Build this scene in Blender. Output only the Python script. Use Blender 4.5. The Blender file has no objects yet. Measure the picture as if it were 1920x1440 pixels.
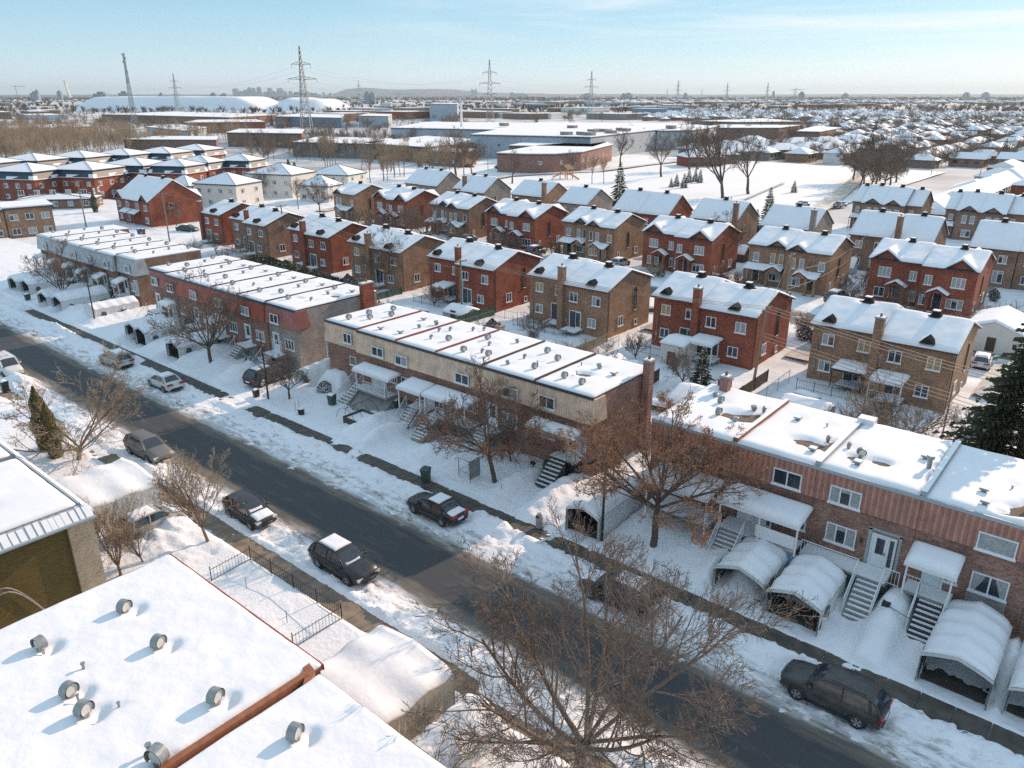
import bpy, math, random
from mathutils import Vector, Matrix, noise
sc = bpy.context.scene
# ------------------------------------------------------------------ camera
H_CAM = 27.0; FPX = 1430.0
PITCH = math.atan(542 / FPX); YAW = math.radians(39.9)
cam_d = bpy.data.cameras.new('camera'); cam = bpy.data.objects.new('camera', cam_d)
sc.collection.objects.link(cam); sc.camera = cam
cam.location = (0, 0, H_CAM); cam.rotation_euler = (math.pi / 2 - PITCH, 0, YAW)
cam_d.sensor_fit = 'HORIZONTAL'; cam_d.sensor_width = 36; cam_d.lens = 36 * FPX / 1920
cam_d.clip_start = 0.5; cam_d.clip_end = 60000
# ------------------------------------------------------------------ sky, sun, exposure
SUN_EL = math.radians(23.0); SUN_AZ = math.radians(7.0)     # azimuth from +Y towards +X
w = bpy.data.worlds.new('World'); sc.world = w; w.use_nodes = True
wn = w.node_tree; wn.nodes.clear()
def N(nt, t, **k):
    n = nt.nodes.new(t)
    for a, b in k.items(): setattr(n, a, b)
    return n
sky = N(wn, 'ShaderNodeTexSky', sky_type='NISHITA', sun_disc=False)
sky.sun_elevation = SUN_EL; sky.sun_rotation = SUN_AZ
sky.altitude = 50; sky.air_density = 1.0; sky.dust_density = 0.6; sky.ozone_density = 2.0
bg = N(wn, 'ShaderNodeBackground'); bg.inputs[1].default_value = 0.15
wo = N(wn, 'ShaderNodeOutputWorld')
# thin cirrus streaks, thicker towards the sun side
tc = N(wn, 'ShaderNodeTexCoord')
mp = N(wn, 'ShaderNodeMapping'); mp.inputs['Rotation'].default_value = (0, 0, math.radians(20))
mp.inputs['Scale'].default_value = (1.0, 3.5, 26.0)
nz = N(wn, 'ShaderNodeTexNoise'); nz.inputs['Scale'].default_value = 1.3; nz.inputs['Detail'].default_value = 7; nz.inputs['Roughness'].default_value = 0.55
nz.inputs['Distortion'].default_value = 0.6
rp = N(wn, 'ShaderNodeValToRGB'); rp.color_ramp.elements[0].position = 0.46; rp.color_ramp.elements[1].position = 0.66
dt = N(wn, 'ShaderNodeVectorMath', operation='DOT_PRODUCT'); dt.inputs[1].default_value = (math.sin(SUN_AZ), math.cos(SUN_AZ), 0.1)
mr = N(wn, 'ShaderNodeMapRange'); mr.inputs[1].default_value = 0.5; mr.inputs[2].default_value = 1.0; mr.inputs[3].default_value = 0.0; mr.inputs[4].default_value = 1.0
ml = N(wn, 'ShaderNodeMath', operation='MULTIPLY')
tint = N(wn, 'ShaderNodeMixRGB', blend_type='MULTIPLY'); tint.inputs[0].default_value = 1.0; tint.inputs[2].default_value = (0.88, 1.02, 1.10, 1)
mx = N(wn, 'ShaderNodeMixRGB'); mx.inputs[2].default_value = (4.5, 4.7, 4.9, 1)
sep = N(wn, 'ShaderNodeSeparateXYZ')
gr = N(wn, 'ShaderNodeValToRGB'); ge_ = gr.color_ramp.elements      # clear winter sky: pale at the horizon, blue above
ge_[0].position = 0.0; ge_[0].color = (0.50, 0.57, 0.635, 1); ge_[1].position = 0.13; ge_[1].color = (0.145, 0.33, 0.46, 1)
for ps, cl in ((0.05, (0.31, 0.455, 0.545)), (0.5, (0.34, 0.47, 0.58)), (1.0, (0.34, 0.46, 0.57))): q_ = gr.color_ramp.elements.new(ps); q_.color = (*cl, 1)
gs = N(wn, 'ShaderNodeVectorMath', operation='SCALE'); gs.inputs['Scale'].default_value = 7.2
blend = N(wn, 'ShaderNodeMixRGB'); blend.inputs[0].default_value = 0.88
L = wn.links.new
L(tc.outputs['Generated'], mp.inputs[0]); L(mp.outputs[0], nz.inputs[0]); L(nz.outputs[0], rp.inputs[0])
L(tc.outputs['Generated'], dt.inputs[0]); L(dt.outputs['Value'], mr.inputs[0])
L(rp.outputs[0], ml.inputs[0]); L(mr.outputs[0], ml.inputs[1])
L(sky.outputs[0], tint.inputs[1]); L(tc.outputs['Generated'], sep.inputs[0]); L(sep.outputs[2], gr.inputs[0]); L(gr.outputs[0], gs.inputs[0])
L(tint.outputs[0], blend.inputs[1]); L(gs.outputs[0], blend.inputs[2]); L(blend.outputs[0], mx.inputs[1]); L(ml.outputs[0], mx.inputs[0])
L(mx.outputs[0], bg.inputs[0]); L(bg.outputs[0], wo.inputs[0])
sd = bpy.data.lights.new('sun', 'SUN'); sd.energy = 3.4; sd.angle = math.radians(0.5); sd.color = (1.0, 0.73, 0.52)
so = bpy.data.objects.new('sun', sd); sc.collection.objects.link(so)
SV = Vector((math.sin(SUN_AZ) * math.cos(SUN_EL), math.cos(SUN_AZ) * math.cos(SUN_EL), math.sin(SUN_EL)))
so.rotation_euler = SV.to_track_quat('Z', 'Y').to_euler(); so.location = SV * 100
sc.view_settings.view_transform = 'Standard'; sc.view_settings.look = 'None'
sc.view_settings.gamma = 1; sc.view_settings.exposure = 0.60; sc.view_settings.use_curve_mapping = False
sc.cycles.max_bounces = 6; sc.cycles.diffuse_bounces = 3; sc.cycles.glossy_bounces = 2; sc.cycles.transparent_max_bounces = 6; sc.cycles.volume_bounces = 0
sc.cycles.sample_clamp_indirect = 4; sc.cycles.use_denoising = False

# ------------------------------------------------------------------ calibrated ground picking
_F = Vector((-math.sin(YAW) * math.cos(PITCH), math.cos(YAW) * math.cos(PITCH), -math.sin(PITCH)))
_R = Vector((math.cos(YAW), math.sin(YAW), 0)); _U = _R.cross(_F)
def P(u, v, z=0.0):
    """surveyed position (metres) of a spot at height z, from the photograph's calibration"""
    d = _F + _R * ((u - 960) / FPX) - _U * ((v - 720) / FPX)
    t = (z - H_CAM) / d.z
    return Vector((d.x * t, d.y * t, z))
def inview0(x, y, z=0.0):
    q = Vector((x, y, z - H_CAM)); t = q.dot(_F)
    return 960 + FPX * q.dot(_R) / t, 720 - FPX * q.dot(_U) / t
def HT(u, v, vt):
    """height of an upright thing standing at (u,v) whose top is seen at vt"""
    g = P(u, v); lo, hi = 0.0, 120.0
    for _ in range(40):
        m = (lo + hi) / 2; q = Vector((g.x, g.y, m - H_CAM)); vv = 720 - FPX * q.dot(_U) / q.dot(_F)
        if vv > vt: lo = m
        else: hi = m
    return lo
def NV(x, y, z=0.0): return noise.noise(Vector((x, y, z)))
def smooth(a, b, x):
    t = min(1, max(0, (x - a) / (b - a))); return t * t * (3 - 2 * t)

# ------------------------------------------------------------------ materials
def mat(name, col, rough=0.8, var=0.0, vscale=1.0, col2=None, bump=0.0, bscale=20.0, metallic=0.0, spec=0.5):
    m = bpy.data.materials.new(name); m.use_nodes = True; nt = m.node_tree
    b = nt.nodes['Principled BSDF']; b.inputs['Roughness'].default_value = rough
    b.inputs['Metallic'].default_value = metallic; b.inputs['Specular IOR Level'].default_value = spec
    c2 = col2 if col2 else tuple(c * (1 - var) for c in col)
    ge = N(nt, 'ShaderNodeNewGeometry')
    n = N(nt, 'ShaderNodeTexNoise'); n.inputs['Scale'].default_value = vscale; n.inputs['Detail'].default_value = 5
    nt.links.new(ge.outputs['Position'], n.inputs[0])
    r = N(nt, 'ShaderNodeValToRGB'); r.color_ramp.elements[0].position = 0.3; r.color_ramp.elements[1].position = 0.7
    r.color_ramp.elements[0].color = (*col, 1); r.color_ramp.elements[1].color = (*c2, 1)
    nt.links.new(n.outputs[0], r.inputs[0]); nt.links.new(r.outputs[0], b.inputs['Base Color'])
    if bump:
        n2 = N(nt, 'ShaderNodeTexNoise'); n2.inputs['Scale'].default_value = bscale; n2.inputs['Detail'].default_value = 4
        nt.links.new(ge.outputs['Position'], n2.inputs[0])
        bp = N(nt, 'ShaderNodeBump'); bp.inputs['Strength'].default_value = bump; bp.inputs['Distance'].default_value = 0.1
        nt.links.new(n2.outputs[0], bp.inputs['Height']); nt.links.new(bp.outputs[0], b.inputs['Normal'])
    return m
def wallvec(nt):
    """a vector that runs along any upright wall (x+y, z)"""
    ge = N(nt, 'ShaderNodeNewGeometry'); s = N(nt, 'ShaderNodeSeparateXYZ'); nt.links.new(ge.outputs['Position'], s.inputs[0])
    a = N(nt, 'ShaderNodeMath', operation='ADD'); nt.links.new(s.outputs[0], a.inputs[0]); nt.links.new(s.outputs[1], a.inputs[1])
    c = N(nt, 'ShaderNodeCombineXYZ'); nt.links.new(a.outputs[0], c.inputs[0]); nt.links.new(s.outputs[2], c.inputs[1])
    return c.outputs[0], ge.outputs['Position']
def brick(name, c1, c2, mortar=(0.30, 0.27, 0.24), patch=0.30):
    m = bpy.data.materials.new(name); m.use_nodes = True; nt = m.node_tree; b = nt.nodes['Principled BSDF']
    b.inputs['Roughness'].default_value = 0.9; b.inputs['Specular IOR Level'].default_value = 0.2
    vec, pos = wallvec(nt)
    t = N(nt, 'ShaderNodeTexBrick'); nt.links.new(vec, t.inputs['Vector'])
    t.inputs['Color1'].default_value = (*c1, 1); t.inputs['Color2'].default_value = (*c2, 1); t.inputs['Mortar'].default_value = (*mortar, 1)
    t.inputs['Scale'].default_value = 1; t.inputs['Brick Width'].default_value = 0.22; t.inputs['Row Height'].default_value = 0.085
    t.inputs['Mortar Size'].default_value = 0.012; t.inputs['Bias'].default_value = 0.0
    n = N(nt, 'ShaderNodeTexNoise'); n.inputs['Scale'].default_value = 0.7; n.inputs['Detail'].default_value = 6; nt.links.new(pos, n.inputs[0])
    n3 = N(nt, 'ShaderNodeTexNoise'); n3.inputs['Scale'].default_value = 9; n3.inputs['Detail'].default_value = 2; nt.links.new(pos, n3.inputs[0])
    ad = N(nt, 'ShaderNodeMath', operation='ADD'); nt.links.new(n.outputs[0], ad.inputs[0]); nt.links.new(n3.outputs[0], ad.inputs[1])
    mr = N(nt, 'ShaderNodeMapRange'); mr.inputs[1].default_value = 0.7; mr.inputs[2].default_value = 1.3; mr.inputs[3].default_value = 1 - patch; mr.inputs[4].default_value = 1 + patch * 0.8
    nt.links.new(ad.outputs[0], mr.inputs[0])
    mu = N(nt, 'ShaderNodeVectorMath', operation='SCALE'); nt.links.new(t.outputs['Color'], mu.inputs[0]); nt.links.new(mr.outputs[0], mu.inputs['Scale'])
    nt.links.new(mu.outputs[0], b.inputs['Base Color'])
    return m
def siding(name, c1, c2, width=0.3, shade=0.55, patch=0.2):
    """upright metal or timber strips: wave bands along the wall"""
    m = bpy.data.materials.new(name); m.use_nodes = True; nt = m.node_tree; b = nt.nodes['Principled BSDF']
    b.inputs['Roughness'].default_value = 0.6
    vec, pos = wallvec(nt)
    wv = N(nt, 'ShaderNodeTexWave', wave_type='BANDS', bands_direction='X', wave_profile='SAW'); wv.inputs['Scale'].default_value = 0.31 / width
    nt.links.new(vec, wv.inputs[0])
    r = N(nt, 'ShaderNodeValToRGB'); e = r.color_ramp.elements; e[0].position = 0.0; e[1].position = 0.16
    e[0].color = (*[c * shade for c in c1], 1); e[1].color = (*c1, 1); k = r.color_ramp.elements.new(0.6); k.color = (*c2, 1)
    nt.links.new(wv.outputs[0], r.inputs[0])
    n = N(nt, 'ShaderNodeTexNoise'); n.inputs['Scale'].default_value = 1.5; n.inputs['Detail'].default_value = 6; nt.links.new(pos, n.inputs[0])
    mr = N(nt, 'ShaderNodeMapRange'); mr.inputs[1].default_value = 0.3; mr.inputs[2].default_value = 0.7; mr.inputs[3].default_value = 1 - patch; mr.inputs[4].default_value = 1 + patch
    nt.links.new(n.outputs[0], mr.inputs[0])
    mu = N(nt, 'ShaderNodeVectorMath', operation='SCALE'); nt.links.new(r.outputs[0], mu.inputs[0]); nt.links.new(mr.outputs[0], mu.inputs['Scale'])
    nt.links.new(mu.outputs[0], b.inputs['Base Color'])
    bp = N(nt, 'ShaderNodeBump'); bp.inputs['Strength'].default_value = 0.6; bp.inputs['Distance'].default_value = 0.03
    nt.links.new(wv.outputs[0], bp.inputs['Height']); nt.links.new(bp.outputs[0], b.inputs['Normal'])
    return m
M = {}
M['snow'] = mat('snow', (0.86, 0.845, 0.85), 0.75, col2=(0.80, 0.79, 0.81), vscale=0.6, bump=0.35, bscale=2.2, spec=0.25)
M['roofsnow'] = mat('roofsnow', (0.87, 0.85, 0.855), 0.75, col2=(0.82, 0.805, 0.82), vscale=0.5, bump=0.18, bscale=1.2, spec=0.25)
M['tan_brick'] = brick('tan_brick', (0.44, 0.235, 0.135), (0.26, 0.135, 0.08), (0.26, 0.21, 0.16), 0.36)
M['brown_brick'] = brick('brown_brick', (0.33, 0.185, 0.12), (0.20, 0.11, 0.075), (0.22, 0.18, 0.15), 0.36)
M['red_brick'] = brick('red_brick', (0.41, 0.11, 0.065), (0.23, 0.058, 0.038), (0.20, 0.10, 0.07), 0.34)
M['row_brick'] = brick('row_brick', (0.43, 0.195, 0.135), (0.21, 0.095, 0.072), (0.27, 0.22, 0.19), 0.36)
M['plum_brick'] = brick('plum_brick', (0.42, 0.20, 0.15), (0.24, 0.11, 0.085), (0.22, 0.18, 0.16), 0.2)
M['olive_brick'] = brick('olive_brick', (0.17, 0.115, 0.04), (0.12, 0.082, 0.028), (0.15, 0.11, 0.045), 0.15)
M['grey_brick'] = brick('grey_brick', (0.40, 0.32, 0.27), (0.27, 0.22, 0.19), (0.25, 0.24, 0.23))
M['buff_brick'] = brick('buff_brick', (0.50, 0.40, 0.28), (0.38, 0.30, 0.20), (0.42, 0.36, 0.28))
M['tan_siding'] = siding('tan_siding', (0.78, 0.55, 0.39), (0.66, 0.46, 0.33), 0.22)
M['rust_siding'] = siding('rust_siding', (0.54, 0.26, 0.185), (0.34, 0.155, 0.115), 0.32)
M['red_siding'] = siding('red_siding', (0.44, 0.11, 0.07), (0.33, 0.08, 0.05), 0.3)
M['pink_siding'] = siding('pink_siding', (0.42, 0.16, 0.13), (0.32, 0.115, 0.095), 0.3)
M['grey_siding'] = siding('grey_siding', (0.50, 0.51, 0.52), (0.43, 0.44, 0.45), 0.3)
M['steel_siding'] = siding('steel_siding', (0.45, 0.49, 0.53), (0.38, 0.42, 0.46), 1.2, 0.8)
M['blue_siding'] = siding('blue_siding', (0.16, 0.25, 0.32), (0.13, 0.2, 0.27), 1.2, 0.8)
M['white_stucco'] = mat('white_stucco', (0.72, 0.68, 0.62), 0.85, 0.12, 1.0)
M['concrete'] = mat('concrete', (0.34, 0.32, 0.30), 0.9, 0.3, 1.5, bump=0.2)
M['asphalt'] = mat('asphalt_plain', (0.06, 0.06, 0.065), 0.8, 0.3, 2)
M['dark_trim'] = mat('dark_trim', (0.05, 0.05, 0.055), 0.5)
M['blue_trim'] = mat('blue_trim', (0.025, 0.05, 0.075), 0.5)
M['grey_trim'] = mat('grey_trim', (0.36, 0.40, 0.42), 0.5)
M['red_trim'] = mat('red_trim', (0.32, 0.08, 0.06), 0.5, 0.2, 3)
M['rust_trim'] = mat('rust_trim', (0.36, 0.13, 0.06), 0.6, 0.3, 4)
M['white'] = mat('white_paint', (0.78, 0.78, 0.78), 0.45, 0.06, 3)
M['glass'] = mat('glass', (0.035, 0.045, 0.055), 0.06, spec=0.8)
M['curtain'] = mat('curtain', (0.42, 0.43, 0.42), 0.35, 0.35, 7)
M['warm_curtain'] = mat('warm_curtain', (0.50, 0.36, 0.20), 0.3, 0.35, 4)
M['black'] = mat('black_metal', (0.02, 0.02, 0.022), 0.5)
M['zinc'] = mat('zinc', (0.36, 0.37, 0.36), 0.42, 0.3, 6, metallic=0.5)
M['vent_dark'] = mat('vent_dark', (0.035, 0.033, 0.032), 1.0, spec=0.0)
M['wind_snow'] = mat('wind_snow', (0.87, 0.85, 0.855), 0.7, col2=(0.82, 0.805, 0.82), vscale=0.5, bump=0.5, bscale=1.5, spec=0.25)
M['bright_zinc'] = mat('bright_zinc', (0.62, 0.60, 0.55), 0.5, 0.15, 4)
M['gravel'] = mat('roof_gravel', (0.26, 0.17, 0.11), 0.95, col2=(0.10, 0.08, 0.065), vscale=6, bump=0.6, bscale=25)
M['bark'] = mat('bark', (0.26, 0.185, 0.135), 0.9, 0.4, 8, bump=0.5, bscale=18)
M['dark_bark'] = mat('dark_bark', (0.15, 0.105, 0.08), 0.9, 0.4, 8, bump=0.5, bscale=18)
M['twig'] = mat('twig', (0.23, 0.165, 0.125), 0.85, 0.35, 3)
M['red_twig'] = mat('red_twig', (0.27, 0.155, 0.105), 0.85, 0.3, 3)
M['pale_twig'] = mat('pale_twig', (0.40, 0.30, 0.20), 0.85, 0.35, 3)
M['leaf'] = mat('dead_leaf', (0.52, 0.22, 0.08), 0.8, col2=(0.32, 0.12, 0.045), vscale=5)
M['needle'] = mat('needle', (0.085, 0.095, 0.045), 0.8, col2=(0.04, 0.055, 0.034), vscale=3)
M['cedar'] = mat('cedar', (0.22, 0.17, 0.06), 0.8, col2=(0.10, 0.085, 0.035), vscale=3)
M['wood'] = mat('pole_wood', (0.30, 0.235, 0.17), 0.9, 0.35, 5)
M['dark_wood'] = mat('dark_wood', (0.10, 0.065, 0.045), 0.8, 0.3, 5)
M['fabric'] = mat('shelter_fabric', (0.70, 0.69, 0.67), 0.55, 0.1, 1.5, bump=0.25, bscale=3)
M['tan_fabric'] = mat('tan_fabric', (0.52, 0.44, 0.33), 0.6, 0.12, 1.5, bump=0.3, bscale=3)
M['tire'] = mat('tire', (0.02, 0.02, 0.02), 0.9)
M['rim'] = mat('rim', (0.35, 0.35, 0.36), 0.35, metallic=0.7)
M['tail'] = mat('tail_light', (0.35, 0.015, 0.01), 0.25)
M['head'] = mat('head_light', (0.6, 0.6, 0.58), 0.15)
M['green_bin'] = mat('green_bin', (0.035, 0.075, 0.05), 0.5)
M['brown_bin'] = mat('brown_bin', (0.10, 0.07, 0.04), 0.6)
M['blue_bin'] = mat('blue_bin', (0.03, 0.12, 0.30), 0.5)
M['slab'] = mat('slab', (0.30, 0.23, 0.17), 0.9, col2=(0.16, 0.12, 0.09), vscale=1.2, bump=0.2)
M['orange'] = mat('orange_plastic', (0.42, 0.20, 0.08), 0.5)
M['lattice'] = mat('lattice_steel', (0.30, 0.33, 0.35), 0.5, metallic=0.3)
M['wire'] = mat('wire', (0.28, 0.22, 0.17), 0.5)
M['packed'] = mat('packed_drive', (0.62, 0.59, 0.57), 0.85, col2=(0.34, 0.30, 0.27), vscale=0.9, bump=0.4, bscale=4)
M['brown_far'] = mat('brown_far', (0.16, 0.10, 0.07), 0.95, 0.5, 0.02)

def road_mat(name, yc, half, base=(0.048, 0.050, 0.056), streak=1.0, axis=1):
    m = bpy.data.materials.new(name); m.use_nodes = True; nt = m.node_tree; b = nt.nodes['Principled BSDF']
    b.inputs['Roughness'].default_value = 0.75
    ge = N(nt, 'ShaderNodeNewGeometry'); s = N(nt, 'ShaderNodeSeparateXYZ'); nt.links.new(ge.outputs['Position'], s.inputs[0])
    d = N(nt, 'ShaderNodeMath', operation='SUBTRACT'); nt.links.new(s.outputs[axis], d.inputs[0]); d.inputs[1].default_value = yc
    a = N(nt, 'ShaderNodeMath', operation='ABSOLUTE'); nt.links.new(d.outputs[0], a.inputs[0])
    mp = N(nt, 'ShaderNodeMapping'); mp.inputs['Scale'].default_value = (0.25, 1.6, 1) if axis == 1 else (1.6, 0.25, 1); nt.links.new(ge.outputs['Position'], mp.inputs[0])
    n = N(nt, 'ShaderNodeTexNoise'); n.inputs['Scale'].default_value = 1.0; n.inputs['Detail'].default_value = 9; n.inputs['Roughness'].default_value = 0.7; nt.links.new(mp.outputs[0], n.inputs[0])
    # dusting grows towards the edges, broken up by streaks along the traffic
    e = N(nt, 'ShaderNodeMapRange'); e.inputs[1].default_value = half * 0.45; e.inputs[2].default_value = half * 1.1; e.inputs[3].default_value = -0.21 * streak; e.inputs[4].default_value = 0.40
    nt.links.new(a.outputs[0], e.inputs[0])
    ad = N(nt, 'ShaderNodeMath', operation='ADD'); nt.links.new(e.outputs[0], ad.inputs[0]); nt.links.new(n.outputs[0], ad.inputs[1])
    r = N(nt, 'ShaderNodeValToRGB'); el = r.color_ramp.elements
    el[0].position = 0.34; el[0].color = (*base, 1); el[1].position = 0.95; el[1].color = (0.72, 0.72, 0.73, 1)
    k = r.color_ramp.elements.new(0.60); k.color = (0.16, 0.135, 0.11, 1)
    nt.links.new(ad.outputs[0], r.inputs[0]); nt.links.new(r.outputs[0], b.inputs['Base Color'])
    bp = N(nt, 'ShaderNodeBump'); bp.inputs['Strength'].default_value = 0.3; bp.inputs['Distance'].default_value = 0.03
    nt.links.new(n.outputs[0], bp.inputs['Height']); nt.links.new(bp.outputs[0], b.inputs['Normal'])
    return m

def street_snow():
    m = mat('street_snow', (0.86, 0.845, 0.85), 0.75, col2=(0.80, 0.79, 0.81), vscale=0.6, bump=0.5, bscale=2.6, spec=0.25); nt = m.node_tree; b = nt.nodes['Principled BSDF']
    src = b.inputs['Base Color'].links[0].from_socket; ge = N(nt, 'ShaderNodeNewGeometry'); s = N(nt, 'ShaderNodeSeparateXYZ'); nt.links.new(ge.outputs['Position'], s.inputs[0])
    r = N(nt, 'ShaderNodeValToRGB'); r.color_ramp.interpolation = 'LINEAR'; mr = N(nt, 'ShaderNodeMapRange'); mr.inputs[1].default_value = 20; mr.inputs[2].default_value = 36; nt.links.new(s.outputs[1], mr.inputs[0]); nt.links.new(mr.outputs[0], r.inputs[0])
    E = [(0.0, 0), (0.06, .35), (.12, .18), (.2, .5), (.26, .85), (.62, .85), (.72, .55), (.82, .22), (.88, .5), (.95, .1), (1, 0)]
    r.color_ramp.elements[0].position = 0; r.color_ramp.elements[0].color = (0, 0, 0, 1); r.color_ramp.elements[1].position = 1; r.color_ramp.elements[1].color = (0, 0, 0, 1)
    for p_, v_ in E[1:-1]: k = r.color_ramp.elements.new(p_); k.color = (v_, v_, v_, 1)
    mp = N(nt, 'ShaderNodeMapping'); mp.inputs['Scale'].default_value = (0.55, 1.5, 1); nt.links.new(ge.outputs['Position'], mp.inputs[0])
    n = N(nt, 'ShaderNodeTexNoise'); n.inputs['Scale'].default_value = 1.3; n.inputs['Detail'].default_value = 10; n.inputs['Roughness'].default_value = 0.72; nt.links.new(mp.outputs[0], n.inputs[0])
    a = N(nt, 'ShaderNodeMath', operation='MULTIPLY_ADD'); a.inputs[1].default_value = 0.30; nt.links.new(r.outputs[0], a.inputs[0]); nt.links.new(n.outputs[0], a.inputs[2])
    t = N(nt, 'ShaderNodeMapRange'); t.inputs[1].default_value = 0.66; t.inputs[2].default_value = 0.86; nt.links.new(a.outputs[0], t.inputs[0])
    x = N(nt, 'ShaderNodeMixRGB'); x.inputs[2].default_value = (0.22, 0.18, 0.15, 1); nt.links.new(t.outputs[0], x.inputs[0]); nt.links.new(src, x.inputs[1]); nt.links.new(x.outputs[0], b.inputs['Base Color'])
    # foot and shovel marks: a second, finer relief
    n2 = N(nt, 'ShaderNodeTexNoise'); n2.inputs['Scale'].default_value = 5.5; n2.inputs['Detail'].default_value = 3; nt.links.new(ge.outputs['Position'], n2.inputs[0])
    bp = N(nt, 'ShaderNodeBump'); bp.inputs['Strength'].default_value = 0.55; bp.inputs['Distance'].default_value = 0.06; nt.links.new(n2.outputs[0], bp.inputs['Height'])
    old = b.inputs['Normal'].links[0].from_node; nt.links.new(old.outputs[0], bp.inputs['Normal']); nt.links.new(bp.outputs[0], b.inputs['Normal'])
    return m
M['street_snow'] = street_snow()
M['yard_snow'] = mat('yard_snow', (0.86, 0.86, 0.87), 0.8, col2=(0.66, 0.66, 0.68), vscale=0.4, bump=0.6, bscale=1.6, spec=0.2)
M['painted_shade'] = mat('painted_shade', (0.07, 0.075, 0.07), 0.8, 0.4, 1.5)  # near-black tone that paints the shade inside the open shelters

# ------------------------------------------------------------------ mesh helpers
class MB:
    def __init__(s): s.v = []; s.f = []; s.m = []
    def poly(s, pts, mi=0):
        i = len(s.v); s.v += [tuple(p) for p in pts]; s.f.append(tuple(range(i, i + len(pts)))); s.m.append(mi)
    def box(s, x0, y0, z0, x1, y1, z1, mi=0, top=None):
        i = len(s.v)
        s.v += [(x0, y0, z0), (x1, y0, z0), (x1, y1, z0), (x0, y1, z0), (x0, y0, z1), (x1, y0, z1), (x1, y1, z1), (x0, y1, z1)]
        for k, q in enumerate(((0, 3, 2, 1), (4, 5, 6, 7), (0, 1, 5, 4), (1, 2, 6, 5), (2, 3, 7, 6), (3, 0, 4, 7))):
            s.f.append(tuple(i + a for a in q)); s.m.append(top if (k == 1 and top is not None) else mi)
    def prism(s, pts, vec, mi=0, cap=None):
        """closed outline pts (list of 3d) swept by vec"""
        i = len(s.v); n = len(pts); vec = Vector(vec)
        s.v += [tuple(p) for p in pts] + [tuple(Vector(p) + vec) for p in pts]
        s.f.append(tuple(i + k for k in range(n))[::-1]); s.m.append(mi if cap is None else cap)
        s.f.append(tuple(i + n + k for k in range(n))); s.m.append(mi if cap is None else cap)
        for k in range(n):
            k2 = (k + 1) % n; s.f.append((i + k, i + k2, i + n + k2, i + n + k)); s.m.append(mi)
    def path(s, pts, rad, n=4, mi=0, cap=False):
        pts = [Vector(p) for p in pts]; i0 = len(s.v); k = len(pts)
        for j, p in enumerate(pts):
            d = (pts[min(j + 1, k - 1)] - pts[max(j - 1, 0)])
            if d.length < 1e-9: d = Vector((0, 0, 1))
            d.normalize(); a = d.orthogonal().normalized(); b = d.cross(a)
            if j and a.dot(pa) < 0.9:
                a = (pa - d * pa.dot(d))
                if a.length < 1e-6: a = d.orthogonal()
                a.normalize(); b = d.cross(a)
            pa = a
            r = rad[j] if isinstance(rad, (list, tuple)) else rad
            for q in range(n):
                t = 2 * math.pi * q / n; s.v.append(tuple(p + a * (r * math.cos(t)) + b * (r * math.sin(t))))
        for j in range(k - 1):
            for q in range(n):
                q2 = (q + 1) % n; s.f.append((i0 + j * n + q, i0 + j * n + q2, i0 + (j + 1) * n + q2, i0 + (j + 1) * n + q)); s.m.append(mi)
        if cap:
            s.f.append(tuple(i0 + q for q in range(n))[::-1]); s.m.append(mi)
            s.f.append(tuple(i0 + (k - 1) * n + q for q in range(n))); s.m.append(mi)
    def cyl(s, x, y, z0, z1, r, n=10, mi=0, r1=None): s.path([(x, y, z0), (x, y, z1)], [r, r if r1 is None else r1], n, mi, True)
    def grid(s, xs, ys, fz, mi=0, skirt=None):
        i0 = len(s.v); nx = len(xs); ny = len(ys)
        for y in ys:
            for x in xs:
                s.v.append((x, y, fz(x, y)))
        for j in range(ny - 1):
            for i in range(nx - 1):
                a = i0 + j * nx + i; s.f.append((a, a + 1, a + nx + 1, a + nx)); s.m.append(mi)
        if skirt is not None:
            ring = [(i, 0) for i in range(nx)] + [(nx - 1, j) for j in range(1, ny)] + [(i, ny - 1) for i in range(nx - 2, -1, -1)] + [(0, j) for j in range(ny - 2, 0, -1)]
            k0 = len(s.v)
            for i, j in ring:
                p = s.v[i0 + j * nx + i]; s.v.append((p[0], p[1], skirt(p[0], p[1]) if callable(skirt) else skirt))
            n = len(ring)
            for q in range(n):
                q2 = (q + 1) % n; a = i0 + ring[q][1] * nx + ring[q][0]; b = i0 + ring[q2][1] * nx + ring[q2][0]
                s.f.append((a, k0 + q, k0 + q2, b)); s.m.append(mi)
    def mesh(s, name, mats, sm=False):
        me = bpy.data.meshes.new(name); me.from_pydata(s.v, [], s.f)
        for m in mats: me.materials.append(m)
        if len(mats) > 1: me.polygons.foreach_set('material_index', s.m)
        if sm: me.polygons.foreach_set('use_smooth', [True] * len(s.f))
        me.update(); return me
    def build(s, name, mats, parent=None, sm=False, world=True, loc=None):
        if not isinstance(mats, (list, tuple)): mats = [mats]
        o = bpy.data.objects.new(name, s.mesh(name, mats, sm)); sc.collection.objects.link(o)
        if parent is not None:
            o.parent = parent
            if world: o.location = -wloc(parent)
        if loc is not None: o.location = loc
        return o
def wloc(o):
    v = Vector((0, 0, 0))
    while o is not None: v += o.location; o = o.parent
    return v
def lin(a, b, n): return [a + (b - a) * i / n for i in range(n + 1)]
def tag(o, label=None, cat=None, group=None, kind=None):
    if label: o['label'] = label
    if cat: o['category'] = cat
    if group: o['group'] = group
    if kind: o['kind'] = kind
    return o
def thing(name, label, cat, loc=(0, 0, 0), rz=0, group=None):
    o = bpy.data.objects.new(name, None); sc.collection.objects.link(o); o.location = loc; o.rotation_euler = (0, 0, rz)
    o.empty_display_size = 0.3
    return tag(o, label, cat, group)
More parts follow.
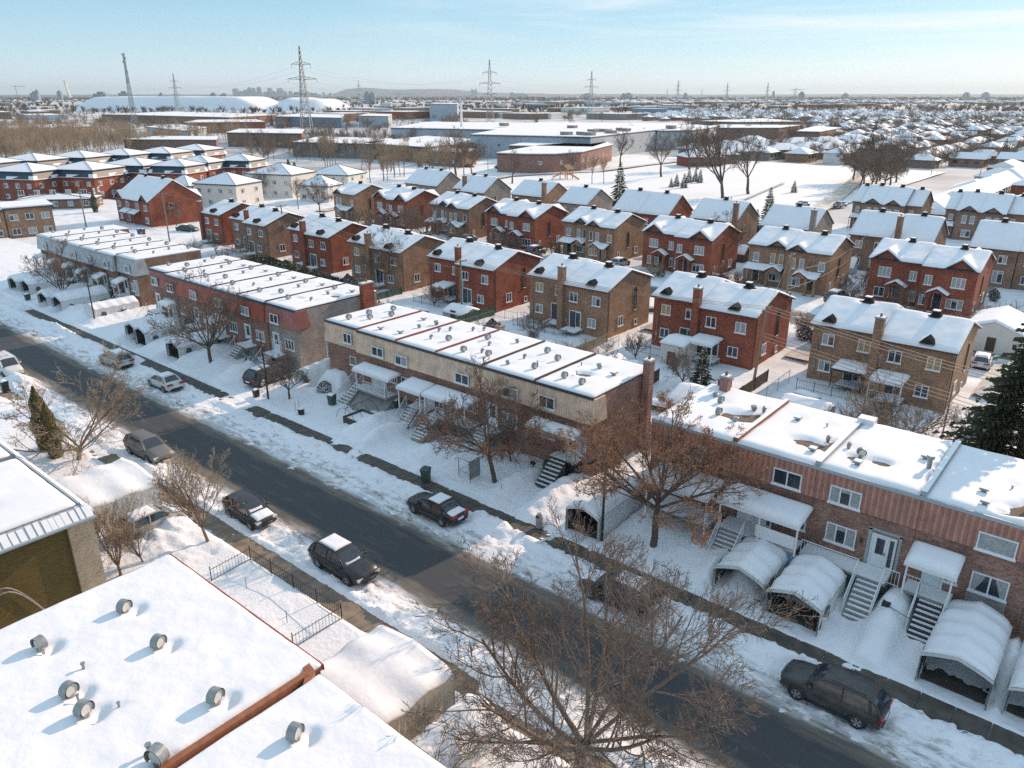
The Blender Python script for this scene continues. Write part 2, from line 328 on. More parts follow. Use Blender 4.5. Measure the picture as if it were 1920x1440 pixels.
def inst(name, me, parent, wpos, rz=0, scale=None):
    """a part that shares a cached mesh, put at a world position"""
    o = bpy.data.objects.new(name, me); sc.collection.objects.link(o)
    if parent is not None: o.parent = parent; o.location = Vector(wpos) - wloc(parent)
    else: o.location = wpos
    o.rotation_euler = (0, 0, rz)
    if scale: o.scale = scale
    return o
def copy_tree(o, parent=None):
    c = o.copy(); sc.collection.objects.link(c)
    if parent is not None: c.parent = parent
    for ch in list(o.children): copy_tree(ch, c)
    return c
def origin_base(o):
    """move the origin of a single-mesh thing to the middle of its base"""
    me = o.data; xs = [v.co.x for v in me.vertices]; ys = [v.co.y for v in me.vertices]; zs = [v.co.z for v in me.vertices]
    c = Vector(((min(xs) + max(xs)) / 2, (min(ys) + max(ys)) / 2, min(zs)))
    me.transform(Matrix.Translation(-c)); o.location = o.location + c; return o

# ================================================================== SETTING: ground, road, pavements
g = MB(); g.poly([(-40000, -40000, -0.15), (40000, -40000, -0.15), (40000, 40000, -0.15), (-40000, 40000, -0.15)])
far_snow = mat('far_ground', (0.80, 0.80, 0.81), 0.9, col2=(0.26, 0.24, 0.23), vscale=0.018)
tag(g.build('ground', far_snow), kind='structure')
g = MB(); g.poly([(-420, 22.2, 0), (60, 22.2, 0), (60, 33.6, 0), (-420, 33.6, 0)])
M['road'] = road_mat('asphalt_street', 27.2, 3.0, (0.050, 0.051, 0.054), 1.0)
tag(g.build('road', M['road']), kind='structure')
def slab_strip(y0, y1, x0, x1):
    g = MB(); x = x0
    while x < x1:
        g.box(x, y0, -0.05, x + 1.46, y1, 0.12); x += 1.5
    return g
tag(slab_strip(20.55, 21.95, -200, 10).build('near_sidewalk', M['slab']), kind='structure')
M['wet_slab'] = mat('wet_slab', (0.055, 0.05, 0.045), 0.7, col2=(0.12, 0.10, 0.08), vscale=1.5)
tag(slab_strip(33.55, 34.95, -200, 10).build('far_sidewalk', M['wet_slab']), kind='structure')

# bare driveways (x0,x1) on the far side, cleared paths, and snow mounds (x, y, sx, sy, h)
DRIVE = [(-25.6, -22.9), (-30.9, -29.4), (-44.5, -41.5), (-66.5, -62.3), (-52.6, -50.4), (-8.6, -7.1), (-5.3, -4.0), (-89.6, -85), (-79.9, -77.2), (-15.1, -12.1), (-11.8, -8.8), (-4.0, -.9), (-.3, 2.7)]
SHEL = [(-15.5, -12.0), (-11.9, -8.4), (-4.4, 3.1), (-90.4, -84.1), (-80.3, -76.9), (-102.3, -98.9), (-113.9, -110.5), (-109.7, -106.2)]
MOUND = [(-47.8, 38.0, 0.9, 2.6, 0.9), (-45.2, 37.4, 0.8, 2.6, 1.0), (-40.6, 37.6, 1.5, 1.6, 0.45), (-28.4, 38.6, 0.8, 2.6, 0.9), (-31.6, 38.0, 0.8, 2.2, 0.7), (-26.3, 38.5, 0.7, 2.6, 0.5),
         (-6.35, 38.2, 0.9, 2.2, .75), (-6.2, 40.4, 0.9, 1.3, .9), (-2.4, 39.8, 1.8, 1.6, 1.3), (-10.0, 39.3, 1.2, 1.0, 0.9), (-13.7, 38.6, 0.9, 1.6, 1.5), (-17.5, 38, 1.5, 2, 0.3), (1.0, 39.5, 2, 1.5, 1.4),
         (-72, 38.3, 1.4, 1.4, 0.7), (-75, 38.6, 1.2, 1.5, 0.8), (-68.5, 38.6, 0.9, 2, 0.9), (-82, 38.5, 1.4, 1.5, 0.7), (-92, 38.2, 1.4, 1.5, 0.8), (-103.5, 38, 2.5, 2.0, 0.8), (-81.8, 34.0, 1.2, 0.5, 0.7),
         (-83.5, 23.2, 2.0, 0.9, 0.9), (-54.5, 21.9, 1.6, 0.8, 0.35), (-45.6, 19.2, 1.8, 1.0, 0.5), (-29.5, 33.2, 1.8, 0.7, 0.5), (-49, 33.2, 2.2, 0.6, 0.3), (-100, 32.9, 3, 0.8, 0.6), (-90, 33, 2.4, 0.7, 0.5),
         (-37.0, 16.0, 0.5, 3.0, -0.15), (-18.0, 21.8, 2, 0.6, 0.35), (-12.0, 33, 3, 0.6, 0.25), (-44, 17.6, 1.6, 1.4, 0.35), (-52, 42.0, 1.2, 1, 0.6)]
def snow_h(x, y):
    n1 = NV(x * 0.35, y * 0.35, 1.3); n2 = NV(x * 1.3, y * 1.6, 7.1); n3 = NV(x * 3.4, y * 3.9, 3.3)
    rag = 0.35 * n1 + 0.3 * n2 + 0.16 * n3
    if y > 34.9 + 0.22 * n2:                          # front yards, far side
        h = 0.42 + 0.10 * n1 + 0.05 * n2 + 0.035 * n3 + 0.25 * smooth(36, 42, y)
        for a, b in SHEL: h += 0.5 * math.exp(-((x - a) / .8) ** 2) * smooth(35.4, 37.2, y) * (1 + .3 * n2) + 0.5 * math.exp(-((x - b) / .8) ** 2) * smooth(35.4, 37.2, y) * (1 + .3 * n2)
        e = smooth(34.9, 35.35, y + 0.2 * n2); h = 0.1 + (h - 0.1) * e
        for a, b in DRIVE:
            if a - 0.4 < x < b + 0.4:
                k = smooth(a - 0.4, a + 0.05, x) * (1 - smooth(b - 0.05, b + 0.4, x))
                h = h * (1 - k) + (0.15 + 0.03 * n3) * k
    elif y > 33.65 + 0.25 * n2:                       # pavement
        h = 0.13 + 0.10 * n1 + 0.06 * n3 - 0.125 - 0.02 * (1 if -64 < x < -20 else 0)
        if -64.5 < x < -60: h += 0.2
        if x < -113: h += 0.3
        for xx in (-57.5, -25.4): h += 0.14 * math.exp(-((x - xx) / 0.9) ** 2)
    elif y > 28.6:                                    # far parking lane
        k = smooth(29.1, 31.4, y + 2.1 * rag)
        h = -0.06 + k * (0.15 + 0.10 * n2 + 0.07 * n3 + 0.05 * NV(x * 7, y * 7, 9))
        if k > .4 and NV(x * .8, y * .5, 33) > .38: h -= 0.16
        h += 0.34 * math.exp(-((y - 33.15) / 0.36) ** 2) * (0.7 + n1 + .6 * n3)
    elif y > 25.6: h = -0.08
    elif y > 21.9 + 0.12 * n2:                        # near parking lane: broken lumps
        k = 1 - smooth(23.0, 25.0, y + 1.5 * rag)
        h = -0.06 + k * (0.24 + 0.20 * n2 + 0.15 * n3 + 0.10 * NV(x * 7, y * 7, 9))
        h -= 0.30 * math.exp(-((x + 39.2) / 1.7) ** 2 - ((y - 22.9) / 0.62) ** 2) * (1 + 0.8 * n3)
        h += 0.10 * math.exp(-((y - 22.15) / 0.2) ** 2)
    elif y > 20.6 + 0.15 * n2:                        # near pavement
        h = 0.12 + 0.09 * n1 + 0.05 * n3 - 0.075
        if x < -60: h += 0.07
    else:
        h = 0.45 + 0.10 * n1 + 0.02 * n2; h = 0.12 + (h - 0.12) * smooth(20.65, 20.2, y) if y > 20.2 else h
        if -47.5 < x < -40 and y > 13: h += 0.10 * n2 + 0.09 * n3
    if 22 < y < 33.6 and h > -.02: h += (0.24 * abs(NV(x * 1.9, y * 2.6, 21)) + .14 * abs(NV(x * 4.5, y * 4.5, 5))) * (1 if y > 31 or y < 24.3 else .3) - .05
    if 34 < y < 44: h += 0.07 * NV(x * 2.1, y * 2.1, 41) + 0.05 * NV(x * 5, y * 5, 12)
    for mx_, my_, sx, sy, hh in MOUND:
        dx = (x - mx_) / sx; dy = (y - my_) / sy; q = dx * dx + dy * dy
        if q < 6: h += hh * math.exp(-q) * (1 + 0.35 * n2)
    return h
def nonuni(a, b, fn):
    r = [a]
    while r[-1] < b: r.append(r[-1] + fn(r[-1]))
    return r
xs = nonuni(-265, 14, lambda x: 0.22 if x > -50 else (0.32 if x > -75 else (0.5 if x > -120 else 1.2)))
ys = nonuni(-6, 16, lambda y: 0.6)[:-1] + nonuni(16, 36.5, lambda y: 0.2)[:-1] + nonuni(36.5, 46, lambda y: 0.33)[:-1] + [46, 48, 52]
g = MB(); g.grid(xs, ys, snow_h)
tag(g.build('snow_cover', M['street_snow'], sm=True), kind='structure')

# back lots, second street and the field of lots beyond
def lots_h(x, y):
    n1 = NV(x * 0.15, y * 0.15, 4.3); n2 = NV(x * 0.6, y * 0.6, 2.1)
    h = 0.30 + 0.12 * n1 + 0.08 * n2 + 0.10 * NV(x * 1.7, y * 1.7, 6.0)
    for yc in (97.0, 156.0):
        if abs(y - yc) < 5: h -= 0.36 * (1 - smooth(2.8, 4.6, abs(y - yc) + 0.8 * n2))
    return h
g = MB(); g.grid(lin(-330, 60, 300), nonuni(52, 178, lambda y: 0.9 if y < 112 else 1.4), lots_h)
tag(g.build('back_lot_snow', M['yard_snow'], sm=True), kind='structure')
for yc in (97.0, 156.0):
    g = MB(); g.poly([(-330, yc - 4.6, 0.02), (60, yc - 4.6, 0.02), (60, yc + 4.6, 0.02), (-330, yc + 4.6, 0.02)])
    tag(g.build('street', road_mat('back_street', yc, 3.8, (0.10, 0.09, 0.085), 0.35)), kind='structure')
# park: smooth field, the sanded street beside it, and its curved drive
park = mat('park_snow', (0.86, 0.85, 0.85), 0.8, col2=(0.78, 0.77, 0.77), vscale=0.05)
g = MB(); g.grid(lin(-235, -64, 60), lin(178, 330, 50), lambda x, y: 0.1 + 0.25 * NV(x * 0.04, y * 0.04))
tag(g.build('park_field', park, sm=True), kind='structure')
sand = mat('sanded_road', (0.46, 0.36, 0.26), 0.9, col2=(0.70, 0.66, 0.62), vscale=0.5)
def ribbon(pts, wd, z, m, name):
    g = MB(); P2 = [Vector((*p, 0)) for p in pts]; Lf = []; Rt = []
    for i, p in enumerate(P2):
        d = (P2[min(i + 1, len(P2) - 1)] - P2[max(i - 1, 0)]).normalized(); nn = Vector((-d.y, d.x, 0)) * wd / 2
        Lf.append(p + nn); Rt.append(p - nn)
    for i in range(len(P2) - 1):
        g.poly([(Rt[i].x, Rt[i].y, z), (Rt[i + 1].x, Rt[i + 1].y, z), (Lf[i + 1].x, Lf[i + 1].y, z), (Lf[i].x, Lf[i].y, z)])
    return tag(g.build(name, m), kind='structure')
ribbon([P(1500, 420).xy, P(1560, 378).xy, P(1600, 345).xy, P(1640, 300).xy], 4.5, 0.5, sand, 'sanded_road')
ribbon([P(600, 400).xy, P(960, 331).xy, P(1130, 322).xy, P(1300, 300).xy, P(1400, 290).xy], 3.0, 0.55, sand, 'park_drive')
ribbon([P(1280, 412).xy, P(1330, 395).xy, P(1400, 375).xy, P(1470, 345).xy], 1.0, 0.5, mat('path_snow', (0.55, 0.53, 0.53), 0.9, 0.2, 1), 'park_path')

# ================================================================== BUILDING PIECES
_cache = {}
def cached(key, fn):
    if key not in _cache: _cache[key] = fn()
    return _cache[key]
MM = lambda *n: [M[k] for k in n]
def win_meshes(wd, h, lites, kind, frame='white', snow=True):
    def mk():
        f = MB(); t = 0.07; hw = wd / 2
        f.box(-hw, -0.07, 0, -hw + t, 0.01, h); f.box(hw - t, -0.07, 0, hw, 0.01, h)
        f.box(-hw + t, -0.07, h - t, hw - t, 0.01, h); f.box(-hw - 0.06, -0.13, -0.08, hw + 0.06, 0.01, 0)
        f.box(-hw + t, -0.07, 0, hw - t, 0.01, t)
        for i in range(1, lites):
            x = -hw + wd * i / lites; f.box(x - 0.04, -0.065, t, x + 0.04, 0.005, h - t)
        if snow: f.box(-hw - 0.04, -0.12, 0.0005, hw + 0.04, -0.071, 0.07, 1)
        p = MB(); lw = (wd - 2 * t) / lites
        for i in range(lites):
            a = -hw + t + lw * i; b = a + lw
            mi = {0: 0, 1: (1 if i == lites - 1 else 0), 2: (1 if i % 2 == 0 else 0), 3: 1, 4: 2, 5: 0}[kind]
            if kind == 5:          # drapes drawn to the sides
                m_ = (a + b) / 2
                p.poly([(a, -0.02, t), (b, -0.02, t), (b, -0.02, h - t), (a, -0.02, h - t)], 0)
                e0, e1 = (a, a + lw * 0.75) if i == 0 else (b, b - lw * 0.75)
                p.poly([(e0, -0.024, t), (e0 + (e1 - e0) * 0.35, -0.024, t), (e1, -0.024, h - t), (e0, -0.024, h - t)], 1)
            else:
                zc = h - t if mi == 0 else h - t
                p.poly([(a, -0.02, t), (b, -0.02, t), (b, -0.02, zc), (a, -0.02, zc)], mi)
                if mi == 0 and kind != 0 and h > 0.7: p.poly([(a, -0.024, h * 0.72), (b, -0.024, h * 0.72), (b, -0.024, h - t), (a, -0.024, h - t)], 1)
        return f.mesh('window', MM(frame, 'roofsnow')), p.mesh('pane', MM('glass', 'curtain', 'warm_curtain'))
    return cached(('win', round(wd, 2), round(h, 2), lites, kind, frame, snow), mk)
_wr = random.Random(5)
def window(root, a, z0, wd, h, plane, face='S', lites=2, kind=None, frame='white', snow=True):
    """a = centre along the wall; plane = wall coordinate; face S looks to -Y, E looks to +X, W to -X"""
    if kind is None: kind = _wr.choice((0, 1, 2, 3, 1, 4, 0))
    fm, pm = win_meshes(wd, h, lites, kind, frame, snow)
    pos = (a, plane, z0) if face == 'S' else (plane, a, z0)
    rz = {'S': 0, 'E': math.pi / 2, 'W': -math.pi / 2}[face]
    f = inst('window', fm, root, pos, rz); p = bpy.data.objects.new('pane', pm); sc.collection.objects.link(p); p.parent = f
    return f
def door_meshes(wd, h, side, col):
    def mk():
        d = MB(); hw = wd / 2
        d.box(-hw - 0.08, -0.10, 0, -hw, 0.01, h + 0.08); d.box(hw, -0.10, 0, hw + 0.08, 0.01, h + 0.08); d.box(-hw, -0.10, h, hw, 0.01, h + 0.08)
        d.box(-hw, -0.05, 0, hw - side, 0.005, h, 1)
        p = MB(); p.poly([(-hw + 0.2, -0.056, h * 0.42), (hw - side - 0.2, -0.056, h * 0.42), (hw - side - 0.2, -0.056, h * 0.92), (-hw + 0.2, -0.056, h * 0.92)])
        if side: p.poly([(hw - side + 0.06, -0.056, 0.2), (hw - 0.04, -0.056, 0.2), (hw - 0.04, -0.056, h * 0.95), (hw - side + 0.06, -0.056, h * 0.95)]); d.box(hw - side, -0.05, 0, hw, 0.005, h)
        k = MB(); k.box(hw - side - 0.16, -0.11, h * 0.44, hw - side - 0.08, -0.05, h * 0.52)
        return d.mesh('door', MM('white', col)), p.mesh('pane', MM('glass')), k.mesh('handle', MM('zinc'))
    return cached(('door', round(wd, 2), round(h, 2), side, col), mk)
def door(root, a, z0, plane, wd=0.95, h=2.05, side=0, col='white', face='S'):
    dm, pm, km = door_meshes(wd, h, side, col)
    pos = (a, plane, z0) if face == 'S' else (plane, a, z0)
    f = inst('door', dm, root, pos, 0 if face == 'S' else math.pi / 2)
    for n, me in (('pane', pm), ('handle', km)):
        p = bpy.data.objects.new(n, me); sc.collection.objects.link(p); p.parent = f
    return f
_sn = random.Random(9)
def snow_slab(root, x0, x1, y0, y1, z, th=0.16, res=0.35, name='roof_snow', base=None, pits=(), bare=(), wave=0.03, edge=0.35, mats=None, loc=True):
    """a blanket of snow following base(x,y) with rounded edges, wind scoops (pits) and blown bare patches"""
    nx = max(4, int((x1 - x0) / res)); ny = max(4, int((y1 - y0) / res)); off = _sn.uniform(0, 50)
    base = base or (lambda x, y: z)
    def fz(x, y):
        d = min(x - x0, x1 - x, y - y0, y1 - y)
        t = th * (0.28 + 0.72 * smooth(0, edge, d)) + wave * NV(x * 0.5 + off, y * 0.4, 2) + wave * 0.6 * NV(x * 1.4, y * 1.1 + off, 5)
        for px, py, r, dp in pits:
            q = ((x - px) ** 2 + (y - py) ** 2) / (r * r)
            if q < 5: t -= dp * math.exp(-q)
        for px, py, rx, ry in bare:
            q = ((x - px) / rx) ** 2 + ((y - py) / ry) ** 2
            if q < 5: t -= (th + 0.12) * math.exp(-q ** 2) * (1 + 0.9 * NV(x * 2.2, y * 2.2, 8))
        return base(x, y) + t
    g = MB(); g.grid(lin(x0, x1, nx), lin(y0, y1, ny), fz, 0, skirt=(lambda x, y: base(x, y) - 0.02))
    return g.build(name, mats or M['roofsnow'], root, sm=True)

def vent_mesh(kind):
    def mk():
        g = MB()
        if kind == 'drum':        # half-drum hood standing on its edge, disc inside
            n = 16
            for k in range(n - 3):
                a0 = math.radians(-40 + 260 * k / (n - 3)); a1 = math.radians(-40 + 260 * (k + 1) / (n - 3)); r = 0.36
                for rr, fl in ((r, 0), (r - 0.03, 1)):
                    q = [(rr * math.cos(a0), -0.2, 0.42 + rr * math.sin(a0)), (rr * math.cos(a1), -0.2, 0.42 + rr * math.sin(a1)),
                         (rr * math.cos(a1), 0.2, 0.42 + rr * math.sin(a1)), (rr * math.cos(a0), 0.2, 0.42 + rr * math.sin(a0))]
                    g.poly(q if fl else q[::-1])
            ring = [(0.33 * math.cos(2 * math.pi * k / 18), 0.02, 0.42 + 0.33 * math.sin(2 * math.pi * k / 18)) for k in range(18)]
            g.prism([(x * .86 + .04, -.12, (z - .42) * .86 + .40) for x, y, z in ring], (0, 0.03, 0), 3); g.prism([(x * .97, .16, z) for x, y, z in ring], (0, 0.02, 0), 2); g.cyl(0, 0, -0.15, 0.2, 0.17, 10)  # the dark back disc paints in the shade inside the hood
        elif kind == 'turbine':   # louvred box with a flat cap
            g.cyl(0, 0, -0.1, 0.2, 0.17, 10); g.cyl(0, 0, 0.2, 0.42, 0.24, 10); g.cyl(0, 0, 0.42, 0.5, 0.31, 10, 0, 0.22)
        elif kind == 'square':
            g.box(-0.17, -0.17, -0.1, 0.17, 0.17, 0.3); g.box(-0.30, -0.30, 0.3, 0.30, 0.30, 0.42); g.box(-0.28, -0.28, 0.42, 0.28, 0.28, 0.48, 1)
        elif kind == 'tall':
            g.cyl(0, 0, -0.1, 0.95, 0.18, 12); g.cyl(0, 0, 0.95, 1.15, 0.29, 12); g.cyl(0, 0, 1.15, 1.2, 0.25, 12, 1)
        elif kind == 'pipe':
            g.cyl(0, 0, -0.1, 0.32, 0.07, 8); g.cyl(0, 0, 0.32, 0.38, 0.11, 8)
        elif kind == 'elbow':
            g.cyl(0, 0, -0.1, 0.2, 0.13, 8); g.path([(0, 0, 0.15), (0, 0, 0.32), (0.1, 0, 0.42), (0.25, 0, 0.42)], [0.15, 0.17, 0.18, 0.18], 10, 0, True)
        elif kind == 'ridge':     # dark ridge ventilator with snow cap
            g.box(-0.45, -0.45, -0.02, 0.45, 0.45, 0.1, 2); g.box(-0.3, -0.3, 0.1, 0.3, 0.3, 0.42, 2); g.box(-0.36, -0.36, 0.42, 0.36, 0.36, 0.5, 2); g.box(-0.3, -0.3, 0.5, 0.3, 0.3, 0.58, 1)
        elif kind == 'gablet':    # tiny dark dormer vent close to the eave
            g.prism([(-0.42, -0.35, 0), (0.42, -0.35, 0), (0, -0.35, 0.42)], (0, 0.8, 0), 2)
        return g.mesh('roof_vent', MM('zinc', 'roofsnow', 'vent_dark', 'bright_zinc'))
    return cached(('vent', kind), mk)
def vent(root, x, y, z, kind='drum', rz=0.0, s=1.0): return inst('roof_vent', vent_mesh(kind), root, (x, y, z), rz, (s, s, s))
def chimney(root, x, y, z0, z1, sx=0.62, sy=0.62, brickm='row_brick', pots=1):
    g = MB(); g.box(x - sx / 2, y - sy / 2, z0, x + sx / 2, y + sy / 2, z1 - 0.12); g.box(x - sx / 2 - 0.06, y - sy / 2 - 0.06, z1 - 0.12, x + sx / 2 + 0.06, y + sy / 2 + 0.06, z1, 1)
    g.box(x - sx / 2 + 0.02, y - sy / 2 + 0.02, z1, x + sx / 2 - 0.02, y + sy / 2 - 0.02, z1 + 0.06, 2)
    for i in range(pots): g.cyl(x, y, z1 + 0.06, z1 + 0.34, 0.12, 8, 3, 0.10)
    return g.build('chimney', MM(brickm, 'concrete', 'roofsnow', 'rust_trim'), root)
def canopy(root, x0, x1, yb, yf, zb, zf, posts=(), pz=1.9, th=0.24, trim='white', name='canopy'):
    g = MB(); g.prism([(x0, yb, zb - 0.08), (x0, yf, zf - 0.08), (x0, yf, zf), (x0, yb, zb)], (x1 - x0, 0, 0))
    g.box(x0, yf - 0.03, zf - 0.2, x1, yf, zf - 0.08)
    c = g.build(name, MM(trim), root)
    sl = (zb - zf) / (yb - yf)
    snow_slab(c, x0 + 0.02, x1 - 0.02, yf + 0.02, yb - 0.02, 0, th, 0.22, 'canopy_snow', lambda x, y: zf + (y - yf) * sl + 0.004, edge=0.3, wave=0.02)
    for px, py in posts:
        q = MB(); q.box(px - 0.045, py - 0.045, pz, px + 0.045, py + 0.045, zf - 0.09); q.build('post', MM(trim), root)
    return c
def railing(root, pts, h=0.95, gap=0.16, m='white'):
    """balusters between a lower and an upper rail along pts (x,y,z of the floor)"""
    g = MB()
    for a, b in zip(pts[:-1], pts[1:]):
        a = Vector(a); b = Vector(b); d = b - a; n = max(1, int(d.length / gap))
        for i in range(n + 1):
            p = a + d * i / n; r = 0.022 if i % max(1, n) == 0 else 0.011
            g.path([p, p + Vector((0, 0, h))], r, 4)
        up = Vector((0, 0, h)); g.path([a + up, b + up], 0.028, 4); up = Vector((0, 0, 0.12)); g.path([a + up, b + up], 0.018, 4)
    return g.build('railing', MM(m), root)
def stairs(root, x0, x1, ytop, ybot, ztop, zbot, n=8, dark=False):
    g = MB(); dy = (ytop - ybot) / n; dz = (ztop - zbot) / n
    for i in range(n):
        y1 = ytop - dy * i; z1 = ztop - dz * (i + 1) + dz * 0.0
        g.box(x0, y1 - dy * 1.0, zbot - 0.3, x1, y1, z1, 0)
        g.box(x0 + 0.05, y1 - dy * 0.88, z1, x1 - 0.05, y1 - dy * 0.18, z1 + 0.03 + 0.012 * (i % 3), 1)
    return g.build('front_steps', MM('dark_trim' if dark else 'concrete', 'snow'), root)
def landing(root, x0, x1, y0, y1, z, m='concrete', snow=True):
    g = MB(); g.box(x0, y0, z - 0.16, x1, y1, z - 0.02, 0)
    g.box(x0 + 0.05, y1 - 0.5, 0.1, x1 - 0.05, y1 - 0.02, z - 0.16, 0)
    if snow: g.box(x0 + 0.04, y0 + 0.04, z - 0.02, x1 - 0.04, y1 - 0.02, z + 0.03, 1)
    return g.build('landing', MM(m, 'snow'), root)

# ================================================================== ROW HOUSES
def row_house(label, x0, x1, yf, yb, zt, zs, wall='row_brick', side='tan_siding', style='mansard', cat='row house', group=None, end_e=False, end_w=False, vents=(), pits=True, bare=(),
              trim='dark_trim', pieces=None, flare=0.32, th=0.17, wave=0.03):
    root = thing('row_house', label, cat, ((x0 + x1) / 2, yf, 0), 0, group)
    g = MB(); g.box(x0 + 0.01, yf + 0.12, -0.1, x1 - 0.01, yb, zt - 0.12); g.build('wall', MM(wall), root)
    # siding band / mansard skirt over the front (and round an exposed end)
    g = MB(); fl = flare if style == 'mansard' else 0.10; f1 = 0.04 if style == 'mansard' else 0.10
    yA = yf + 0.12
    prof = lambda x: [(x, yA, zs), (x, yA - fl - 0.1, zs), (x, yA - f1 - 0.1, zt - 0.1), (x, yA, zt - 0.1)]
    e = 0.28 if (end_e and style == 'mansard') else 0.0; wv_ = 0.28 if (end_w and style == 'mansard') else 0.0
    g.prism(prof(x0 + 0.012 - wv_ * 0), (x1 - x0 - 0.024, 0, 0))
    if end_e:
        L2 = 1.5
        g.prism([(x1 - 0.005, yA - fl - 0.1, zs), (x1 - 0.005, yA - f1 - 0.1, zt - 0.1), (x1 - 0.005, yA + L2 - 0.35, zt - 0.1), (x1 - 0.005, yA + L2, zs)], (0.10 + e * 0.3, 0, 0))
    g.build('mansard' if style == 'mansard' else 'siding', MM(side), root)
    r = MB(); r.box(x0, yf - 0.08, zt - 0.10, x1, yb + 0.1, zt, 0, 1)
    for a, b, c, d in ((x0, yf - 0.11, x1, yf - 0.01),):
        r.box(a, b, zt - 0.16, c, d, zt + 0.05)
    rf = r.build('roof', MM(trim, 'gravel'), root)
    pt = [(v[0], v[1] + 0.28, 0.42, 0.10) for v in vents] if pits else []
    snow_slab(rf, x0 + 0.05, x1 - 0.05, yf, yb + 0.06, zt, th, 0.3, pits=pt, bare=bare, wave=wave)
    for v in vents: vent(rf, v[0], v[1], zt + 0.08, v[2], (v[3] if len(v) > 3 and v[3] else 1.57), 0.74 * (v[4] if len(v) > 4 else 1))
    if pieces: pieces(root)
    return root
def divider(root, x, yf, yb, z, m='rust_trim', wd=0.10, h=0.20, snow=False):
    g = MB(); g.box(x - wd / 2, yf, z, x + wd / 2, yb, z + h, 0, 1 if snow else 0)
    return g.build('party_wall_cap', MM(m, 'roofsnow'), root)

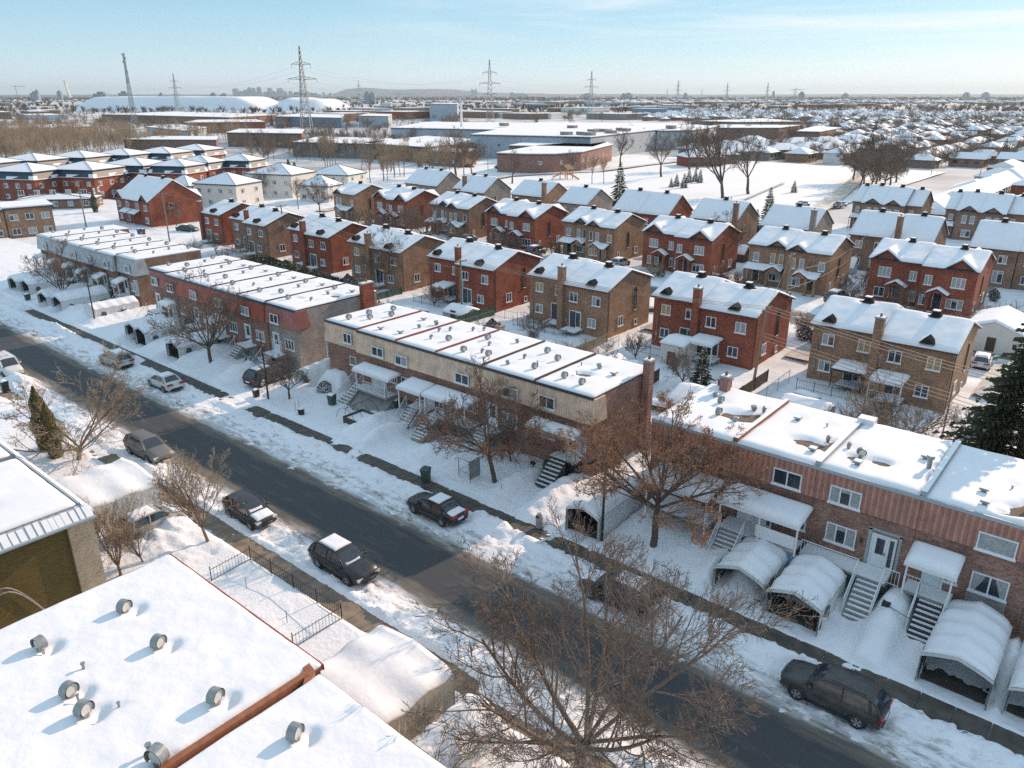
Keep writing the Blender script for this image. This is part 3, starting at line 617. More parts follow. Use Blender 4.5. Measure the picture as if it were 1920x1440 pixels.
# ---- row B : tan mansard row in the middle
BX = [-58.6, -53.5, -48.3, -43.4, -38.2, -32.9, -27.6]
def b_pieces(i):
    x0, x1 = BX[i], BX[i + 1]
    def f(r):
        yw = 42.13; yu = 41.68
        if i == 0:
            window(r, -55.0, 5.45, 1.15, 0.95, yu + 0.35, lites=2, kind=0); window(r, -54.95, 3.2, 0.9, 0.85, yw + 0.35, lites=1, kind=0)
            g = MB(); g.path([(-58.75, 42.4, 6.7), (-58.75, 42.4, 3.2)], 0.06, 6); g.build('rain_pipe', MM('white'), r)
        if i == 1:
            window(r, -50.4, 5.25, 1.5, 0.85, yu, lites=2, kind=0)
            landing(r, -52.9, -48.5, 40.7, 42.1, 2.0); door(r, -51.4, 2.0, yw, 0.9, 1.95); door(r, -50.4, 2.0, yw, 0.8, 1.95)
            window(r, -48.95, 3.0, 1.0, 0.6, yw, lites=3, kind=0)
            canopy(r, -52.6, -47.7, 41.95, 40.4, 4.15, 3.95, [(-52.3, 40.6), (-48.6, 40.75)], 2.0)
            stairs(r, -54.2, -52.9, 41.9, 39.5, 2.0, 0.45, 8)
            railing(r, [(-51.6, 40.72, 2.0), (-48.5, 40.72, 2.0), (-48.5, 42.0, 2.0)]); railing(r, [(-52.9, 41.9, 2.0), (-52.9, 39.5, 0.5)]); railing(r, [(-54.2, 41.9, 2.0), (-54.2, 39.5, 0.5)])
            g = MB(); g.prism([(-52.9, 41.9, 0.3), (-52.9, 39.9, 0.3), (-52.9, 41.9, 1.85)], (4.3, 0, 0)); g.build('ramp_wall', MM('concrete'), r)
        if i == 2:
            window(r, -47.3, 5.1, 1.5, 0.9, yu, lites=2, kind=1); window(r, -47.4, 3.0, 1.0, 0.85, yw, lites=2, kind=0)
            landing(r, -45.9, -43.5, 40.8, 42.1, 2.0); door(r, -44.3, 2.0, yw, 0.95, 2.0)
            canopy(r, -46.3, -43.4, 41.95, 40.0, 4.2, 3.9, [(-46.2, 40.2), (-43.6, 40.2)], 2.0)
            stairs(r, -45.9, -44.6, 40.8, 39.3, 2.0, 0.5, 7); railing(r, [(-44.6, 40.8, 2.0), (-44.6, 39.3, 0.5)]); railing(r, [(-45.9, 40.8, 2.0), (-45.9, 39.3, 0.5)])
            railing(r, [(-44.6, 40.82, 2.0), (-43.5, 40.82, 2.0)])
            g = MB(); g.box(-48.1, 42.06, 0.2, -46.6, 42.12, 1.75); g.build('garage_door', MM('dark_trim'), r)
        if i == 3:
            window(r, -40.1, 5.15, 1.5, 0.85, yu, lites=2, kind=0)
            landing(r, -43.2, -38.4, 40.6, 42.1, 2.0); door(r, -42.7, 2.0, yw, 0.9, 2.0, col='dark_trim'); door(r, -41.5, 2.0, yw, 0.9, 2.0); window(r, -39.6, 2.8, 1.6, 1.0, yw, lites=3, kind=2)
            canopy(r, -43.3, -38.4, 41.95, 40.1, 4.2, 3.95, [(-43.1, 40.3), (-41.0, 40.3), (-38.6, 40.3)], 2.0)
            stairs(r, -43.4, -42.0, 40.6, 38.8, 2.0, 0.5, 8); railing(r, [(-42.0, 40.6, 2.0), (-42.0, 38.8, 0.5)]); railing(r, [(-43.4, 40.6, 2.0), (-43.4, 38.8, 0.5)])
            railing(r, [(-42.0, 40.62, 2.0), (-38.4, 40.62, 2.0)])
            g = MB(); g.prism([(-42.05, 40.6, 0.3), (-42.05, 39.2, 0.3), (-42.05, 40.6, 1.8)], (0.12, 0, 0)); g.build('stair_wall', MM('concrete'), r)
        if i == 4:
            window(r, -35.0, 5.2, 1.5, 0.85, yu, lites=2, kind=1); window(r, -35.4, 2.6, 1.5, 1.1, yw, lites=3, kind=3); door(r, -37.2, 2.0, yw)
            landing(r, -38.1, -36.0, 41.0, 42.1, 2.0); stairs(r, -38.0, -36.7, 41.0, 39.3, 2.0, 0.5, 8); railing(r, [(-36.6, 41.0, 2.0), (-36.6, 39.3, 0.5)])
        if i == 5:
            window(r, -31.5, 5.3, 1.45, 0.95, yu, lites=2, kind=0); window(r, -31.6, 2.7, 1.2, 0.9, yw, lites=2, kind=3)
            door(r, -29.35, 1.9, yw, 1.0, 2.05, col='white'); window(r, -28.45, 2.2, 0.55, 1.5, yw, lites=1, kind=3)
            landing(r, -30.8, -28.4, 41.1, 42.1, 1.9, 'dark_trim'); stairs(r, -30.6, -29.2, 41.1, 39.2, 1.9, 0.45, 7, True)
            canopy(r, -32.8, -28.3, 41.95, 40.7, 4.25, 3.95, [(-28.5, 40.9)], 1.9, trim='buff_brick'); railing(r, [(-29.15, 41.1, 1.9), (-28.4, 41.1, 1.9)], m='black')
            chimney(r, -27.25, 48.9, 0, 8.15, 0.6, 0.7, 'row_brick')
    return f
BV = [[(-56.6, 43.6, 'drum'), (-56.4, 45.9, 'drum'), (-55.1, 44.9, 'drum'), (-55.7, 48.4, 'drum'), (-54.3, 46.9, 'drum')],
      [(-51.7, 43.3, 'square'), (-49.4, 43.6, 'square'), (-50.9, 47.9, 'square'), (-49.4, 45.9, 'turbine'), (-48.9, 47.6, 'turbine', 0, 1.2)],
      [(-46.2, 44.2, 'elbow'), (-44.6, 44.8, 'drum'), (-46.6, 47.0, 'elbow'), (-47.2, 46.2, 'elbow'), (-45.0, 48.3, 'elbow'), (-44.3, 49.0, 'elbow')],
      [(-41.5, 43.4, 'drum'), (-40.2, 44.2, 'elbow'), (-42.2, 47.2, 'drum'), (-41.0, 46.0, 'elbow'), (-39.2, 43.9, 'drum'), (-39.7, 48.2, 'turbine')],
      [(-36.7, 43.4, 'turbine'), (-36.6, 45.3, 'elbow'), (-34.4, 43.9, 'drum'), (-36.0, 47.6, 'drum'), (-34.2, 46.6, 'drum'), (-35.0, 45.0, 'pipe')],
      [(-31.4, 43.7, 'drum'), (-29.6, 43.4, 'drum'), (-30.6, 47.2, 'turbine', 0, 1.2), (-31.2, 45.0, 'pipe'), (-28.9, 46.6, 'square'), (-32.1, 46.9, 'pipe')]]
BL = ['tan mansard row house with a white downpipe, beside the grey brick gable', 'tan mansard row house with a snow-topped white canopy over its balcony and stairs',
      'tan mansard row house with small square canopy over white steps, between two wider canopies', 'tan mansard row house with a long snow canopy over a railed balcony',
      'tan mansard row house hidden behind the bare brown tree', 'end house of the tan row with a brick chimney and dark front steps']
for i in range(6):
    yf = 42.0 + (0.35 if i == 0 else 0)
    r = row_house(BL[i], BX[i], BX[i + 1], yf, 50.2, 7.0 + (0.0 if i != 0 else -0.02), 5.0, 'row_brick', 'tan_siding', 'mansard', group='tan mansard row', end_e=(i == 5), end_w=(i == 0), vents=BV[i],
                  bare=[(-30.7, 45.4, 0.7, 0.35)] if i == 5 else (), pieces=b_pieces(i))
    if i: divider(r, BX[i], yf, 50.1, 7.0, 'red_trim' if i < 4 else 'dark_wood')

# ---- row D : rust siding row at the right
DX = [-22.6, -16.8, -11.75, -6.2, -0.7, 4.8]
def d_pieces(i):
    def f(r):
        yw = 41.62; yu = 41.4
        if i == 0:
            window(r, -19.3, 5.2, 1.6, 0.95, yu, lites=2, kind=1); window(r, -18.3, 2.7, 1.5, 1.0, yw, lites=2, kind=2); door(r, -20.4, 2.0, yw)
            canopy(r, -21.6, -17.1, 41.45, 39.2, 4.2, 3.8, [(-21.5, 39.4), (-17.3, 39.4)], 1.0, 0.3); landing(r, -21.6, -17.1, 39.4, 41.5, 1.9); railing(r, [(-19.8, 39.42, 1.9), (-17.2, 39.42, 1.9)])
        if i == 1:
            window(r, -13.33, 5.2, 1.7, 1.02, yu, lites=2, kind=0)
            landing(r, -16.7, -11.9, 39.9, 41.55, 1.9); door(r, -15.6, 1.9, yw, 0.95, 2.0); door(r, -14.5, 1.9, yw, 0.95, 2.0, side=0.3); window(r, -12.7, 2.6, 1.5, 1.0, yw, lites=2, kind=0)
            canopy(r, -16.7, -11.6, 41.45, 39.4, 4.35, 3.95, [(-16.5, 39.6), (-14.0, 39.6), (-11.75, 39.6)], 1.9, 0.3)
            stairs(r, -16.5, -15.1, 39.9, 38.2, 1.9, 0.4, 8); railing(r, [(-16.5, 39.9, 1.9), (-16.5, 38.2, 0.4)]); railing(r, [(-15.0, 39.9, 1.9), (-15.0, 38.2, 0.4)])
            g = MB(); g.box(-14.2, 39.62, 2.3, -11.8, 39.66, 3.1); g.build('porch_screen', MM('white'), r)
        if i == 2:
            window(r, -9.98, 5.15, 1.72, 1.05, yu, lites=3, kind=2); window(r, -9.93, 2.52, 1.68, 1.2, yw, lites=3, kind=2)
            door(r, -7.62, 1.9, yw, 1.15, 2.0, side=0.32)
            g = MB(); g.box(-8.5, yw - 0.02, 1.9, -8.3, yw + 0.1, 4.2); g.box(-6.9, yw - 0.02, 1.9, -6.75, yw + 0.1, 4.2); g.box(-8.5, yw - 0.02, 4.1, -6.75, yw + 0.1, 4.25); g.build('door_surround', MM('grey_trim'), r)
            g = MB(); g.path([(-8.75, yw - 0.05, 3.35), (-8.75, yw - 0.22, 3.4), (-8.75, yw - 0.22, 3.2)], [0.03, 0.05, 0.09], 8, 0, True); g.build('wall_lamp', MM('black'), r)
            landing(r, -11.7, -6.9, 40.1, 41.55, 1.9); stairs(r, -8.35, -7.1, 40.1, 38.2, 1.9, 0.35, 8)
            railing(r, [(-11.6, 40.15, 1.9), (-8.42, 40.15, 1.9)]); railing(r, [(-8.42, 40.1, 1.9), (-8.42, 38.3, 0.4)]); railing(r, [(-7.05, 40.1, 1.9), (-7.05, 38.3, 0.4)]); railing(r, [(-7.0, 40.2, 1.9), (-6.3, 40.2, 1.9)])
        if i == 3:
            window(r, -2.48, 5.1, 1.75, 1.0, yu, lites=1, kind=3); window(r, -2.38, 2.5, 1.72, 1.15, yw, lites=2, kind=5)
            g = MB(); g.box(-3.3, yw - 0.04, 1.5, -1.45, yw + 0.1, 2.4); g.build('concrete_panel', MM('concrete'), r)
            landing(r, -6.1, -3.8, 40.3, 41.55, 1.9); door(r, -4.95, 1.9, yw, 0.9, 2.0); window(r, -4.15, 2.5, 0.7, 1.1, yw, lites=2, kind=0)
            canopy(r, -6.15, -3.65, 41.45, 39.75, 4.35, 3.9, [(-6.0, 39.95), (-3.85, 39.95)], 1.9, 0.3)
            stairs(r, -5.2, -4.0, 40.3, 38.5, 1.9, 0.4, 8, True); railing(r, [(-6.1, 40.32, 1.9), (-5.3, 40.32, 1.9), (-5.3, 38.6, 0.5)]); railing(r, [(-3.9, 40.3, 1.9), (-3.9, 38.6, 0.5)])
        if i == 4:
            window(r, 1.5, 5.1, 1.7, 1.0, yu, lites=2)
    return f
DV = [[(-21.0, 47.4, 'turbine'), (-19.4, 44.6, 'drum'), (-20.2, 46.6, 'drum'), (-17.9, 46.8, 'turbine', 0, 1.1), (-18.1, 44.3, 'turbine'), (-17.3, 47.0, 'elbow')],
      [(-15.0, 47.0, 'square'), (-12.6, 43.0, 'square'), (-12.4, 45.0, 'elbow'), (-13.2, 47.2, 'pipe')],
      [(-11.1, 44.8, 'elbow'), (-10.0, 42.9, 'square'), (-10.2, 44.2, 'drum', 0.5), (-7.2, 46.2, 'square'), (-6.75, 45.0, 'tall')],
      [(-3.8, 43.9, 'square'), (-3.5, 42.4, 'square'), (-1.7, 43.3, 'turbine'), (-2.7, 45.3, 'pipe')], [(1.5, 45, 'drum')]]
DB = [[(-18.3, 45.3, 1.25, 0.75), (-17.4, 45.9, 0.55, 0.9)], [(-13.1, 44.1, 1.2, 0.65), (-11.95, 44.6, 0.35, 0.9)], [(-9.1, 44.1, 0.6, 0.4), (-10.5, 43.8, 0.55, 0.42)], [(-1.75, 42.9, 0.9, 0.6), (-1.35, 43.7, 0.6, 0.75), (-2.5, 42.2, 0.5, 0.28)], []]
DL = ['rust-sided row house behind the orange-leaved tree, first of the right-hand row', 'rust-sided row house with a long snowy canopy over its railed porch', 'rust-sided row house with a glazed white front door and open steps',
      'rust-sided row house with draped front window and dark steps', 'rust-sided row house cut off by the right edge of the picture']
for i in range(5):
    r = row_house(DL[i], DX[i], DX[i + 1], 41.5, 49.9, 7.0, 5.05, 'row_brick' if i != 1 else 'row_brick', 'rust_siding', 'flat', group='rust-sided row', vents=DV[i], bare=DB[i], trim='grey_trim', pieces=d_pieces(i), th=0.2, wave=0.045)
    if i: divider(r, DX[i], 41.5, 49.8, 7.0, 'grey_trim' if i > 1 else 'rust_trim', 0.3, 0.34, True)
    if i == 0: chimney(r, -21.0, 48.9, 6.5, 8.3, 0.6, 0.6, 'plum_brick')
    if i == 2: g = MB(); g.box(-11.9, 49.0, 7.0, -10.9, 49.8, 7.55, 0, 1); g.build('roof_hatch', MM('white', 'roofsnow'), r)

# ---- row A2 : red row
AX = [-94.2, -89.4, -84.6, -78.9, -73.6, -68.6, -63.5]
AL = ['pinkish end house of the red row, half hidden behind the brown brick gable', 'red row house with a white shutter, second from the far end of the red row', 'red row house behind the top of the bare tree in the left yards',
      'red row house just right of the bare tree crown, with a white-framed window', 'red row house next to the grey-brick end house, over the deep lawn snow', 'pink and grey brick end house of the red row with a red brick chimney']
for i in range(6):
    yf = 42.2 + (0.5 if i == 0 else 0) + (0.15 if i == 5 else 0); x0, x1 = AX[i], AX[i + 1]
    def ap(r, i=i, x0=x0, x1=x1, yf=yf):
        xc = (x0 + x1) / 2
        window(r, xc - 0.7, 5.2, 1.4, 0.95, yf - 0.33, lites=2, kind=(1, 0, 3, 1, 3, 0)[i]); window(r, xc + 1.0, 2.6, 1.5, 1.1, yf + 0.1, lites=3, kind=(2, 3, 3, 0, 2, 0)[i])
        door(r, xc - 1.3, 1.9, yf + 0.1); landing(r, x0 + 0.3, xc + 0.2, yf - 1.2, yf + 0.1, 1.9); stairs(r, xc - 1.8, xc - 0.7, yf - 1.2, yf - 2.9, 1.9, 0.45, 7)
        railing(r, [(x0 + 0.3, yf - 1.2, 1.9), (xc - 1.8, yf - 1.2, 1.9), (xc - 1.8, yf - 2.9, 0.45)], gap=0.25)
        if i in (1, 3): canopy(r, x0 + 0.4, xc + 0.3, yf, yf - 1.5, 4.1, 3.9, [(x0 + 0.5, yf - 1.4), (xc + 0.2, yf - 1.4)], 1.9)
        if i == 5:
            window(r, x1 - 3.9, 1.9, 1.6, 1.3, yf + 0.1, lites=2, kind=3); chimney(r, x1 + 0.28, yf + 9.0, 0, 8.3, 0.6, 1.5, 'red_brick'); 
            g = MB(); g.box(x0 + 0.1, yf - 2.4, 0.4, x0 + 2.4, yf - 0.2, 0.9, 0, 1); g.box(x0 + 0.6, yf - 1.2, 0.9, x0 + 1.5, yf - 0.4, 1.6, 0, 1); g.build('porch_base', MM('dark_trim', 'snow'), r)
    v = [(x0 + 1.2, yf + 2.0, 'drum'), (x0 + 3.4, yf + 3.2, 'elbow' if i % 2 else 'drum'), (x0 + 2.6, yf + 6.0, 'turbine'), (x0 + 1.4, yf + 7.8, 'drum'), (x0 + 3.9, yf + 8.2, 'square')]
    r = row_house(AL[i], x0, x1, yf, 52.9, 7.0, 5.0, 'plum_brick' if i < 5 else 'grey_brick', 'pink_siding' if i in (0, 5) else 'red_siding', 'mansard', group='red row', end_e=(i == 5), vents=v, trim='blue_trim', pieces=ap,
                  bare=[(-64.9, 48.4, 0.8, 0.5), (-66.9, 45.4, 0.5, 0.2)] if i == 5 else ())
    if i: divider(r, x0, yf, 52.8, 7.0, 'dark_wood')
# ---- row A : grey mansard row further left
GX = [-131.2, -126.0, -120.9, -115.7, -110.6, -105.5, -100.4]
GL = ['far end house of the grey mansard row, nearest the brown brick duplex', 'grey mansard row house, second from the far end', 'grey mansard row house above the leftmost snow shelters', 'grey mansard row house behind the crown of the leftmost bare street tree',
      'grey mansard row house just left of the small porch roof', 'near end house of the grey mansard row with a long brown brick gable']
for i in range(6):
    yf = 43.3 + (0.5 if i == 5 else 0); x0, x1 = GX[i], GX[i + 1]
    def gp(r, i=i, x0=x0, x1=x1, yf=yf):
        xc = (x0 + x1) / 2
        window(r, xc + 0.9, 5.2, 1.2, 0.95, yf - 0.33, lites=2, kind=1); window(r, xc + 1.0, 2.6, 1.5, 1.1, yf + 0.1, lites=3, kind=(2, 3, 3, 0, 2, 3)[i])
        door(r, xc - 1.2, 1.9, yf + 0.1); landing(r, x0 + 0.3, xc + 0.2, yf - 1.2, yf + 0.1, 1.9); stairs(r, xc - 1.8, xc - 0.7, yf - 1.2, yf - 2.9, 1.9, 0.45, 7)
        canopy(r, xc - 2.0, xc - 0.2, yf, yf - 1.5, 4.2, 3.8, [(xc - 1.9, yf - 1.4), (xc - 0.3, yf - 1.4)], 1.9)
        railing(r, [(xc - 0.2, yf - 1.2, 1.9), (xc - 0.7, yf - 1.2, 1.9), (xc - 0.7, yf - 2.9, 0.45)], gap=0.25)
        if i == 5: window(r, x1 - 0.9, 2.2, 1.0, 2.0, yf + 0.1, lites=2, kind=3)
    v = [(x0 + 1.2, yf + 2.0, 'drum'), (x0 + 3.4, yf + 3.4, 'elbow'), (x0 + 2.2, yf + 6.2, 'turbine'), (x0 + 3.8, yf + 8.2, 'drum')]
    r = row_house(GL[i], x0, x1, yf, 53.0 if i else 55.0, 7.0, 4.9, 'brown_brick', 'grey_siding', 'mansard', group='grey mansard row', end_e=(i == 5), vents=v, trim='grey_trim', pieces=gp)
    if i: divider(r, x0, yf, 52.9, 7.0, 'dark_wood')

# ---- near side : the three roofs under the camera
def near_drum(rf, pts, z, s=1.25):
    for x, y, rz in pts: vent(rf, x, y, z, 'drum', rz, s)
def near_house(label, x0, x1, y0, y1, zt, vents, trimm, wall='brown_brick', edge_trim=True, cat='row house', th=0.14):
    root = thing('row_house', label, cat, ((x0 + x1) / 2, y1, 0), 0, 'row houses on the near side')
    g = MB(); g.box(x0 + 0.15, y0, -0.1, x1 - 0.02, y1 - 0.15, zt - 0.14); g.build('wall', MM(wall), root)
    r = MB(); r.box(x0, y0, zt - 0.14, x1, y1, zt, 0, 1)
    if edge_trim:
        r.box(x0 - 0.03, y0, zt - 0.18, x0 + 0.03, y1 + 0.02, zt + 0.06); r.box(x0 - 0.03, y1 - 0.04, zt - 0.18, x1, y1 + 0.02, zt + 0.06)
    rf = r.build('roof', MM(trimm, 'gravel'), root)
    pits = []
    for v in vents:
        if v[2] == 'drum': pits += [(v[0] + 0.44, v[1] + 0.26, 0.22, 0.19), (v[0] + 0.24, v[1] + .46, 0.22, 0.19), (v[0] + .46, v[1] + .02, 0.18, 0.16), (v[0], v[1], 0.36, 0.10)]
        else: pits += [(v[0], v[1], 0.2, 0.05)]
    snow_slab(rf, x0 + 0.07, x1 - 0.06, y0, y1 - 0.07, zt, 0.30, 0.12, pits=pits, wave=0.05, edge=0.22, mats=M['wind_snow'])
    for v in vents: vent(rf, v[0], v[1], zt + (0.16 if v[2] == 'drum' else 0.24), v[2], v[3], v[4])
    return root, rf
V2 = [(*P(u, v, 7.25).xy, 'drum', rz, sc_) for u, v, rz, sc_ in ((235, 1146, 1.95, .8), (299, 1213, 1.95, .8), (406, 1316, 1.95, .84), (132, 1304, 1.9, .82), (160, 1340, 1.95, .84), (76, 1216, .25, .8), (297, 1430, .35, .95))] + [(*P(u, v, 7.2).xy, 'pipe', 0, sc_) for u, v, sc_ in ((158, 1257, .8), (147, 1314, .6), (224, 1328, .6), (281, 1414, 1.), (82, 1225, .7))]
n2, rf2 = near_house('row house seen from above, drum vents in the snow of its red-edged roof', -31.6, -20.15, -3.0, 13.1, 7.0, V2, 'red_trim')
g = MB(); g.box(-20.16, -3, 6.8, -19.9, 12.3, 7.30); g.prism([(-20.9, 12.5, 6.8), (-20.75, 12.75, 6.8), (-19.9, 12.55, 6.8), (-19.4, 11.9, 6.8), (-19.6, 11.8, 6.8), (-20.1, 12.3, 6.8)], (0, 0, .48))
g.build('party_wall_cap', MM('rust_trim'), n2)
n3, rf3 = near_house('row house at the bottom edge, tree shadows on its snowy roof', -19.9, -9.8, -3.0, 12.75, 7.0, [(*P(555, 1384, 7.25).xy, 'drum', 1.95, .84)], 'dark_wood', edge_trim=False)
# green-brown brick house with metal skirt roof at the left
def left_house(label, x0, x1, east):
    root = thing('row_house', label, 'row house', ((x0 + x1) / 2, 12.6, 0), 0, 'row houses on the near side')
    g = MB(); g.box(x0 + 0.02, -3, -0.1, x1 - 0.55, 12.2, 6.5); g.build('wall', MM('olive_brick'), root)
    if east:
        g = MB(); g.box(x1 - 1.3, 12.2, -0.1, x1 - 0.35, 12.75, 6.35); g.box(x1 - 0.55, 11.5, -0.1, x1 - 0.35, 12.2, 6.35); g.build('corner_pier', MM('buff_brick'), root)
    r = MB(); r.box(x0 + 0.02, -3, 6.5, x1 - 0.6, 12.3, 7.0, 0, 1)
    r.box(x0 + 0.02, 12.3, 6.5, x1 - 0.6, 12.42, 7.1)
    rf = r.build('roof', MM('grey_trim', 'gravel'), root)
    snow_slab(rf, x0 + 0.06, x1 - 0.65, -3, 12.25, 7.0, 0.2, 0.3, pits=[(x1 - 3.5, 11.0 - 2, 0.5, 0.1)], wave=0.03, edge=0.3)
    if east:
        s = MB(); a = x1 - 0.6; b = x1 + 0.05
        s.prism([(a, -3, 6.95), (b, -3, 6.42), (b, -3, 6.36), (a, -3, 6.5)], (0, 15.7, 0))
        for k in range(40): s.box(a, -2.8 + k * 0.38, 6.4, a + 0.02, -2.77 + k * 0.38, 7.02)
        s.box(b, -3, 6.33, b + 0.12, 12.8, 6.44)
        sk = s.build('skirt_roof', MM('grey_trim'), root)
        q = MB(); y = -3
        rr = random.Random(3)
        while y < 12.4:
            wd = rr.uniform(0.2, 0.36); lo = rr.uniform(0.0, 0.25) + (0.35 if y < 5 else 0)
            za = 6.97; k0 = lo; q.prism([(a + 0.65 * k, y, 6.95 - 0.53 * k + 0.03) for k in (k0, 0.98)] + [(a + 0.65 * k, y, 6.95 - 0.53 * k + 0.005) for k in (0.98, k0)], (0, wd, 0)); y += wd + rr.uniform(0.02, 0.12)
        q.build('skirt_snow', MM('roofsnow'), sk)
    s = MB(); s.prism([(x0 + 0.02, 12.42, 7.05), (x0 + 0.02, 12.95, 6.5), (x0 + 0.02, 12.95, 6.4), (x0 + 0.02, 12.42, 6.5)], (x1 - x0 - 0.5, 0, 0)); fs = s.build('front_skirt', MM('roofsnow'), root)
    vent(rf, x1 - 8.2 + 4.2, 9.0, 7.1, 'drum', 0.3, 1.1)
    return root
lh = left_house('olive brick house with a ribbed metal skirt roof at the left edge', -48.3, -39.2, True)
g = MB()
for dx in (0.06, 0.55): g.path([(-39.72 + dx, 6.3 + 3.4 * k / 14, 1.9 + 2.3 * math.sin(math.pi * k / 14)) for k in range(15)], .035, 5)
for k in range(1, 14, 2): g.path([(-39.66, 6.3 + 3.4 * k / 14, 1.9 + 2.3 * math.sin(math.pi * k / 14)), (-39.17, 6.3 + 3.4 * k / 14, 1.9 + 2.3 * math.sin(math.pi * k / 14))], .02, 4)
aw = g.build('arched_awning', MM('zinc'), lh)
left_house('house at the left edge behind the olive brick house, snowy flat roof', -57.4, -48.32, False)
left_house('house cut off by the left edge, on the near side of the street', -66.4, -57.42, False)
g = MB(); g.box(-32.3, -3, 6.3, -31.75, 10.4, 6.62); g.box(-32.2, -3, 0, -32.1, 10.3, 6.3); 
tag(origin_base(g.build('light_well_wall', MM('concrete'))), 'narrow grey concrete wall along the edge of the big near roof', 'wall')

# ================================================================== PITCHED HOUSES
def gable_roof(root, x0, x1, y0, y1, ze, zr, yr, ov=0.3, trim='dark_trim', th=0.14, snow_th=0.22, ze2=None, res=0.45, fdrop=None, gablet=None, wave=0.08, bare=()):
    """ridge runs along X at yr; eaves at y0 (front) and y1 (back)"""
    ze2 = ze if ze2 is None else ze2
    a0 = y0 - ov; a1 = y1 + ov; s0 = (zr - ze) / (yr - y0); s1 = (zr - ze2) / (y1 - yr)
    zf = ze - s0 * ov; zb = ze2 - s1 * ov
    g = MB()
    g.prism([(x0, a0, zf), (x0, yr, zr), (x0, a1, zb), (x0, a1, zb + th), (x0, yr, zr + th), (x0, a0, zf + th)], (x1 - x0, 0, 0))
    rf = g.build('roof', MM(trim), root)
    def base(x, y):
        z = zr - (yr - y) * s0 if y < yr else zr - (y - yr) * s1
        if gablet:
            for gx, gw, gh in gablet:       # cross gable: ridge runs back from the front
                zc = ze - s0 * ov + gh - abs(x - gx) / gw * gh
                if zc > z: z = zc
        return z + th
    ys_ = sorted(set([a0 + (yr - a0) * i / max(6, int((yr - a0) / res)) for i in range(max(6, int((yr - a0) / res)) + 1)] + [yr + (a1 - yr) * i / max(4, int((a1 - yr) / res)) for i in range(max(4, int((a1 - yr) / res)) + 1)]))
    nx = max(8, int((x1 - x0) / res * (1.6 if gablet else 1))); xs_ = lin(x0, x1, nx); off = _sn.uniform(0, 99)
    def fz(x, y):
        d = min(x - x0, x1 - x, y - a0, a1 - y)
        t = snow_th * (0.3 + 0.7 * smooth(0, 0.35, d)) + wave * NV(x * 0.5 + off, y * 0.35) + wave * 0.4 * NV(x * 1.7, y * 1.3 + off)
        for px, py, rx, ry in bare:
            q = ((x - px) / rx) ** 2 + ((y - py) / ry) ** 2
            if q < 4: t -= 0.35 * math.exp(-q * q)
        return base(x, y) + t
    m = MB(); m.grid(xs_, ys_, fz, 0, skirt=lambda x, y: base(x, y) - 0.01)
    m.build('roof_snow', M['roofsnow'], rf, sm=True)
    return rf, base
def house_walls(root, x0, x1, y0, y1, ze, zr, yr, brickm, ze2=None):
    ze2 = ze if ze2 is None else ze2
    g = MB(); g.prism([(x0, y0, -0.2), (x0, y1, -0.2), (x0, y1, ze2), (x0, yr, zr), (x0, y0, ze)], (x1 - x0, 0, 0))
    return g.build('wall', MM(brickm), root)
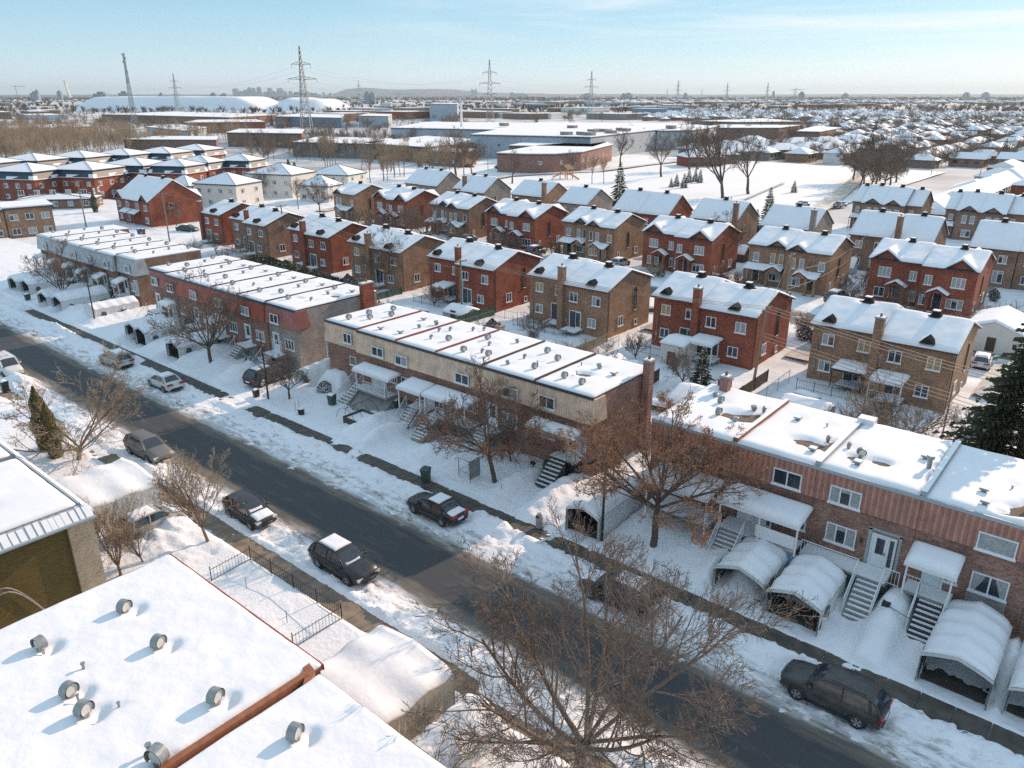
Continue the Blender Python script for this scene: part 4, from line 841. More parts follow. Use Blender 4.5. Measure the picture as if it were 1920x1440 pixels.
def semi_rear(label, x0, x1, y0, brickm, left, detail=True, door_cover=None, group=None, chim=False, ze=6.0, zr=7.65):
    """half of a semi-detached pair seen from its back yard"""
    depth = 9.7; y1 = y0 + depth; yr = y0 + 4.7
    root = thing('semi_detached_house', label, 'house', ((x0 + x1) / 2, y0, 0), 0, group)
    house_walls(root, x0 + 0.01, x1 - 0.01, y0, y1, ze, zr, yr, brickm)
    rf, base = gable_roof(root, x0 - (0.25 if left else 0.0), x1 + (0.25 if not left else 0.0), y0, y1, ze, zr, yr, 0.35, res=0.3, bare=[((x0 + x1) / 2 + .3 + _sn.uniform(-.2, .2), yr - .15, _sn.uniform(.7, 1.1), .42), ((x0 + x1) / 2 + _sn.uniform(-2.5, 2.5), y1 - .5, 1.2, .4)])
    xm = (x0 + x1) / 2; o = 0.9 if left else -0.9
    vent(rf, xm + 0.3, yr - 0.3, zr + 0.2, 'ridge'); vent(rf, x0 + (1.4 if left else 4.0), y0 + 0.15, ze + 0.42, 'gablet', 0, 1.5)
    if detail:
        window(root, x0 + 1.6, 4.05, 1.15, 1.15, y0, lites=2); window(root, x1 - 1.5, 4.05, 1.15, 1.15, y0, lites=2)
        window(root, x0 + (1.6 if left else 4.3), 1.35, 1.15, 1.1, y0, lites=2)
        door(root, x0 + (4.3 if left else 1.9), 0.9, y0, 1.5, 2.0, side=0.7, col='dark_trim')
        landing(root, x0 + (3.3 if left else 0.8), x0 + (5.6 if left else 3.1), y0 - 1.8, y0 - 0.02, 0.9)
        g = MB(); g.path([(x0 + 0.6, y0 - 0.08, 0.9), (x0 + 0.6, y0 - 0.08, 4.2), (x0 + 0.6, y0 - 0.25, 4.4)], 0.045, 6); g.box(x0 + 0.48, y0 - 0.14, 1.5, x0 + 0.72, y0 - 0.02, 1.9); g.build('service_mast', MM('zinc'), root)
        if not left:
            window(root, y0 + 6.2, 2.6, 0.5, 2.8, x1 - 0.01, 'E', lites=1, kind=0, frame='dark_trim'); window(root, y0 + 3.0, 1.3, 1.1, 1.2, x1 - 0.01, 'E', lites=2)
            window(root, y0 + 6.5, 0.7, 0.6, 0.7, x1 - 0.01, 'E', lites=1, kind=0)
            g = MB(); g.path([(x1 + 0.05, y0 + 0.3, 0.2), (x1 + 0.05, y0 + 0.3, 5.8)], 0.05, 6); g.build('rain_pipe', MM('dark_trim'), root)
    if chim: chimney(root, x0 - 0.1, y0 - 0.18, 0, 8.1, 0.75, 0.75, brickm)
    if door_cover:
        a, b, zc, tr = door_cover; canopy(root, x0 + a, x0 + b, y0 - 0.02, y0 - 2.6, zc + 0.2, zc, [(x0 + a + 0.1, y0 - 2.5), (x0 + b - 0.1, y0 - 2.5)], 0.9, trim=tr, name='patio_roof')
        railing(root, [(x0 + a + 0.1, y0 - 2.5, 0.9), (x0 + b - 0.1, y0 - 2.5, 0.9)], gap=0.2, m='white' if tr == 'white' else 'black')
    return root
def semi_front(label, x0, x1, y0, brickm, left, style, group=None, ze=6.2, zr=7.9, detail=True):
    """half of a semi-detached pair seen from the street: cross gable and porch"""
    depth = 9.7; y1 = y0 + depth; yr = y0 + 5.0
    root = thing('semi_detached_house', label, 'house', ((x0 + x1) / 2, y0, 0), 0, group)
    wd = x1 - x0; gw = 1.5 if style == 'tan' else 1.9
    gx = (x0 + (wd - gw - 0.25 if left else gw + 0.2)) if style == 'tan' else (x0 + (gw + 0.1 if left else wd - gw - 0.1))
    gh = 0.95 if style == 'tan' else 1.35
    house_walls(root, x0 + 0.01, x1 - 0.01, y0, y1, ze, zr, yr, brickm)
    rf, base = gable_roof(root, x0 - (0.25 if left else 0), x1 + (0.25 if not left else 0), y0, y1, ze, zr, yr, 0.35, gablet=[(gx, gw, gh)], res=0.35)
    s0 = (zr - ze) / (yr - y0); zf = ze - s0 * 0.35
    g = MB(); g.prism([(gx - gw + 0.15, y0 - 0.02, zf - 0.1), (gx + gw - 0.15, y0 - 0.02, zf - 0.1), (gx, y0 - 0.02, zf + gh)], (0, 0.3, 0)); g.build('gable_wall', MM(brickm), root)
    g = MB()
    for sx in (-1, 1): g.prism([(gx, y0 - 0.36, zf + gh + 0.13), (gx + sx * (gw + 0.03), y0 - 0.36, zf + 0.1), (gx + sx * (gw + 0.03), y0 - 0.36, zf - 0.08), (gx, y0 - 0.36, zf + gh - 0.06)], (0, 0.3, 0))
    g.build('gable_trim', MM('dark_trim'), rf)
    vent(rf, (x0 + x1) / 2 + 0.4, yr - 0.3, zr + 0.25, 'ridge')
    if style == 'tan':
        window(root, gx - 0.5, 3.7, 0.7, 1.5, y0 - 0.0, lites=1); window(root, gx + 0.75, 3.7, 0.7, 1.5, y0, lites=1)
        window(root, x0 + (1.2 if left else wd - 1.0), 3.8, 0.9, 1.3, y0, lites=1)
        px0, px1 = (x0 + 0.1, x0 + wd - 0.4) if left else (x0 + 1.9, x1 - 1.0)
        window(root, gx, 1.2, 1.7, 1.2, y0, lites=3)
        xd = x0 + (1.4 if left else wd - 2.2); door(root, xd, 0.9, y0, col='dark_trim')
        g = MB(); g.prism([(px0, y0, 3.5), (px0, y0 - 1.7, 2.9), (px0, y0 - 1.7, 2.75), (px0, y0, 2.75)], (px1 - px0, 0, 0)); pr_ = g.build('porch_roof', MM('dark_trim'), root)
        pgx = px1 - 1.0 if left else px0 + 1.0
        def pb(x, y): return max(2.92 + (y - y0 + 1.7) * 0.35, 3.7 - abs(x - pgx) * 0.62 if abs(x - pgx) < 1.3 else 0)
        snow_slab(pr_, px0 - 0.1, px1 + 0.1, y0 - 1.85, y0 - 0.02, 0, 0.18, 0.2, 'porch_snow', pb, wave=0.02)
        g = MB(); g.prism([(pgx - 0.95, y0 - 1.72, 2.75), (pgx + 0.95, y0 - 1.72, 2.75), (pgx, y0 - 1.72, 3.6)], (0, 0.15, 0)); g.build('porch_gable', MM(brickm), root)
        for p in ((px0 + 0.2 if left else px1 - 0.2), (px1 - 1.9 if left else px0 + 2.0)):
            g = MB(); g.box(p - 0.18, y0 - 1.68, 0, p + 0.18, y0 - 1.32, 2.75); g.build('porch_pier', MM(brickm), root)
    else:
        window(root, gx, 3.85, 1.6, 1.35, y0, lites=3, kind=3); window(root, x0 + (wd - 1.1 if left else 1.0), 3.8, 0.9, 1.3, y0, lites=2, kind=3)
        window(root, gx, 1.1, 2.0, 1.3, y0, lites=3); window(root, x0 + (wd - 0.8 if left else 0.7), 1.1, 0.8, 1.4, y0, lites=2)
        pgx = x0 + (wd * 0.58 if left else wd * 0.38); door(root, pgx, 0.9, y0, 1.0, 2.1, col='dark_trim')
        g = MB()
        for sx in (-1, 1): g.prism([(pgx, y0 - 1.5, 3.75), (pgx + sx * 1.35, y0 - 1.5, 3.0), (pgx + sx * 1.35, y0 - 1.5, 2.88), (pgx, y0 - 1.5, 3.63)], (0, 1.5, 0))
        pr_ = g.build('porch_roof', MM('dark_trim'), root)
        snow_slab(pr_, pgx - 1.35, pgx + 1.35, y0 - 1.5, y0 - 0.02, 0, 0.16, 0.2, 'porch_snow', lambda x, y: 3.76 - abs(x - pgx) * 0.555, wave=0.02)
        g = MB(); g.prism([(pgx - 1.2, y0 - 1.35, 2.7), (pgx - 0.75, y0 - 1.35, 2.7), (pgx - 0.5, y0 - 1.35, 3.1), (pgx + 0.5, y0 - 1.35, 3.1), (pgx + 0.75, y0 - 1.35, 2.7), (pgx + 1.2, y0 - 1.35, 2.7), (pgx + 1.2, y0 - 1.35, 2.95), (pgx, y0 - 1.35, 3.62), (pgx - 1.2, y0 - 1.35, 2.95)], (0, 0.25, 0))
        for p in (pgx - 0.98, pgx + 0.98): g.box(p - 0.22, y0 - 1.35, 0, p + 0.22, y0 - 1.1, 2.7)
        g.build('porch_arch', MM(brickm), root)
        stairs(root, pgx - 0.75, pgx + 0.75, y0 - 1.35, y0 - 2.5, 0.9, 0.35, 3)
    if not left:
        window(root, y0 + 4.3, 2.4, 0.5, 2.7, x1 - 0.01, 'E', lites=1, kind=0, frame='dark_trim'); window(root, y0 + 7.0, 1.1, 1.1, 1.2, x1 - 0.01, 'E', lites=2)
        window(root, y0 + 1.4, 0.9, 0.6, 1.2, x1 - 0.01, 'E', lites=1)
    return root
R1G = 'semi-detached houses with their backs to the tan row'
# (x0, xmid, x1, y, brick, left label, right label, chimney on right half)
ROW1 = [(-23.6, -17.15, -10.8, 73.2, 'tan_brick', 'tan brick half house with a dark-framed patio roof, nearest at the right', 'tan brick half house with a white patio roof, left of the big spruce', True),
        (-41.3, -35.2, -28.8, 72.9, 'red_brick', 'left half of the red brick pair with a small chimney at the right of centre', 'red brick half house with a white patio roof beside the leaning utility pole', True),
        (-58.7, -52.5, -46.2, 72.3, 'tan_brick', 'left half of the tan pair with the tall chimney behind the tan row', 'right half of the tan pair with the tall chimney, sunlit stair window', True),
        (-76.7, -70.2, -63.6, 72.4, 'red_brick', 'left half of the red pair behind the grey-brick end house', 'right half of the red pair above the end of the red row', False),
        (-94.4, -88.0, -81.4, 72.6, 'tan_brick', 'left half of the tan pair behind the slender bare back-yard tree', 'right half of the tan pair, broad blank gable beside the bare back-yard tree', True),
        (-111.5, -105.3, -99.1, 73.6, 'red_brick', 'left half of the red pair above the dark cedar hedge', 'right half of the red pair above the dark cedar hedge', True),
        (-129.7, -123.4, -116.8, 73.8, 'brown_brick', 'left half of the brown pair behind a tall utility pole', 'right half of the brown pair with a utility pole before its gable', False)]
for x0, xm, x1, y0, bm, la, lb, ch in ROW1:
    near = x0 > -80
    semi_rear(la, x0, xm, y0 + 1.4, bm, True, True, ((3.0, 6.1, 2.7, 'dark_trim') if x0 > -30 else ((2.6, 5.2, 2.6, 'buff_brick') if x0 < -70 and x0 > -80 else None)), R1G)
    semi_rear(lb, xm, x1, y0, bm, False, True, ((0.3, 3.2, 2.9, 'white') if x0 > -45 else None), R1G, ch)
    if not ch: chimney(sc.objects[-1] if False else [o for o in sc.objects if o.get('label') == la][0], xm - 0.8, y0 + 1.4 - 0.2, 0, 8.0, 0.65, 0.65, 'red_brick')
semi_rear('single red brick house with a chimney, far left of the back-to-back row', -140.6, -134.2, 75.6, 'red_brick', False, True, None, R1G, True)
R2G = 'semi-detached houses facing the second street'
ROW2 = [(-28.8, -22.1, -15.6, 109.9, 'red_brick', 'red', 'left half of the red pair with arched brick porches, at the right', 'right half of the red pair with arched brick porches, sunlit side wall'),
        (-45.9, -39.9, -33.6, 109.2, 'tan_brick', 'tan', 'tan half house with a gabled porch, left of the tall cedar', 'tan half house just right of the tall cedar by its porch'),
        (-63.9, -57.6, -51.2, 108.8, 'red_brick', 'red', 'left half of the red pair veiled by bare trees on the second street', 'right half of the red pair veiled by bare trees on the second street'),
        (-80.3, -74.7, -68.8, 109.0, 'tan_brick', 'tan', 'left half of the tan pair with twin gabled porches, centre of the picture', 'right half of the tan pair with twin gabled porches, centre of the picture'),
        (-98.5, -92.2, -85.7, 109.0, 'red_brick', 'red', 'left half of the red pair behind the leafy brown shrub', 'right half of the red pair left of the centre tan pair'),
        (-114.8, -109.0, -103.0, 110.0, 'brown_brick', 'tan', 'left half of the brown pair beside the little snow-dusted spruce', 'right half of the brown pair with shed-roofed porch and long blank gable'),
        (-132.8, -127.0, -120.8, 110.3, 'red_brick', 'red', 'left half of the red pair behind tangled bare trees', 'right half of the red pair with a plain red gable, behind bare trees')]
for x0, xm, x1, y0, bm, st, la, lb in ROW2:
    semi_front(la, x0, xm, y0 + 1.2, bm, True, st, R2G); semi_front(lb, xm, x1, y0, bm, False, st, R2G)
semi_front('single tan brick house with small gabled porch, far left on the second street', -145.5, -138.0, 110.5, 'tan_brick', False, 'tan', R2G)

def simple_house(label, x0, x1, y0, depth, ze, zr, brickm, wins=(), chim=None, group=None, gab=None, side=True, trim='dark_trim', cat='house', name='house', ridge='X', porch=None):
    root = thing(name, label, cat, ((x0 + x1) / 2, y0, 0), 0, group); y1 = y0 + depth; yr = y0 + depth / 2
    house_walls(root, x0, x1, y0, y1, ze, zr, yr, brickm)
    rf, base = gable_roof(root, x0 - 0.2, x1 + 0.2, y0, y1, ze, zr, yr, 0.35, trim, gablet=gab, res=0.5, wave=0.04)
    vent(rf, (x0 + x1) / 2, yr, zr + 0.25, 'ridge')
    for a, z0, wd, h, n, k in wins: window(root, x0 + a, z0, wd, h, y0, lites=n, kind=k)
    if gab:
        for gx, gw, gh in gab:
            s0 = (zr - ze) / (yr - y0); zf = ze - s0 * 0.35
            g = MB(); g.prism([(gx - gw + 0.1, y0 - 0.02, zf - 0.1), (gx + gw - 0.1, y0 - 0.02, zf - 0.1), (gx, y0 - 0.02, zf + gh)], (0, 0.3, 0)); g.build('gable_wall', MM(brickm), root)
    if side: window(root, y0 + depth * 0.4, 3.9, 0.8, 1.1, x1, 'E', lites=1, kind=0)
    if chim: chimney(root, x0 + chim, y0 - 0.2, 0, zr + 0.5, 0.8, 0.8, brickm)
    if porch:
        for a, b in porch: canopy(root, x0 + a, x0 + b, y0 - 0.02, y0 - 1.6, 3.5, 2.8, [(x0 + a + 0.1, y0 - 1.5), (x0 + b - 0.1, y0 - 1.5)], 0, trim='dark_trim', name='porch_roof')
    return root
R3G = 'houses backing onto the third lane'
W2 = [(1.5, 3.9, 1.1, 1.2, 2, 3), (4.4, 3.9, 1.1, 1.2, 2, 1), (1.5, 1.2, 1.1, 1.2, 2, 0), (4.2, 1.0, 1.4, 1.8, 2, 2)]
for lab, x0, x1, y0, zr, bm, ch in (
        ('grey brick half house with a blue-shaded roof and chimney, upper left of centre', -150.2, -144.2, 137.0, 9.0, 'grey_brick', None), ('grey brick half house beside a dark chimney, bare trees behind', -144.1, -138.0, 136.3, 9.0, 'grey_brick', 0.0),
        ('small dark half house with blue-shaded roof and one thin chimney', -132.0, -127.0, 136.0, 8.6, 'brown_brick', 3.8), ('grey brick house with a broad sunlit roof, left of the park', -126.9, -119.7, 133.2, 8.9, 'grey_brick', None),
        ('low tan house with a stout brick chimney at its right end', -113.8, -104.4, 136.0, 8.6, 'tan_brick', 9.4), ('grey stucco house with an arched window, left of the park spruce', -97.4, -90.2, 131.8, 8.6, 'grey_brick', None),
        ('left half of the red pair below the park with blue-shaded roof', -82.4, -76.3, 129.6, 9.2, 'red_brick', None), ('right half of the red pair below the park with blue-shaded roof', -76.2, -70.0, 129.0, 9.2, 'red_brick', None),
        ('brown house with its gable towards the left, right of the red pair', -65.8, -57.0, 130.0, 8.8, 'brown_brick', 8.6), ('pale brick house with a long blue-shaded roof beside the sanded road', -52.4, -43.4, 130.0, 8.8, 'grey_brick', 8.8),
        ('dark brick house half hidden by a utility pole, upper right', -37.6, -31.4, 130.6, 9.0, 'brown_brick', None), ('dark brick house with a pink chimney, upper right', -31.0, -25.4, 130.2, 9.0, 'brown_brick', 0.6),
        ('dark brick house with a blue-shaded roof near the right edge', -20.4, -14.3, 131.0, 9.0, 'brown_brick', None), ('dark brick house cut by the right edge, blue-shaded roof', -14.2, -8.0, 131.2, 9.0, 'brown_brick', None)):
    simple_house(lab, x0, x1, y0, 9.5, 6.0, zr, bm, W2, ch, R3G)
R4G = 'dark brick houses facing the third street'
def r4(x, tag_):
    wing = [(1.1, 3.9, 0.8, 1.1, 1, 3), (1.1, 1.0, 0.9, 1.6, 1, 0)]
    mid = [(1.5, 3.6, 0.8, 1.5, 1, 3), (2.9, 3.6, 0.8, 1.5, 1, 3), (2.2, 1.0, 1.6, 1.4, 2, 2)]
    simple_house('narrow left wing of the ' + tag_, x, x + 2.2, 173.4, 9, 6.0, 8.6, 'brown_brick', wing, None, R4G, porch=[(0, 2.1)])
    simple_house('left gabled house of the ' + tag_, x + 2.22, x + 6.3, 172, 10, 6.0, 8.9, 'brown_brick', mid, None, R4G, gab=[(x + 4.3, 1.6, 1.1)])
    simple_house('right gabled house of the ' + tag_, x + 6.32, x + 10.5, 171.6, 10, 6.0, 8.9, 'brown_brick', mid, None, R4G, gab=[(x + 8.4, 1.6, 1.1)])
    simple_house('narrow right wing of the ' + tag_, x + 10.52, x + 13.4, 173.2, 9, 6.0, 8.6, 'brown_brick', wing, None, R4G, porch=[(0.1, 2.8)])
r4(-50.4, 'dark brick group beside the sanded road'); r4(-32.6, 'dark brick group at the upper right edge')
simple_house('last dark brick house cut by the right edge on the third street', -16.5, -8, 172.5, 9.5, 6.0, 8.9, 'red_brick', W2, None, R4G)

# ================================================================== TREES
def grow(seed, h, r0, fork=0.28, limbs=6, spread=0.9, lv=3, sub=(7, 6, 5), tilt=0.75, up=0.25, twr=0.012, leaves=0, multi=1, wob=0.18, droop=0.0, tlen=1.0):
    """a bare tree in local space: trunk + limbs in one mesh, twigs (and dead leaves) in the other"""
    R = random.Random(seed); T = MB(); C = MB()
    def seg(mb, p, d, ln, r, r2, n, ns, upw):
        pts = [p]; q = p; dd = d
        for i in range(ns):
            dd = (dd + Vector((R.uniform(-wob, wob), R.uniform(-wob, wob), R.uniform(-wob, wob) + upw))).normalized()
            q = q + dd * (ln / ns); pts.append(q)
        mb.path(pts, [r + (r2 - r) * i / ns for i in range(ns + 1)], n); return pts, dd
    def branch(p, d, ln, r, level):
        tgt = T if level <= 1 else C
        ns = 5 if level == 0 else (4 if level == 1 else (3 if level == 2 else 2))
        nn = 7 if level == 0 else (5 if level == 1 else 3)
        pts, dd = seg(tgt, p, d, ln, r, max(r * 0.35, twr * 0.6), nn, ns, (up * 0.25 if level < 2 else up * 0.12) - droop * (level >= 2))
        if level >= lv:
            if leaves:
                for _ in range(leaves):
                    q = pts[R.randrange(1, len(pts))] + Vector((R.uniform(-.12, .12), R.uniform(-.12, .12), R.uniform(-.12, .12)))
                    a = Vector((R.uniform(-1, 1), R.uniform(-1, 1), R.uniform(-1, 1))).normalized() * 0.05; b = a.orthogonal().normalized() * 0.03
                    C.poly([q - a, q - b, q + a, q + b], 1)
            return
        n = sub[min(level, len(sub) - 1)]
        for i in range(n):
            t = 0.22 + 0.78 * (i + R.random()) / n; k = min(len(pts) - 2, int(t * (len(pts) - 1))); f = t * (len(pts) - 1) - k
            q = pts[k].lerp(pts[k + 1], min(1, f)); bd = (pts[k + 1] - pts[k]).normalized()
            az = R.uniform(0, 2 * math.pi); o = bd.orthogonal().normalized(); o = (Matrix.Rotation(az, 3, bd) @ o)
            ang = R.uniform(0.45, 0.95); nd = (bd * math.cos(ang) + o * math.sin(ang)).normalized()
            if level < 2: nd = (nd + Vector((0, 0, up * 0.5))).normalized()
            l2 = ln * R.uniform(0.38, 0.6) * (1.15 - 0.55 * t) * (tlen if level >= 1 else 1); rr = max(twr, r * (0.5 - 0.22 * t))
            branch(q, nd, l2, rr, level + 1)
    for mtr in range(multi):
        base = Vector((R.uniform(-.1, .1), R.uniform(-.1, .1), 0)) if multi > 1 else Vector((0, 0, 0))
        d0 = Vector((R.uniform(-.3, .3), R.uniform(-.3, .3), 1)).normalized() if multi > 1 else Vector((R.uniform(-.05, .05), R.uniform(-.05, .05), 1)).normalized()
        base = base - Vector((0, 0, 0.3))
        tp, td = seg(T, base, d0, h * fork + 0.3, r0 * (1.15 if multi == 1 else 0.7), r0 * 0.72 * (1 if multi == 1 else 0.7), 9, 3, 0.06)
        L = h * (1 - fork)
        for i in range(limbs):
            az = 2 * math.pi * (i + R.uniform(0, 0.7)) / limbs; tl = tilt * R.uniform(0.55, 1.1)
            if i == 0: tl = 0.12
            nd = (td * math.cos(tl) + Vector((math.cos(az), math.sin(az), 0)) * math.sin(tl) * spread).normalized()
            q = tp[-1].lerp(tp[-2], R.uniform(0, 0.6) * (i != 0)); ll = L * R.uniform(0.72, 0.95) * (1.0 if i else 1.02)
            branch(q, nd, ll / (1 if i == 0 else 1.05), r0 * R.uniform(0.34, 0.5), 0)
    return T, C
def plant_tree(label, x, y, key, scale=1.0, rz=0.0, z=0.2, cat='tree', group=None, name='bare_tree'):
    root = thing(name, label, cat, (x, y, z), rz, group); root.scale = (scale,) * 3
    tm, cm = key
    for n, me in (('trunk', tm), ('crown', cm)):
        o = bpy.data.objects.new(n, me); sc.collection.objects.link(o); o.parent = root
    return root
def tree_kind(key, bark, twig, **k):
    def mk():
        T, C = grow(**k); return T.mesh('trunk', MM(bark), True), C.mesh('crown', MM(twig, 'leaf'))
    return cached(('tree', key), mk)
KB = tree_kind('big', 'bark', 'twig', seed=11, h=11.4, r0=0.27, fork=0.22, limbs=10, spread=1.25, lv=4, sub=(9, 7, 5, 4), tilt=1.02, up=0.28, twr=0.0115, tlen=1.12, wob=0.15)
KO = tree_kind('orange', 'dark_bark', 'red_twig', seed=15, h=9.8, r0=0.2, fork=0.34, limbs=13, spread=1.05, lv=4, sub=(8, 6, 5, 3), tilt=1.15, up=0.2, twr=0.012, leaves=1, wob=0.13)
KR = tree_kind('reddish', 'dark_bark', 'red_twig', seed=9, h=8.6, r0=0.17, fork=0.32, limbs=11, wob=0.14, spread=1.1, lv=4, sub=(8, 7, 5, 3), tilt=1.05, up=0.16, twr=0.013)
KM = tree_kind('street', 'dark_bark', 'twig', seed=21, h=9.2, r0=0.18, fork=0.26, limbs=9, wob=0.15, spread=1.1, lv=4, sub=(8, 6, 5, 3), tilt=1.0, up=0.2, twr=0.013)
KY = tree_kind('vase', 'bark', 'pale_twig', seed=31, h=6.0, r0=0.10, fork=0.22, limbs=10, spread=0.8, lv=3, sub=(9, 7, 4), tilt=0.62, up=0.3, twr=0.010)
KS = tree_kind('small', 'dark_bark', 'twig', seed=41, h=5.4, r0=0.11, fork=0.25, limbs=7, spread=1.0, lv=3, sub=(9, 7, 5), tilt=0.95, up=0.2, twr=0.012)
KP = tree_kind('spreading', 'bark', 'pale_twig', seed=51, h=7.0, r0=0.16, fork=0.14, limbs=9, spread=1.35, lv=4, sub=(7, 6, 4, 3), tilt=1.15, up=0.22, twr=0.012)
KC = tree_kind('shrub', 'bark', 'pale_twig', seed=61, h=3.2, r0=0.06, fork=0.06, limbs=12, spread=1.1, lv=2, sub=(8, 7), tilt=0.9, up=0.2, twr=0.011)
KE = tree_kind('elm', 'dark_bark', 'twig', seed=71, h=14.5, r0=0.36, fork=0.30, limbs=6, spread=1.0, lv=3, sub=(8, 7, 5), tilt=0.75, up=0.28, twr=0.03)
KF = tree_kind('forked', 'dark_bark', 'twig', seed=77, h=15.5, r0=0.5, fork=0.22, limbs=3, spread=1.1, lv=3, sub=(8, 8, 5), tilt=0.7, up=0.25, twr=0.035, multi=2)
KV0 = tree_kind('yard', 'bark', 'twig', seed=95, h=5.0, r0=.1, fork=.2, limbs=8, spread=1.1, lv=2, sub=(9, 7), tilt=.9, up=.22, twr=.016)
KT = tree_kind('tall_thin', 'bark', 'pale_twig', seed=81, h=12, r0=0.16, fork=0.35, limbs=6, spread=0.7, lv=2, sub=(9, 7), tilt=0.55, up=0.3, twr=0.03)
KG = tree_kind('round', 'bark', 'twig', seed=91, h=13, r0=0.28, fork=0.32, limbs=10, spread=1.1, lv=3, sub=(9, 7, 6), tilt=1.0, up=0.2, twr=0.03)
def at_tree(label, u, v, key, h, kh, rz=0.0, **k):
    p = P(u, v); return plant_tree(label, p.x, p.y, key, h / kh, rz, **k)
plant_tree('big spreading bare tree at the bottom of the picture, beside the near pavement', *P(1078, 1476).xy, KB, 1.0, 0.4)
at_tree('tree still holding orange dead leaves, in front of the gap between the rows', 1222, 1035, KO, 10.6, 9.8, 0.5)
at_tree('reddish bare tree in front of the tan row, behind the parked black sedan', 930, 915, KR, 8.9, 8.6, 1.2)
at_tree('bare tree leaning in the snow in front of the red row', 398, 695, KM, 9.9, 9.2, 2.2)
at_tree('bare street tree beside the far left lamp and snow shelters', 120, 575, KM, 8.6, 9.2, 0.3)
at_tree('small bare tree behind the second lamp, in front of the grey brick gable', 545, 757, KS, 5.2, 5.4, 0.8)
at_tree('low spreading yellowish tree beside the near pavement at the left', 150, 872, KP, 8.6, 7.0, 0.2)
at_tree('young vase-shaped bare tree beside the parked grey and black cars', 393, 1028, KY, 6.4, 6.0, 0.4)
at_tree('pale many-branched small tree by the olive house corner', 230, 1090, KY, 5.6, 6.0, 2.5)
plant_tree('thin pale shrub tree beside the tan tempo shelter at the bottom', -17.6, 16.2, KC, 0.95, 0.2)
plant_tree('slim bare sapling between the olive house and the white parked car', *P(272, 1065).xy, KY, 0.55, 1.1)
plant_tree('bare shrub with brown leaves against the end of the tan row', -33.9, 40.5, KS, 0.8, 1.0)
plant_tree('leafless bush under the left end of the tan row canopy', *P(1250, 1000).xy, KC, 0.01, 0.0) if False else None
at_tree('slender bare tree in the back yard before the tan house gable', 730, 545, KM, 8.6, 9.2, 1.7)
plant_tree('gnarled pale tree under the wires behind the rust-sided row', -11.6, 62.0, KP, 1.05, 1.5)
plant_tree('small bare tree beside the dark evergreen behind the rows', -31.5, 63.5, KS, 0.8, 0.6)
plant_tree('round twiggy shrub in the yard behind the tan row end', -43.5, 63.0, KC, 1.1, 0.9)
plant_tree('bare shrub in front of the garden chimney pot, behind the tan row', -52.2, 66.5, KS, 0.75, 2.0)
at_tree('tangled bare tree in front of the second-street red pair, left', 868 + 0, 492, KS, 6.0, 5.4, 1.3)
MID = [(1245, 500, 'bare tree with a snowy mesh beneath, before the red pair on the second street', KS, 7.0), (1355, 505, 'tall bare tree at the right of the veiled red pair', KM, 8.8), (1335, 500, 'thinner bare tree beside the right red gable', KT, 8.0),
       (1620, 560, 'small white-tipped bare tree in the yard left of the arched porch pair', KS, 4.6), (690, 460, 'bare tree in front of the single tan house', KS, 6.6), (795, 470, 'dense bare tree hiding the second-street red pair', KM, 8.8),
       (770, 455, 'reddish bare tree beside the hidden red pair', KS, 7.5), (940, 455, 'dark leafy-looking bush tree before the red pair', KS, 6.8), (520, 350 + 20, 'bare tree in front of the white house', KT, 9), (490, 372, 'bare garden tree beside the white houses', KS, 8),
       (600, 400, 'round bare tree at the corner of the second street', KM, 8.2), (560, 395, 'bare tree left of the round tree at the corner', KT, 8), (332, 425, 'small round bare tree before the red gabled house', KS, 5.5),
       (360, 475 + 10, 'low spreading shrub beside the grey row gable', KC, 3.6), (1685, 640, 'bare hedge tree right of the white patio', KC, 3.0), (1370, 610, 'small bare shrub by the red pair gable', KC, 2.5)]
for i, (u, v, lb, k, h) in enumerate(MID):
    kh = {id(KS): 5.4, id(KM): 9.2, id(KT): 12, id(KC): 3.2}[id(k)]; at_tree(lb, u, v, k, h, kh, i * 1.1, group='bare garden trees')
PARK = [(1355, 372, 'huge bare tree with a forked trunk in the park', KF, 20, 15.5), (1403, 365, 'tall single-trunk bare tree right of the forked park tree', KE, 17, 14.5), (1240, 333, 'tall bare tree on the park slope above the spruce', KE, 15, 14.5),
        (1163, 312, 'bare tree at the park end of the curved brown building', KE, 14, 14.5), (960, 345, 'bare tree before the curved brown building, left side', KE, 10.5, 14.5), (1068, 325, 'small bare tree on the park drive', KE, 8, 14.5),
        (1110, 345, 'bare tree right of the playground', KT, 9.5, 12), (1132, 345, 'young bare tree right of the playground', KT, 8.5, 12), (1293, 318, 'bare tree behind the small spruces', KE, 17, 14.5), (1308, 318, 'second bare tree behind the small spruces', KE, 15, 14.5),
        (855, 330, 'tall slim bare tree left of the park', KE, 16, 14.5), (885, 335, 'round bare tree left of the park', KG, 13, 13), (870, 330, 'bare tree between two others left of the park', KT, 13, 12)]
for i, (u, v, lb, k, h, kh) in enumerate(PARK): at_tree(lb, u, v, k, h, kh, i * 0.9, z=0.1, group='bare park trees')
for i, (u, v) in enumerate([(1612, 356), (1628, 366), (1640, 352), (1655, 362), (1668, 350), (1680, 343), (1620, 345), (1650, 340), (1600, 340)]):
    p = P(u, v); plant_tree('round-crowned bare tree in the brown clump beside the sanded road', p.x, p.y, KG, 0.95 + 0.08 * (i % 3), i * 0.7, z=0, group='brown clump beside the sanded road')
rr = random.Random(77)
for i in range(34):
    u = rr.uniform(600, 850); v = rr.uniform(318, 345) if u > 640 else rr.uniform(300, 330)
    if 555 < u < 695 and v < 345 and v > 318 and u < 690: v = rr.uniform(296, 312)
    p = P(u, v); plant_tree('thin bare tree in the grove left of the park', p.x, p.y, KT, rr.uniform(0.7, 1.05), i, z=0, group='thin bare grove left of the park')
